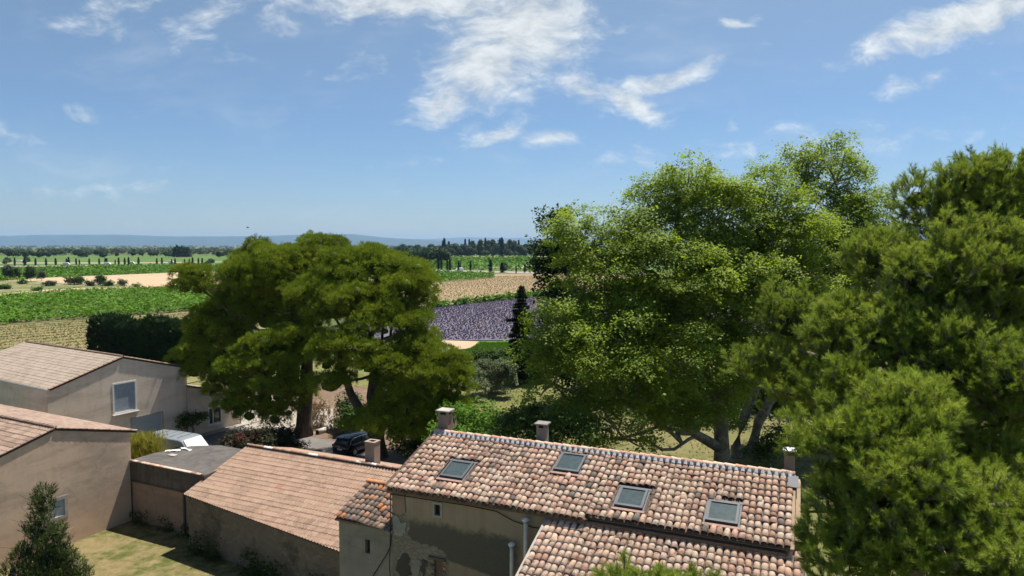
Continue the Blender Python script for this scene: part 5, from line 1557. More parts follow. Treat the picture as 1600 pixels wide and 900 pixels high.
tp, Cn = near_pine('large bushy pine with long needles filling the right side of the view', B3,
 [(13.118, 19, 18.761, 1.781, 1.442, 1.104), (11.812, 19.5, 19.143, 0.621, 0.621, 0.658), (12.634, 19, 19.728, 0.534, 0.516, 0.499), (13.642, 18.8, 19.623, 0.564, 0.511, 0.458), (12.967, 17.5, 17.23, 1.312, 1.312, 1.476), (11.162, 17.5, 17.23, 1.558, 1.394, 1.23), (10.504, 19.5, 17.508, 0.768, 0.768, 0.95), (8.399, 20.5, 15.745, 0.845, 0.845, 1.057), (7.656, 20.5, 14.479, 0.884, 0.845, 0.807),
  (8.897, 18.5, 15.615, 1.075, 1.075, 1.075), (9.901, 17.5, 15.744, 1.312, 1.23, 1.148), (10.917, 16.5, 15.245, 1.392, 1.314, 1.237), (8.463, 19, 14.01, 1.033, 1.033, 1.033), (11.227, 15, 14.922, 1.054, 1.054, 1.125), (13.578, 18, 15.679, 1.181, 1.181, 1.518), (11.602, 16.5, 13.822, 1.314, 1.237, 1.16), (12.325, 18, 17.208, 1.518, 1.434, 1.35), (11.312, 18.5, 16.315, 1.387, 1.214, 1.04), (8.702, 17, 14.349, 1.195, 1.075, 0.956), (9.432, 15.5, 13.926, 1.235, 1.053, 0.872), (10.878, 15, 13.186, 1.125, 0.984, 0.843)],
 [((lambda b: [(b[0], b[1], 0), (b[0] - .1, b[1], 6), (b[0] + .05, b[1] + .1, 11), (11.355, 17, 14.512), (11.517, 17.5, 16.571), (12.6, 18.5, 18.741)])(B3), [.42, .34, .27, .2, .13, .05]),
  ([(11.382, 17, 13.859), (10.586, 17.5, 15.078), (10.088, 18.5, 16.49)], [.13, .1, .04]),
  ([(11.45, 17, 12.213), (10.149, 17.8, 13.493), (8.8, 19, 14.828), (7.93, 20, 15.041)], [.15, .12, .08, .03])],
 [(((11.407, 17.2, 14.471)), [0, 1, 2, 3, 4, 8, 9, 11]), (((10.149, 17.8, 13.493)), [5, 6, 7, 10, 12, 13])], 41)
B4 = (7.779, 12.8, 11.629)
B4 = (B4[0], B4[1], 0.0)
tp2, Cn2 = near_pine('closer pine with bright rounded tips at the lower right corner of the view', B4,
 [(7.458, 13.6, 14.136, 1.071, 0.816, 0.561), (8.384, 14, 14.388, 0.63, 0.551, 0.472), (6.83, 14, 13.846, 0.446, 0.446, 0.446), (7.713, 12.6, 13.465, 0.968, 0.85, 0.732), (6.904, 13.4, 12.916, 0.703, 0.703, 0.829), (8.854, 12, 13.329, 0.81, 0.799, 0.787), (6.582, 13.2, 11.888, 0.767, 0.693, 0.619), (7.217, 12.5, 12.274, 0.937, 0.82, 0.703), (8.088, 12, 12.384, 0.9, 0.787, 0.675), (7.563, 13.6, 12.573, 0.892, 0.828, 0.765), (9.061, 13.5, 12.613, 0.886, 0.822, 0.759), (8.869, 11.5, 12.39, 0.647, 0.647, 0.647)],
 [((lambda b: [(b[0], b[1], 0), (b[0], b[1] + .1, 6), (b[0] - .05, b[1], 10.5), (7.864, 12.8, 12.641), (7.949, 12.9, 13.609), (7.868, 13, 14.08)])(B4), [.3, .25, .17, .12, .07, .03])],
 [(((7.878, 12.8, 12.263)), list(range(10)))], 42, tb=.08)
B5 = (2.599, 12.5, 11.281)
B5 = (B5[0], B5[1], 0.0)
near_pine('top of a young pine just poking up in front of the annexe roof', B5, [(2.299, 12.5, 11.056, 0.445, 0.375, 0.305), (2.941, 12.4, 11.062, 0.395, 0.349, 0.302), (2.608, 12.5, 10.53, 0.82, 0.674, 0.527)],
 [([(B5[0], B5[1], 0), (B5[0], B5[1] + .05, 6), (2.597, 12.5, 11.406)], [.2, .15, .04])], [(((2.605, 12.5, 10.781)), [0, 1, 2])], 43)
# dark cones among the branches of the two near pines
for tt, CC, sd in ((tp, Cn, 1), (tp2, Cn2, 2)):
    rnd = np.random.RandomState(sd)
    vis = CC[CC[:, 1] < np.percentile(CC[:, 1], 45)]
    for i in rnd.choice(len(vis), min(len(vis), 28), replace=False):
        a = Vector(vis[i]) + Vector(rnd.normal(size=3)) * .15
        d = Vector(rnd.normal(size=3)).normalized()
        mb = MB(); mb.tube([a, a + d * .02, a + d * .05, a + d * .085, a + d * .10], [.012, .03, .035, .022, .006], 7)
        mb.build('cone', M['cone'], tt)

# ---------------- young spruce at the lower left
def spruce(name, label, base, H_, R0, seed, mat='leaf_spruce', step=.34, droop=.25, sprays=22, pr=(7, 30, .11, .012), cat='tree', irregular=.25, z0=.8, up=.2):
    rnd = np.random.RandomState(seed)
    t = empty(name, base)
    tag(t, label, cat)
    trunk('trunk', [(0, 0, 0), (0, 0, H_ * .5), (0, 0, H_)], [H_ * .018 + .03, H_ * .012 + .02, .012], M['bark_grey'], t, 8)
    pv, pf_ = proto_needles(8, pr[0], pr[2], pr[3], 1.2, rnd, .08)
    pos, axs = [], []
    mb = MB()
    z = z0
    while z < H_ - .15:
        f = (z / H_)
        rmax = R0 * (1 - f) ** .8 * (1 + rnd.normal() * irregular * .5)
        nb = max(4, int(9 * (1 - f) + 4))
        for k in range(nb):
            a = rnd.uniform(0, 6.28)
            L = max(.12, rmax * rnd.uniform(1 - irregular, 1 + irregular * .6))
            d = np.array([math.cos(a), math.sin(a), 0])
            n_ = max(3, int(L / .10 * sprays / 22))
            tt_ = np.linspace(.15, 1, n_)
            hgt = z + up * L * tt_ - droop * L * tt_ ** 2 + .10 * L * tt_ ** 3
            tip = d * L
            mb.tube([(0, 0, z), (tip[0] * .5, tip[1] * .5, z + up * L * .5 - droop * L * .25), (tip[0], tip[1], hgt[-1])], [.03 * (1 - f) + .01, .015, .005], 4, False)
            side = np.array([-d[1], d[0], 0])
            for q, h in zip(tt_, hgt):
                for sgn in (-1, 0, 1):
                    wv_ = .30 * L * (1 - q) * sgn * rnd.uniform(.3, 1.1)
                    m = 2
                    for e in range(m):
                        pos.append(d * L * q + side * wv_ * (e + 1) / m + np.array([0, 0, h + rnd.normal() * .03 + .03]))
                        axs.append(d * .8 + side * sgn * .7 + np.array([0, 0, .5 + rnd.normal() * .25]))
        z += step * (1 - .35 * f) * rnd.uniform(.8, 1.2)
    pos, axs = np.array(pos), np.array(axs)
    N = len(pos)
    V, F, T_ = scatter(pv, pf_, pos, axs, rnd.uniform(.8, 1.3, N) * pr[1] / 30, np.clip(.45 + rnd.normal(size=N) * .18, 0, 1))
    tag(mb.build('branches', M['bark_grey'], t), kind='stuff')
    tag(mesh_np('needles', V, F, T_, M[mat], t), kind='stuff')
    print(name, len(F))
    return t
s0 = (-23.101, 33, 6.22)
near_pine('young dark spruce standing in front of the weathered gable wall', (s0[0], s0[1], 0.0),
 [(-23.147, 33, 5.155, 0.34, 0.34, 0.99), (-23.332, 33, 3.794, 0.68, 0.68, 0.928), (-22.388, 32.7, 3.408, 0.674, 0.674, 0.858), (-21.994, 33, 2.393, 0.619, 0.619, 0.619), (-24.137, 33, 2.817, 0.68, 0.68, 0.68), (-24.753, 33, 1.837, 0.68, 0.588, 0.495), (-23.009, 32.7, 2.114, 1.165, 1.103, 1.042), (-21.652, 33, 1.411, 0.804, 0.742, 0.68), (-23.613, 33, 0.262, 1.856, 1.639, 1.423)],
 [([(s0[0], s0[1], 0), (s0[0], s0[1], s0[2] * .6), (s0[0], s0[1], s0[2] + .15)], [.12, .07, .012])], [], 51, spr=.115, lob=.42, ls=(.25, .42),
 proto=proto_needles(10, 13, .15, .026, 1.0, np.random.RandomState(51), .30), mat='leaf_spruce', inset=.42, name='spruce_tree', nsc=(.7, 1.25), inner=False, upb=1.1, minz=-.6)
s1 = (1.239, 88, 12.64)
spruce('spruce_tree', 'slender blue-green spruce between the pines and the plane tree', (s1[0], s1[1], 0), s1[2], 2.6, 52, mat='leaf_dark', step=.55, sprays=14, pr=(7, 60, .16, .05), irregular=.4, up=.05, droop=.2)

# ---------------- garden trees and shrubs
def bush(name, label, masses, seed, mat, size=.16, lobe=.9, puff=.42, nt=5, trunkh=None, cat='shrub', group=None, bark='bark_grey', tb=0.0, base=None):
    b = base or (float(np.mean([m[0] for m in masses])), float(np.mean([m[1] for m in masses])), 0.0)
    ps = proto_leaves(8, 5, size * 1.5, size * 1.25, np.random.RandomState(seed), .8)
    top = min(m[2] for m in masses)
    tr = [([(b[0], b[1], 0), (b[0], b[1], max(.3, top * .6)), (masses[0][0], masses[0][1], max(.5, top))], [.14, .1, .06])]
    return broadleaf(name, label, b, masses, tr, seed, mat, lobe, puff, nt, ps, None, cat, bark, twig=True, group=group, tb=tb, prune=.6, minz=-.6)
bush('dark_pine', 'tall dark conifer mostly hidden behind the left edge of the plane tree', [(4.974, 74, 20.275, 1.803, 1.595, 1.387), (4.499, 74, 18.069, 2.081, 1.664, 1.248), (4.718, 74, 15.091, 2.358, 1.803, 1.248), (5.562, 74, 12.657, 2.497, 1.942, 1.387), (5.924, 74, 9.862, 2.774, 2.427, 2.081), (6.234, 74, 17.17, 2.358, 2.011, 1.664), (6.645, 74, 5.644, 3.052, 2.913, 2.774)], 61, 'leaf_dark', .24, 1.6, .75, 5, cat='tree', bark='bark_pine')
bush('olive_tree', 'grey-green olive tree on the garden lawn beyond the ridge', [(-2.485, 82, 1.96, 1.306, 1.306, 1.844), (-3.491, 82, 3.135, 0.922, 0.922, 1.076), (-1.709, 82, 1.175, 1.076, 1.076, 1.23)], 62, 'leaf_olive', .12, .8, .45, 5, cat='tree')
bush('laurel_hedge', 'bright green laurel hedge behind the left part of the farmhouse ridge', [(-4.201, 52, 4.582, 1.072, 1.023, 0.975), (-2.667, 51, 4.496, 1.53, 1.291, 1.052), (-4.76, 50, 3.892, 1.406, 1.125, 0.843), (-1.166, 49, 4.553, 1.286, 1.102, 0.918), (-2.743, 48, 3.991, 1.799, 1.305, 0.81)], 63, 'leaf_bright', .15, .95, .5, 5, cat='hedge')
bush('shrub', 'olive-green shrubs behind the grey chimney on the ridge', [(0.875, 46, 5.687, 1.724, 1.423, 1.121), (2.931, 44, 5.925, 1.402, 1.237, 1.072), (4.815, 44, 5.925, 1.402, 1.155, 0.907), (0, 45, 4.431, 1.35, 1.097, 0.843), (2.097, 44, 4.733, 1.649, 1.196, 0.742)], 64, 'leaf_mid', .14, .95, .5, 5)
bush('shrub', 'shady evergreen mass at the foot of the forked pine', [(-15.213, 64, 1.177, 1.32, 1.32, 1.44), (-15.983, 66, 1.923, 1.237, 1.237, 1.361), (-8.837, 58, 1.354, 1.957, 1.576, 1.196), (-7.472, 56, 1.114, 1.575, 1.312, 1.05)], 65, 'leaf_mid', .15, 1.0, .5, 5, tb=-.1)
bush('shrub', 'dark leafy thicket below the bright meadow, left of the spruce', [(-4.991, 96, 1.788, 1.979, 1.619, 1.26), (-2.245, 95, 2.138, 2.315, 1.87, 1.425), (0, 92, 1.322, 2.242, 1.897, 1.552), (-6.597, 93, 1.408, 1.918, 1.482, 1.046), (2.555, 90, 1.255, 2.53, 2.193, 1.856)], 66, 'leaf_mid', .2, 1.2, .65, 5, tb=-.12)
bush('shrub', 'pale green garden shrub beside the olive tree', [(-4.545, 80, 2.351, 0.975, 0.975, 1.05), (-3.696, 78, 1.622, 0.731, 0.731, 0.877), (-0.757, 80, 2.733, 1.05, 1.05, 1.35)], 67, 'leaf_olive', .15, .8, .45, 5)
bush('shrub', 'small dark bush at the right foot of the plane trunks', [(19.3, 50, 2.923, 0.843, 0.797, 0.75), (18.121, 50, 2.342, 0.656, 0.609, 0.562), (21.05, 52, 2.824, 0.78, 0.78, 1.072)], 68, 'leaf_mid', .15, .8, .45, 5, tb=-.1)
bush('oleander', 'dark oleander with crimson flowers on its left side, behind the pink barn', [(-20.555, 52, 2.824, 1.56, 1.267, 0.975), (-18.931, 53, 2.532, 1.689, 1.391, 1.093), (-21.146, 51, 2.523, 0.86, 0.86, 0.956), (-19.205, 51, 2.375, 1.53, 1.195, 0.86), (-17.68, 53, 2.019, 0.993, 0.894, 0.795)], 69, 'leaf_oleander', .13, .8, .45, 5)
rnd = np.random.RandomState(70)
ole = [o for o in COL.objects if o.name.startswith('oleander')][0]
cc = rel([(-21.123, 50.6, 2.743, 0.806, 0.806, 0.806), (-20.71, 50.8, 3.174, 0.667, 0.619, 0.571), (-20.348, 51.5, 3.369, 0.965, 0.676, 0.386)], tuple(ole.location))
P_, D_ = surface(cc, .35, rnd, .6, .95, .4, -.5)
pv, pf_ = proto_leaves(6, 5, .10, .09, rnd)
V, F, T_ = scatter(pv, pf_, P_, D_ + .3 * rnd.normal(size=D_.shape), rnd.uniform(.8, 1.3, len(P_)), rnd.rand(len(P_)))
tag(mesh_np('flowers', V, F, T_, M['flower_red'], ole), kind='stuff')
bush('climbing_shrub', 'thin climber trained on the corner of the cream building', [(-29.468, 62, 1.942, 0.93, 0.668, 0.407), (-29.874, 61.6, 1.689, 0.52, 0.491, 0.462), (-28.915, 62.6, 1.968, 0.528, 0.411, 0.293)], 71, 'leaf_mid', .12, .6, .35, 5)
# pale broom tuft behind the garage
rnd = np.random.RandomState(72)
bt_ = (-27.998, 51, 2.622)
tuft = empty('broom_tuft', (bt_[0], bt_[1], 0))
tag(tuft, 'yellow-green bamboo-like tuft between the near outbuilding and the van', 'plant')
n_ = 1500
pos = np.stack([rnd.normal(size=n_) * .62, rnd.normal(size=n_) * .5, rnd.uniform(.6, 3.3, n_)], 1)
pv, pf_ = proto_needles(8, 8, .5, .022, .5, rnd, .2)
V, F, T_ = scatter(pv, pf_, pos, np.array([0, 0, 1.]) + rnd.normal(size=(n_, 3)) * .2, rnd.uniform(.8, 1.5, n_), np.clip(.5 + rnd.normal(size=n_) * .2, 0, 1))
tag(mesh_np('stems', V, F, T_, M['leaf_yellow'], tuft), kind='stuff')
mb = MB()
for k in range(40):
    a = Vector((rnd.normal() * .5, rnd.normal() * .4, 0)); mb.tube([a, a * 1.05 + Vector((0, 0, 2.0)), a * 1.2 + Vector((0, 0, 3.9))], [.02, .015, .008], 3)
tag(mb.build('canes', M['leaf_yellow'], tuft), kind='stuff')

# clipped dark hedge in the hay field
def hedge(label, A, B_, h, wd, seed, mat, size=.22, nden=60, name='hedge', rough=.35, cat='hedge'):
    rnd = np.random.RandomState(seed)
    A, B_ = np.array(A), np.array(B_)
    L = np.linalg.norm(B_ - A)
    u = (B_ - A) / L
    nn = np.array([-u[1], u[0], 0])
    t = empty(name, tuple(A))
    tag(t, label, cat)
    n_ = int(L * h * nden * 1.2)
    s = rnd.uniform(0, L, n_)
    face = rnd.choice(4, n_, p=[.42, .25, .25, .08])
    a = np.where(face == 0, -wd / 2, np.where(face == 1, rnd.uniform(-wd / 2, wd / 2, n_), wd / 2))
    z = np.where(face == 1, h, rnd.uniform(0.05, h, n_))
    bulge = np.sin(s * 1.7) * .18 + np.sin(s * 3.9 + 1) * .12 + np.sin(s * .6) * .2
    z = z * (1 + (bulge * .35 + rnd.normal(size=n_) * .05) * (z / h))
    taper = 1 - .25 * (z / h) ** 3
    a = a * taper * (1 + bulge * .5) + rnd.normal(size=n_) * rough * .4
    e = face == 3
    s = np.where(e, rnd.choice([0, L], n_) + rnd.normal(size=n_) * .2, s)
    a = np.where(e, rnd.uniform(-wd / 2, wd / 2, n_), a)
    pos = u[None] * s[:, None] + nn[None] * a[:, None] + np.array([0, 0, 1.])[None] * z[:, None]
    ax = nn[None] * np.sign(a)[:, None] * .7 + np.array([0, 0, .9]) + rnd.normal(size=(n_, 3)) * .35
    pv, pf_ = proto_needles(8, 7, size * 2, size * .45, .9, rnd, size)
    V, F, T_ = scatter(pv, pf_, pos, ax, rnd.uniform(.8, 1.4, n_), np.clip(.5 + rnd.normal(size=n_) * .2 + .2 * bulge, 0, 1))
    tag(mesh_np('foliage', V, F, T_, M[mat], t), kind='stuff')
    mb = MB()
    for k in range(int(L / 1.2)):
        q = u * (k + .5) * 1.2
        mb.tube([q, q + np.array([0, 0, h * .55]), q + np.array([0, 0, h * .9])], [.07, .06, .03], 5)
    mb.box(tuple(u * L / 2 + np.array([0, 0, h * .45])), (L * .94, wd * .45, h * .7), Matrix.Rotation(math.atan2(u[1], u[0]), 3, 'Z'))  # near-black solid box filling the middle of the hedge
    tag(mb.build('stems', M['dark'], t), kind='stuff')  # stems together with the near-black solid box
    print('hedge', len(F))
hA, hB = (-66.929, 110.325, 0), (-41.987, 100.889, 0)
hedge('long dark evergreen hedge at the edge of the mown hay field', hA, hB, 5.6, 4.0, 81, 'leaf_dark', .26, 60)

# ---------------- field crops
def inpoly(P, poly):
    x, y = P[:, 0], P[:, 1]
    ins = np.zeros(len(P), bool)
    n_ = len(poly)
    for i in range(n_):
        x1, y1 = poly[i][0], poly[i][1]
        x2, y2 = poly[(i + 1) % n_][0], poly[(i + 1) % n_][1]
        c = ((y1 > y) != (y2 > y)) & (x < (x2 - x1) * (y - y1) / (y2 - y1 + 1e-12) + x1)
        ins ^= c
    return ins
def rows(poly, ang, gap, step, rnd, jit=.2, drop=.05):
    p = np.array([(q[0], q[1]) for q in poly])
    c, s = math.cos(ang), math.sin(ang)
    q = np.stack([p[:, 0] * c + p[:, 1] * s, -p[:, 0] * s + p[:, 1] * c], 1)
    a = np.arange(q[:, 0].min(), q[:, 0].max(), step)
    b = np.arange(q[:, 1].min(), q[:, 1].max(), gap)
    A, B_ = np.meshgrid(a, b)
    A = A.ravel() + rnd.normal(size=A.size) * step * .4
    B_ = B_.ravel() + rnd.normal(size=B_.size) * jit
    P = np.stack([A * c - B_ * s, A * s + B_ * c, np.zeros_like(A)], 1)
    # only what the view could show
    k = inpoly(P, poly) & (rnd.rand(len(P)) > drop) & (P[:, 1] > 20) & (np.abs(P[:, 0]) < P[:, 1] * .9 + 10)
    return P[k]
def crop(name, P, proto, mat, sc_, rnd, lift=.1, tb=.5, tv=.18, updir=.25):
    pv, pf_ = proto
    N = len(P)
    V, F, T_ = scatter(pv, pf_, P + np.array([0, 0, lift]), np.array([0, 0, 1.]) + rnd.normal(size=(N, 3)) * updir, rnd.uniform(*sc_, N), np.clip(tb + rnd.normal(size=N) * tv, 0, 1))
    print(name, N, len(F))
    return tag(mesh_np(name, V, F, T_, mat), kind='stuff')
rnd = np.random.RandomState(90)
vine = proto_leaves(10, 9, .85, .75, rnd, .8)
vine[0][..., 2] += .75
VY1 = [(-121.154, 146.058, 0), (-115.427, 153.124, 0), (-102.834, 168.008, 0), (-87.201, 186.071, 0), (-75.313, 210.757, 0), (-110.54, 309.865, 0), (-139.244, 282.425, 0), (-169.461, 257.685, 0), (-174.889, 232.588, 0), (-180.355, 217.98, 0)]
P = rows(VY1, math.atan2(VY1[3][1] - VY1[1][1], VY1[3][0] - VY1[1][0]), 2.3, 1.0, rnd, .25, .07)
nz_ = np.sin(P[:, 0] * .07 + 1) * np.sin(P[:, 1] * .11) + rnd.normal(size=len(P)) * .5
P = P[nz_ > -1.15]
crop('vines', P, vine, M['leaf_vine'], (.7, 1.3), rnd)
VY2 = [(-251.924, 304.929, 0), (-258.155, 376.943, 0), (-222.297, 447.282, 0), (-189.847, 506.284, 0), (-221.975, 592.154, 0), (-289.66, 583.165, 0), (-350.548, 542.017, 0), (-387.102, 469.156, 0)]
P = rows(VY2, .12, 3.0, 2.0, rnd, .3, .05)
vine2 = proto_leaves(6, 4, 1.2, 1.5, rnd, .6)
vine2[0][..., 2] += .6
crop('vines', P, vine2, M['leaf_vine'], (.8, 1.3), rnd, tb=.42)
VY3 = [(-45.804, 304.929, 0), (-34.805, 337.146, 0), (-22.119, 362.676, 0), (-10.821, 384.504, 0), (-10.978, 418.038, 0), (-47.236, 457.958, 0), (-68.706, 457.958, 0)]
P = rows(VY3, -.55, 2.6, 1.4, rnd, .25, .1)
crop('vines', P, vine2, M['leaf_vine'], (.6, 1.0), rnd, tb=.4)
P = rows([(-83.886, 447.282, 0), (-52.208, 506.284, 0), (83.886, 447.282, 0), (171.766, 917.047, 0), (-171.766, 917.047, 0)], -.2, 6.0, 5.0, rnd, .4, .2)
P = P[~inpoly(P, [(-27.942, 542.017, 0), (9.882, 527.136, 0), (71.193, 506.284, 0), (94.923, 675.422, 0), (24.455, 652.488, 0), (0, 592.154, 0)])]
crop('vines', P, vine2, M['leaf_vine'], (1.2, 2.2), rnd, tb=.42)
# row of vines along the far edge of the lavender
A, B_ = np.array((-23.557, 195.622, 0)), np.array((24.538, 261.206, 0))
k = rnd.rand(420)
P = A + (B_ - A) * k[:, None] + rnd.normal(size=(420, 3)) * np.array([.5, .8, 0])
P = P[np.sin(k * 40) + rnd.rand(420) > -.7]
crop('vines', P, vine, M['leaf_vine'], (.8, 1.4), rnd, tb=.45)
# lavender
LV = [(-30.83, 163.671, 0), (-20.559, 198.68, 0), (-4.17, 221.78, 0), (31.684, 259.434, 0), (16.059, 130.936, 0), (-11.577, 129.152, 0), (-22.389, 131.847, 0)]
P = rows(LV, -.33, 1.1, .55, rnd, .12, .08)
lav = proto_needles(8, 6, .36, .32, 1.5, rnd, .04)
nz_ = np.sin(P[:, 0] * .35) * np.sin(P[:, 1] * .2 + P[:, 0] * .1)
crop('lavender', P, lav, M['lavender'], (.7, 1.15), rnd, .05, .5, .13)
P = LV_ = P[rnd.rand(len(P)) < .05]
crop('field_weeds', P, lav, M['hay'], (.6, 1.0), rnd, .2, .7, .15)
# harvested lavender stubble rows
ST = [(-35.364, 187.906, 0), (-21.448, 207.321, 0), (-4.372, 232.588, 0), (33.494, 274.323, 0), (50.97, 418.038, 0), (-10.306, 392.374, 0), (-33.065, 320.232, 0), (-54.653, 291.017, 0)]
sa, sb = (-25.435, 246.071, 0), (15.683, 278.315, 0)
P = rows(ST, math.atan2(sb[1] - sa[1], sb[0] - sa[0]), 4.2, .6, rnd, .15, .05)
tus = proto_needles(8, 7, .5, .3, 1.5, rnd, .02)
crop('stubble_tussocks', P, tus, M['hay'], (.7, 1.2), rnd, .0, .42, .2)
# mown swaths
SW = [(-71.477, 87.726, 0), (-45.775, 96.747, 0), (-85.883, 182.505, 0), (-100.197, 163.671, 0), (-112.722, 149.508, 0), (-116.62, 143.845, 0)]
P = rows(SW, math.atan2(VY1[3][1] - VY1[1][1], VY1[3][0] - VY1[1][0]), 4.6, .28, rnd, .3, .04)
crop('hay_swaths', P, proto_needles(8, 9, .55, .16, 1.55, rnd, .02), M['hay'], (.7, 1.2), rnd, .0, .5, .15)
P = np.stack([rnd.uniform(-110, -30, 5000), rnd.uniform(75, 165, 5000), np.zeros(5000)], 1)
P = P[inpoly(P, SW)]
crop('grass_tufts', P, proto_needles(8, 9, .45, .06, 1.0, rnd, .05), M['grass_leaf'], (.5, 1.0), rnd)
# meadow, lawns, yard
def tufts(name, poly, n_, rnd, proto, mat, sc_, clump=0, tb=.5, sd=.2):
    p = np.array([(q[0], q[1]) for q in poly])
    P = np.stack([rnd.uniform(p[:, 0].min(), p[:, 0].max(), n_), rnd.uniform(p[:, 1].min(), p[:, 1].max(), n_), np.zeros(n_)], 1)
    P = P[inpoly(P, poly)]
    if clump:
        v = np.array([mathutils_noise(Vector((a * clump, b * clump, 3.0))) for a, b, _ in P])
        P = P[v + rnd.rand(len(P)) * .35 > .12]
    crop(name, P, proto, mat, sc_, rnd, .0, tb, sd)
import mathutils
def mathutils_noise(v): return mathutils.noise.noise(v)
YD = [(-34, 22), (-6, 22), (-6, 32), (-8.6, 33), (-19, 39.3), (-24.9, 43.6), (-30, 33)]
gr = proto_needles(8, 9, .15, .022, 1.0, rnd, .02)
tufts('yard_grass', YD, 18000, rnd, gr, M['grass_leaf'], (.5, 1.2), .55, .4)
tufts('dry_grass', YD, 7000, rnd, gr, M['hay'], (.4, .8), 0, .6)
tufts('meadow_grass', [(-7.148, 116.441, 0), (-5.621, 124.076, 0), (11.711, 124.076, 0), (9.749, 103.095, 0), (-11.083, 106.589, 0)], 9000, rnd, proto_needles(8, 9, .6, .10, 1.0, rnd, .05), M['leaf_bright'], (.6, 1.1))
tufts('lawn_grass', [(-6.827, 59.695, 0), (-12.227, 107.806, 0), (11.133, 117.893, 0), (56.042, 107.806, 0), (27.786, 52.88, 0), (5.052, 52.88, 0)], 18000, rnd, proto_needles(8, 7, .3, .05, 1.0, rnd, .02), M['grass_leaf'], (.5, 1.1), .15)
# weeds against the walls of the yard
for (A, B_, n_, h, lab) in (((-19.0, 39.1), (-8.9, 32.6), 900, (.8, 2.6), 'wall_weeds'), ((-24.6, 43.1), (-19.4, 40.7), 260, (.6, 1.9), 'wall_weeds')):
    k = rnd.rand(n_) ** 1.0
    P = np.stack([A[0] + (B_[0] - A[0]) * k, A[1] + (B_[1] - A[1]) * k, np.zeros(n_)], 1) + rnd.normal(size=(n_, 3)) * np.array([.18, .18, 0])
    hh = np.abs(np.sin(k * 23) * np.sin(k * 7 + 1))
    P = P[hh + .2 * rnd.rand(n_) > .5]
    P[:, 2] = rnd.rand(len(P)) ** 2 * h[1] * .5
    crop(lab, P, proto_leaves(8, 7, .2, .12, rnd, .9), M['leaf_mid'], (.7, 1.3), rnd, .0, .3)
# patch of bushes in the scrub
def small_plants():
    specs = [(12, 437, 3.6, 11, 'loose grey-green tree at the left edge of the scrub strip'), (25, 437, 3.0, 9, 'second loose grey-green tree in the scrub strip'),
             (47, 440, 3.4, 11, 'rounder tree standing alone in the scrub strip'), (64, 439, 2.2, 7.5, 'slim pale tree right of the rounder scrub tree'),
             (108, 445, 3.2, 4.6, 'wide olive-coloured bush on the cut wheat field'), (122, 445, 3.2, 5.5, 'taller brownish bush beside the wide olive bush'),
             (140, 447, 3, 2.6, 'low green scrub bush left of the dark one'), (156, 446, 3.2, 6.5, 'dark upright bush at the middle of the scrub'),
             (168, 447, 2.6, 3.0, 'low bush just right of the dark upright bush'), (190, 447, 2.4, 3.8, 'small pointed bush near the end of the scrub'),
             (213, 449, 2.2, 1.6, 'last low bush at the right end of the scrub'), (34, 444, 2.6, 2.6, 'dark low bush at the foot of the rounder tree'),
             (75, 447, 3.6, 2.0, 'spreading green bush before the slim pale tree'), (56, 455, 2.2, 1.5, 'lone dark bush at the near edge of the scrub'), (5, 452, 4, 2, 'low green bush at the left edge of the picture')]
    for i, (px, py, r, h, lab) in enumerate(specs):
        d = 18 * 1067 / (py - 383.2)
        X = (px - 800) / 1067 * d
        r *= .66; h *= .66
        ms = [(X, d, h * .6, r * .8, r * .8, h * .42), (X - r * .45, d + .4, h * .42, r * .55, r * .5, h * .35), (X + r * .4, d, h * .45, r * .5, r * .5, h * .33)]
        bush('scrub_bush' if h < 5 else 'scrub_tree', lab, ms, 200 + i, 'leaf_mid' if i % 3 else 'leaf_poplar', .35, 1.1, .8, 4, cat='shrub' if h < 5 else 'tree', base=(X, d, 0.0), tb=.12 if i != 7 else -.2)
small_plants()

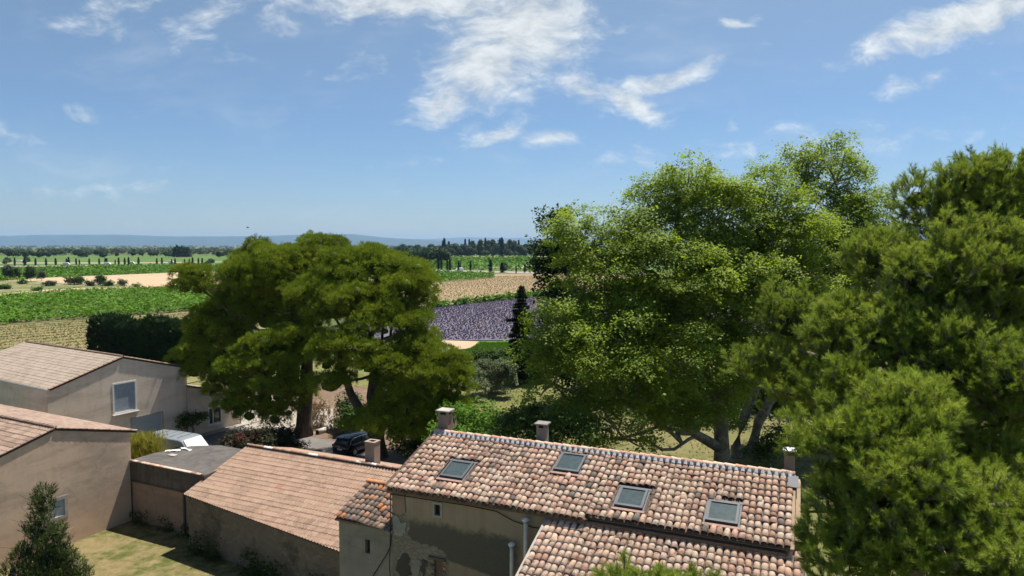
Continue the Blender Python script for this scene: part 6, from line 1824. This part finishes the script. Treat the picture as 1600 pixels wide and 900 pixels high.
# ---------------- cypresses, distant trees (built once, copied)
def crown_mesh(name, kind, seed, n_, mat):
    """unit tree, 1 m high, crown of leaf clumps"""
    rnd = np.random.RandomState(seed)
    pv, pf_ = proto_leaves(6, 3, .045, .075 if kind != 'cypress' else .05, rnd, .9)
    if kind == 'cypress':
        z = rnd.rand(n_) ** .8
        r = .115 * np.sin(np.clip((z * .93 + .07), 0, 1) ** .8 * math.pi) ** .6 * (1 - .35 * z)
        a = rnd.uniform(0, 6.28, n_)
        r = r * rnd.uniform(.6, 1.08, n_)
        P = np.stack([r * np.cos(a), r * np.sin(a), .02 + z * .97], 1)
        ax = np.stack([np.cos(a), np.sin(a), np.full(n_, 1.2)], 1)
    elif kind == 'poplar':
        z = rnd.rand(n_)
        r = (.10 * np.sin(z ** .8 * math.pi) + .03) * rnd.uniform(.4, 1.25, n_)
        a = rnd.uniform(0, 6.28, n_)
        P = np.stack([r * np.cos(a), r * np.sin(a), .12 + z * .88], 1)
        ax = np.stack([np.cos(a), np.sin(a), np.full(n_, .8)], 1)
    elif kind == 'fir':
        z = rnd.rand(n_) ** 1.3
        r = .26 * (1 - z) * rnd.uniform(.5, 1.1, n_) * (1 + .3 * np.sin(z * 40)) + .01
        a = rnd.uniform(0, 6.28, n_)
        P = np.stack([r * np.cos(a), r * np.sin(a), .08 + z * .92], 1)
        ax = np.stack([np.cos(a), np.sin(a), np.full(n_, .5)], 1)
    else:
        mm = []
        for k in range(7):
            q = rnd.normal(size=3) * np.array([.2, .2, .13])
            s = rnd.uniform(.16, .27)
            mm.append((q[0], q[1], .58 + q[2], s, s, s * .8))
        C, D = surface(mm, .062 * math.sqrt(400 / n_), rnd, .7, .92, .7)
        P, ax = C, D + np.array([0, 0, .4])
    N = len(P)
    V, F, T_ = scatter(pv, pf_, P, ax, rnd.uniform(.8, 1.5, N), np.clip(.5 + rnd.normal(size=N) * .2, 0, 1))
    o = mesh_np(name, V, F, T_, M[mat])
    me = o.data
    bpy.data.objects.remove(o)
    mb = MB(); mb.tube([(0, 0, 0), (0, 0, .35), (0, 0, .55)], [.022, .016, .008], 5)
    t = mb.build('trunk', M['bark_pine'])
    tm = t.data
    bpy.data.objects.remove(t)
    return me, tm
PR = {'cypress': [crown_mesh('crown', 'cypress', s, 420, 'leaf_cypress') for s in (1, 2, 3)],
      'poplar': [crown_mesh('crown', 'poplar', s, 420, 'leaf_poplar') for s in (4, 5)],
      'fir': [crown_mesh('crown', 'fir', s, 420, 'leaf_dark') for s in (6, 7)],
      'dark': [crown_mesh('crown', 'round', s, 420, 'leaf_dark') for s in (8, 9)],
      'round': [crown_mesh('crown', 'round', s, 420, 'leaf_far') for s in (10, 11, 12, 13)],
      'pale': [crown_mesh('crown', 'round', s, 300, 'leaf_poplar') for s in (14, 15)]}
def far_tree(kind, px, pybase, pytop, wide, label, group, cat='tree', nm=None):
    d = 18 * 1067 / (pybase - 383.2)
    X = (px - 800) / 1067 * d
    h = (pybase - pytop) / 1067 * d
    me, tm = R.choice(PR[kind])
    o = empty(nm or {'cypress': 'cypress_tree', 'poplar': 'poplar_tree', 'fir': 'fir_tree'}.get(kind, 'field_tree'), (X, d, 0), R.uniform(0, 6.28))
    o.scale = (h * wide, h * wide, h)
    tag(o, label, cat, group)
    c = bpy.data.objects.new('crown', me); link(c, o)
    c = bpy.data.objects.new('trunk', tm); link(c, o)
    return o
G1 = 'cypresses lining the far road on the left'
_o = 'first second third fourth fifth sixth seventh eighth ninth tenth eleventh twelfth thirteenth fourteenth fifteenth sixteenth seventeenth eighteenth nineteenth'.split()
ORD = _o + ['twentieth'] + ['twenty-' + q for q in _o[:9]] + ['thirtieth']
for px, yb, yt in ((23, 415.7, 403), (39, 415.3, 402), (55.5, 415.2, 404), (72, 415, 404), (87, 414.7, 403.5), (104, 414.2, 404), (107.5, 414.2, 402), (119, 413.9, 404), (124, 413.9, 406), (139.5, 413.7, 404), (155, 413.7, 404),
                   (164.5, 413.8, 403.5), (167, 413.8, 403.5), (180, 413.6, 406), (185.5, 413.6, 403), (195, 413.6, 403), (201, 413.5, 402), (216.5, 413.6, 402), (245, 414.8, 404), (253, 413.7, 403), (268.5, 413.9, 405), (273.5, 414.9, 404),
                   (288.5, 413.5, 405), (296, 413.5, 404.5), (301, 414.2, 402.5), (310, 413.9, 403.5), (316, 414.9, 403.5)):
    n_cy = globals().get('n_cy', 0) + 1
    far_tree('cypress', px, yb, yt, 1.15 if px > 30 else .9, ORD[n_cy - 1] + ' cypress from the left in the line along the far left road', G1)
G2 = 'cypresses along the road on the right'
for px, yb, yt, wd, lab in ((685, 421, 400, .9, 'cypress at the left end of the road row by the dark grove'), (689.5, 421.6, 402, .8, 'cypress tight beside the one by the dark grove'), (699, 423.4, 407, .9, 'left cypress of the pair just left of the white vehicle'), (703, 423, 405, .9, 'right cypress of the pair just left of the white vehicle'),
                            (716.3, 424.2, 408, .8, 'cypress directly in front of the white vehicle'), (719, 422, 409, .8, 'thinner cypress behind the white vehicle'), (735, 423.7, 408, .9, 'cypress standing alone right of the white vehicle'),
                            (766.5, 426, 406, 1.25, 'largest cypress of the road row'), (784.5, 426, 410, 1.7, 'broad dark cypress in front of a leafy bush'), (806.5, 427.6, 415.5, .8, 'smallest slim cypress of the road row'), (820, 426, 413, 1.1, 'cypress second from the right of the road row'),
                            (841.5, 428, 415.5, 1.1, 'cypress at the right end of the road row')):
    far_tree('cypress', px, yb, yt, wd, lab, G2)
far_tree('pale', 787, 425.5, 410, 1.1, 'leafy olive bush behind the broad cypress by the road', None, 'shrub')
far_tree('pale', 327, 414.5, 404, 1.6, 'wide feathery bush at the end of the left cypress row', None, 'shrub')
far_tree('pale', 9, 414, 402, 1.3, 'pale tree at the left end of the far road', None)
far_tree('pale', 40, 413, 401, 1.1, 'pale leafy tree behind the second cypress', None)
G3 = 'fir trees in the dark far clump'
for px, yt in ((273, 387), (277, 384), (281, 386), (285, 385), (289, 387), (293, 387), (296, 389)):
    far_tree('fir', px, 401.8, yt, 1.1, 'dark fir in the far pointed clump left of the pines', G3)
G4 = 'trees of the far belt on the left'
for i in range(70):
    px = R.uniform(-60, 400)
    yb = R.uniform(397.5, 404) if not (95 < px < 122 or 168 < px < 235) else R.uniform(395, 398)
    kd = R.choice(['round', 'round', 'dark', 'dark', 'round', 'fir'])
    if px < 22: kd = 'dark'
    far_tree(kd, px, yb, yb - R.uniform(8.5, 13.5) * (yb - 383) / 19, 1.15 if kd != 'fir' else .8, {'round': 'rounded green tree in the far belt on the left', 'dark': 'dark evergreen tree in the far belt on the left', 'fir': 'pointed conifer in the far belt on the left'}[kd], G4)
for px in (207, 223, 246, 259, 184): far_tree('dark', px, 402.2, R.uniform(391, 394), .8, 'isolated dark round tree on the far green field', G4)
G5 = 'trees of the grove on the right'
for i in range(15):
    px = 640 + i * 3.6 + R.uniform(-2, 2)
    far_tree('dark', px, R.uniform(407, 414) if px > 655 else R.uniform(404, 410), R.uniform(382, 389) if px < 672 else R.uniform(384, 393), 1.05, 'dense dark tree of the grove beside the pines', G5)
for i in range(14):
    px = 625 + i * 7 + R.uniform(-2, 2)
    far_tree('round', px, R.uniform(399, 402), R.uniform(378, 386), .85, 'green tree in the belt behind the dark grove', G5)
G6 = 'poplars and tall trees on the skyline at right'
for px, yt, wd, lab in ((693, 376, 1.0, 'tall pointed poplar left in the right-hand belt'), (694.5, 373, .8, 'pointed tip of poplar rising above the dark grove'), (701.5, 377.5, .9, 'slim conifer between grove and skyline poplars'), (727, 374, .62, 'thin dark poplar, first of the skyline pair'), (733.5, 374.5, .62, 'thin dark poplar, second of the skyline pair'),
                        (758.5, 372.5, .55, 'bare tipped poplar in the middle of the skyline'), (769, 375, .5, 'thin bare poplar right of the bare tipped one'), (784.3, 371.7, .75, 'tallest dark poplar on the right skyline'), (810.5, 376, .75, 'dark poplar before the rounded trees at right')):
    far_tree('cypress', px, 402.5 if px == 784.3 else 400.5, yt, wd, lab, G6, nm='poplar_tree')
for i, px in enumerate(np.linspace(690, 905, 40)):
    tall = 735 < px < 810
    far_tree('poplar' if tall and i % 2 else 'pale' if tall else 'round', px + R.uniform(-2, 2), R.uniform(399, 401.8), R.uniform(374, 380) if tall else R.uniform(377.5, 386), 1.3 if tall and i % 2 else .55 if tall else .9,
             'feathery tall tree in the right-hand belt' if tall else 'rounded tree in the right-hand belt', 'trees of the right-hand belt')
for i in range(26):
    far_tree('round', 690 + i * 8.2 + R.uniform(-3, 3), R.uniform(400, 401.5), R.uniform(389, 393), 1.3, 'low bushy tree at the foot of the right-hand belt', 'undergrowth trees of the right-hand belt')
# woods that read as one mass, out to the foot of the hills
rnd = np.random.RandomState(120)
def wood(n_, y0, y1, x0, x1, h, name='far_woods', mat='leaf_far', tb=.45):
    py = rnd.uniform(y0, y1, n_)
    d = 18 * 1067 / (py - 383.05)
    X = (rnd.uniform(x0, x1, n_) - 800) / 1067 * d
    pv, pf_ = proto_leaves(10, 30, .40, .30, rnd, .7)
    pv[..., 2] += .45
    P = np.stack([X, d, np.zeros(n_)], 1)
    V, F, T_ = scatter(pv, pf_, P, np.tile([0, 0, 1.], (n_, 1)), rnd.uniform(.7, 1.3, n_) * h, np.clip(tb + rnd.normal(size=n_) * .15, 0, 1))
    tag(mesh_np(name, V, F, T_, M[mat]), kind='stuff')
wood(1500, 386.2, 394.5, -120, 1400, 12)
wood(900, 384.6, 387, -120, 1500, 17)
wood(300, 393, 399.5, -60, 400, 11)

# ================================================================== VEHICLES
def wheel(parent, x, y, r, wd, sgn):
    o = empty('wheel', (x, y, r)); o.parent = parent
    mb = MB(); mb.tube([(0, -wd / 2, 0), (0, -wd / 2 + .03, 0), (0, wd / 2 - .03, 0), (0, wd / 2, 0)], [r * .93, r, r, r * .93], 20); mb.build('tyre', M['tyre'], o, smooth=False)
    mb = MB()
    mb.tube([(0, sgn * (wd / 2 - .01), 0), (0, sgn * (wd / 2 + .012), 0)], [r * .62, r * .6], 16)
    for k in range(5):
        a = k * 2 * math.pi / 5
        mb.box((math.cos(a) * r * .35, sgn * (wd / 2 + .02), math.sin(a) * r * .35), (r * .5, .02, r * .12), Matrix.Rotation(-a, 3, 'Y'))
    mb.build('rim', M['rim'], o)
def loft(parent, name, secs, mat, close=True):
    """secs: x and half profile [(y,z)...] from the centre bottom round to the centre top"""
    mb = MB()
    rings = []
    for x, pr in secs:
        rings.append([Vector((x, y, z)) for y, z in pr] + [Vector((x, -y, z)) for y, z in reversed(pr)])
    n_ = len(rings[0])
    vs = [v for r in rings for v in r]
    fs = [(i * n_ + k, i * n_ + (k + 1) % n_, (i + 1) * n_ + (k + 1) % n_, (i + 1) * n_ + k) for i in range(len(rings) - 1) for k in range(n_)]
    fs += [tuple(range(n_))[::-1], tuple((len(rings) - 1) * n_ + k for k in range(n_))]
    mb.add(vs, fs)
    o = mb.build(name, mat, parent, smooth=False)
    bv = o.modifiers.new('b', 'BEVEL'); bv.width = .03; bv.segments = 2; bv.limit_method = 'ANGLE'; bv.angle_limit = rad(25)
    for p in o.data.polygons: p.use_smooth = True
    return o
def suv(label, loc, head):
    t = empty('parked_car', loc, head)
    tag(t, label, 'car')
    def pr(w_, zb, zt, zc=None): return [(0, zb), (w_ * .86, zb), (w_ * .97, zb + .12), (w_, zb + .35), (w_ * .985, zt - .08), (w_ * .93, zt), (0, zt + (zc or 0))]
    loft(t, 'body', [(-2.22, pr(.78, .42, .78)), (-2.16, pr(.88, .3, .98)), (-1.95, pr(.92, .26, 1.06)), (-1.2, pr(.93, .24, 1.05)), (0, pr(.93, .24, 1.02)), (.9, pr(.93, .24, 1.0)), (1.5, pr(.92, .25, .97, .03)), (2.0, pr(.86, .28, .86, .03)), (2.2, pr(.72, .36, .66))], M['car_black'])
    def gh(w0, w1, zt): return [(0, .98), (w0, .98), (w1, zt - .06), (w1 * .88, zt), (0, zt + .02)]
    loft(t, 'windows', [(-2.05, gh(.84, .70, 1.22)), (-1.75, gh(.86, .66, 1.55)), (-1.2, gh(.87, .66, 1.60)), (.1, gh(.87, .67, 1.60)), (.55, gh(.87, .66, 1.53)), (1.2, gh(.84, .74, 1.08))], M['glass'])
    loft(t, 'roof', [(-2.0, [(0, 1.5), (.6, 1.5), (.63, 1.53), (.5, 1.55), (0, 1.56)]), (-1.7, [(0, 1.52), (.62, 1.54), (.655, 1.57), (.56, 1.61), (0, 1.63)]), (-.6, [(0, 1.56), (.63, 1.58), (.665, 1.6), (.56, 1.635), (0, 1.66)]), (.45, [(0, 1.52), (.62, 1.54), (.65, 1.56), (.55, 1.59), (0, 1.60)])], M['car_black'])
    for s in (-1, 1):
        for x0, x1 in ((-1.5, -1.42), (-.35, -.27)):
            mb = MB(); mb.tube([(x0, s * .88, .98), (x0 + .06, s * .69, 1.55)], .03, 5); mb.build('pillar', M['car_black'], t)
        mb = MB(); mb.tube([(-1.85, s * .875, 1.04), (-1.7, s * .80, 1.35), (-1.3, s * .74, 1.50), (-.2, s * .735, 1.52), (.4, s * .75, 1.46)], .018, 5); mb.build('window_trim', M['cap'], t)
        mb = MB(); mb.tube([(-1.6, s * .6, 1.66), (-.6, s * .6, 1.71), (.2, s * .6, 1.64)], .018, 5); mb.build('roof_rail', M['trim'], t)
        mb = MB(); mb.box((-2.08, s * .78, .93), (.18, .26, .14)); mb.build('tail_lamp', M['lamp_red'], t)
        mb = MB(); mb.box((2.05, s * .66, .72), (.16, .3, .12)); mb.build('headlight', M['lamp_clear'], t)
        mb = MB(); mb.box((.72, s * 1.0, 1.05), (.12, .2, .14)); mb.build('mirror', M['car_black'], t)
        for x in (-1.35, 1.38): wheel(t, x, s * .82, .35, .22, s)
    mb = MB(); mb.box((-2.235, 0, .68), (.02, .52, .12)); mb.build('number_plate', M['white'], t)
    mb = MB(); mb.box((-2.17, 0, .42), (.12, 1.5, .12)); mb.build('bumper_trim', M['trim'], t)
    mb = MB(); mb.tube([(-1.55, 0, 1.62), (-1.66, 0, 1.72), (-1.72, 0, 1.73)], [.03, .015, .01], 5); mb.build('antenna_fin', M['car_black'], t)
    return t
cp = (-14.569, 56.773, 0)
hd = math.atan2(.88, .475)
suv('black parked SUV seen from behind between the barn ridge and the forked pine', (cp[0] + 2.2 * math.cos(hd), cp[1] + 2.2 * math.sin(hd), .08), hd)

def van(label, loc, head, mat='car_silver', scale=1.0):
    t = empty('parked_van', loc, head)
    t.scale = (scale,) * 3
    tag(t, label, 'van')
    def pr(w_, zb, zt): return [(0, zb), (w_ * .9, zb), (w_, zb + .15), (w_, zt * .55), (w_ * .97, zt - .28), (w_ * .9, zt - .06), (w_ * .78, zt), (0, zt + .03)]
    loft(t, 'body', [(-2.6, pr(.93, .4, 2.25)), (-2.5, pr(.99, .35, 2.36)), (-1.0, pr(1.0, .3, 2.4)), (.9, pr(1.0, .3, 2.38)), (1.2, pr(.98, .3, 2.28)), (2.05, [(0, .3), (.86, .3), (.97, .45), (.97, .8), (.94, 1.15), (.9, 1.28), (.8, 1.33), (0, 1.38)]), (2.6, [(0, .35), (.78, .35), (.9, .5), (.9, .72), (.86, .9), (.8, .98), (.7, 1.02), (0, 1.06)]), (2.72, [(0, .4), (.7, .4), (.8, .5), (.8, .6), (.76, .72), (.7, .78), (.6, .82), (0, .84)])], M[mat])
    mb = MB(); ws = [Vector((1.17, -.76, 2.29)), Vector((1.17, .76, 2.29)), Vector((1.98, .84, 1.42)), Vector((1.98, -.84, 1.42))]
    ws = [v + Vector((.045, 0, .05)) for v in ws]
    lo_ = [v - Vector((.05, 0, .06)) for v in ws]
    mb.add(ws + lo_, [(0, 3, 2, 1), (4, 5, 6, 7), (0, 1, 5, 4), (1, 2, 6, 5), (2, 3, 7, 6), (3, 0, 4, 7)]); mb.build('windscreen', M['windscreen'], t)
    for s in (-1, 1):
        mb = MB(); mb.box((1.15, s * .985, 1.62), (.9, .04, .5)); mb.build('side_window', M['glass'], t)
        mb = MB(); mb.box((1.75, s * 1.12, 1.45), (.12, .22, .3)); mb.build('mirror', M['trim'], t)
        mb = MB(); mb.box((2.62, s * .68, .78), (.12, .24, .2)); mb.build('headlight', M['lamp_clear'], t)
        mb = MB(); mb.box((-2.6, s * .88, 1.1), (.06, .12, .4)); mb.build('tail_lamp', M['lamp_red'], t)
        for x in (-1.6, 1.75): wheel(t, x, s * .86, .34, .22, s)
    for x in (-1.6, -.9, -.2, .5):
        mb = MB(); mb.box((x, 0, 2.435), (.05, 1.3, .02)); mb.build('roof_rib', M[mat], t)
    mb = MB(); mb.box((-2.64, 0, .6), (.02, .52, .12)); mb.build('number_plate', M['white'], t)
    return t
vh = math.atan2(-.385, .92)
van('silver-white van with sunlit windscreen parked behind the flat garage roof', (-26.75, 54.1, .06), vh, scale=1.12)
for (px, py, hd_, lab) in ((717.5, 424.0, -2.5, 'white van driving on the far road among the cypresses'), (168, 414.2, .1, 'white car on the far left road below the cypresses'), (104, 414.6, .1, 'left white car behind a roadside cypress'), (206, 413.2, .1, 'pale boxy vehicle beyond the left road'), (268, 411.5, .1, 'small white vehicle by a far cypress'), (32, 410.5, .1, 'white vehicle on the far left track')):
    p = (18 * 1067 / (py - 383.2))
    van(lab, ((px - 800) / 1067 * p, p, .05), hd_, 'white', 1.05)

# ---------------- log and fallen branch under the pine, bird, far farmhouse
lg = empty('log', (-17.974, 64.454, 0))
tag(lg, 'bleached cut log lying under the thick-trunked pine', 'log')
mb = MB(); mb.tube([(-.5, -.6, .25), (-.1, -.1, .3), (.35, .9, .45)], [.3, .27, .2], 10); mb.build('stem', M['log'], lg, smooth=True)
mb = MB(); mb.tube([(-.52, -.625, .25), (-.51, -.61, .25)], [.24, .24], 10); mb.build('cut_end', M['dark'], lg)
rnd = np.random.RandomState(130)
bb = (-19.491, 66.525, 0)
fb2 = empty('fallen_branch', bb)
tag(fb2, 'hanging dry brown pine branch beside the thick trunk', 'branch')
n_ = 700
pos = np.stack([rnd.normal(size=n_) * .9, rnd.normal(size=n_) * .6, rnd.uniform(.1, 2.6, n_)], 1)
pv, pf_ = proto_needles(8, 9, .3, .03, 1.0, rnd, .1)
V, F, T_ = scatter(pv, pf_, pos, np.array([0, 0, -1.]) + rnd.normal(size=(n_, 3)) * .4, rnd.uniform(.7, 1.4, n_), rnd.rand(n_))
tag(mesh_np('needles', V, F, T_, M['needle_brown'], fb2), kind='stuff')
mb = MB(); mb.tube([(-.9, 0, .1), (0, 0, 1.2), (1.0, .3, 2.6)], [.06, .05, .03], 6); mb.build('stem', M['bark_pine'], fb2)

bdp = (-46.282, 120, 21.076)
bird = empty('bird', bdp, .4)
tag(bird, 'tiny dark bird in flight above the round-topped pine', 'bird')
mb = MB(); mb.tube([(-.26, 0, 0), (-.12, 0, .01), (.05, 0, .02), (.2, 0, .02), (.3, 0, .03)], [.02, .06, .075, .05, .01], 8); mb.build('body', M['trim'], bird, smooth=True)
for s in (-1, 1):
    mb = MB()
    mb.add([(.1, 0, .03), (-.08, 0, .03), (-.1, s * .3, .16), (.06, s * .3, .16), (-.16, s * .55, .1), (.0, s * .5, .1), (-.02, s * .3, .145), (-.02, s * .02, .0)], [(0, 1, 2, 3), (3, 2, 4, 5), (0, 3, 6, 7), (1, 7, 6, 2)])
    mb.build('wing', M['trim'], bird)

def far_house(px, py, wd, h, lab, rot=.1):
    d = 18 * 1067 / (py - 383.2); X = (px - 800) / 1067 * d
    t = empty('distant_house', (X, d, 0), rot)
    tag(t, lab, 'house')
    mb = MB(); mb.box((0, 0, h / 2), (wd, 9, h)); mb.build('walls', M['stucco_far'], t)
    mb = MB(); mb.add([(-wd / 2 - .4, -5, h), (wd / 2 + .4, -5, h), (wd / 2 + .4, 0, h + 1.7), (-wd / 2 - .4, 0, h + 1.7), (-wd / 2 - .4, 5, h), (wd / 2 + .4, 5, h), (-wd/2-.4, -5, h - .2), (wd/2+.4, -5, h - .2)], [(0, 1, 2, 3), (3, 2, 5, 4), (6, 7, 1, 0), (0, 3, 4), (1, 5, 2)]); mb.build('roof', M['romane'], t)
    for k in range(3):
        mb = MB(); mb.box((-wd / 3 + k * wd / 3, -4.53, h * .5), (1.1, .1, 1.4)); mb.build('window', M['dark'], t)
far_house(344, 398.5, 22, 5, 'long far farmhouse with reddish roof left of the pines')
far_house(267, 398, 16, 4, 'low pale far building left of the dark fir clump')

# ================================================================== HAZE
mh, th_ = bpy.data.materials.new('haze_air'), None
mh.use_nodes = True
mh.node_tree.nodes.clear()
th_ = NT(mh.node_tree)
pv_ = th_.n('ShaderNodeVolumePrincipled', Density=HAZE)
pv_.inputs['Color'].default_value = (.42, .66, 1.0, 1)
pv_.inputs['Anisotropy'].default_value = .1
th_.n('ShaderNodeOutputMaterial', Volume=pv_.outputs[0])
mb = MB(); mb.box((0, 0, 159), (54000, 54000, 322)); hz_o = mb.build('haze', mh)
tag(hz_o, kind='stuff')
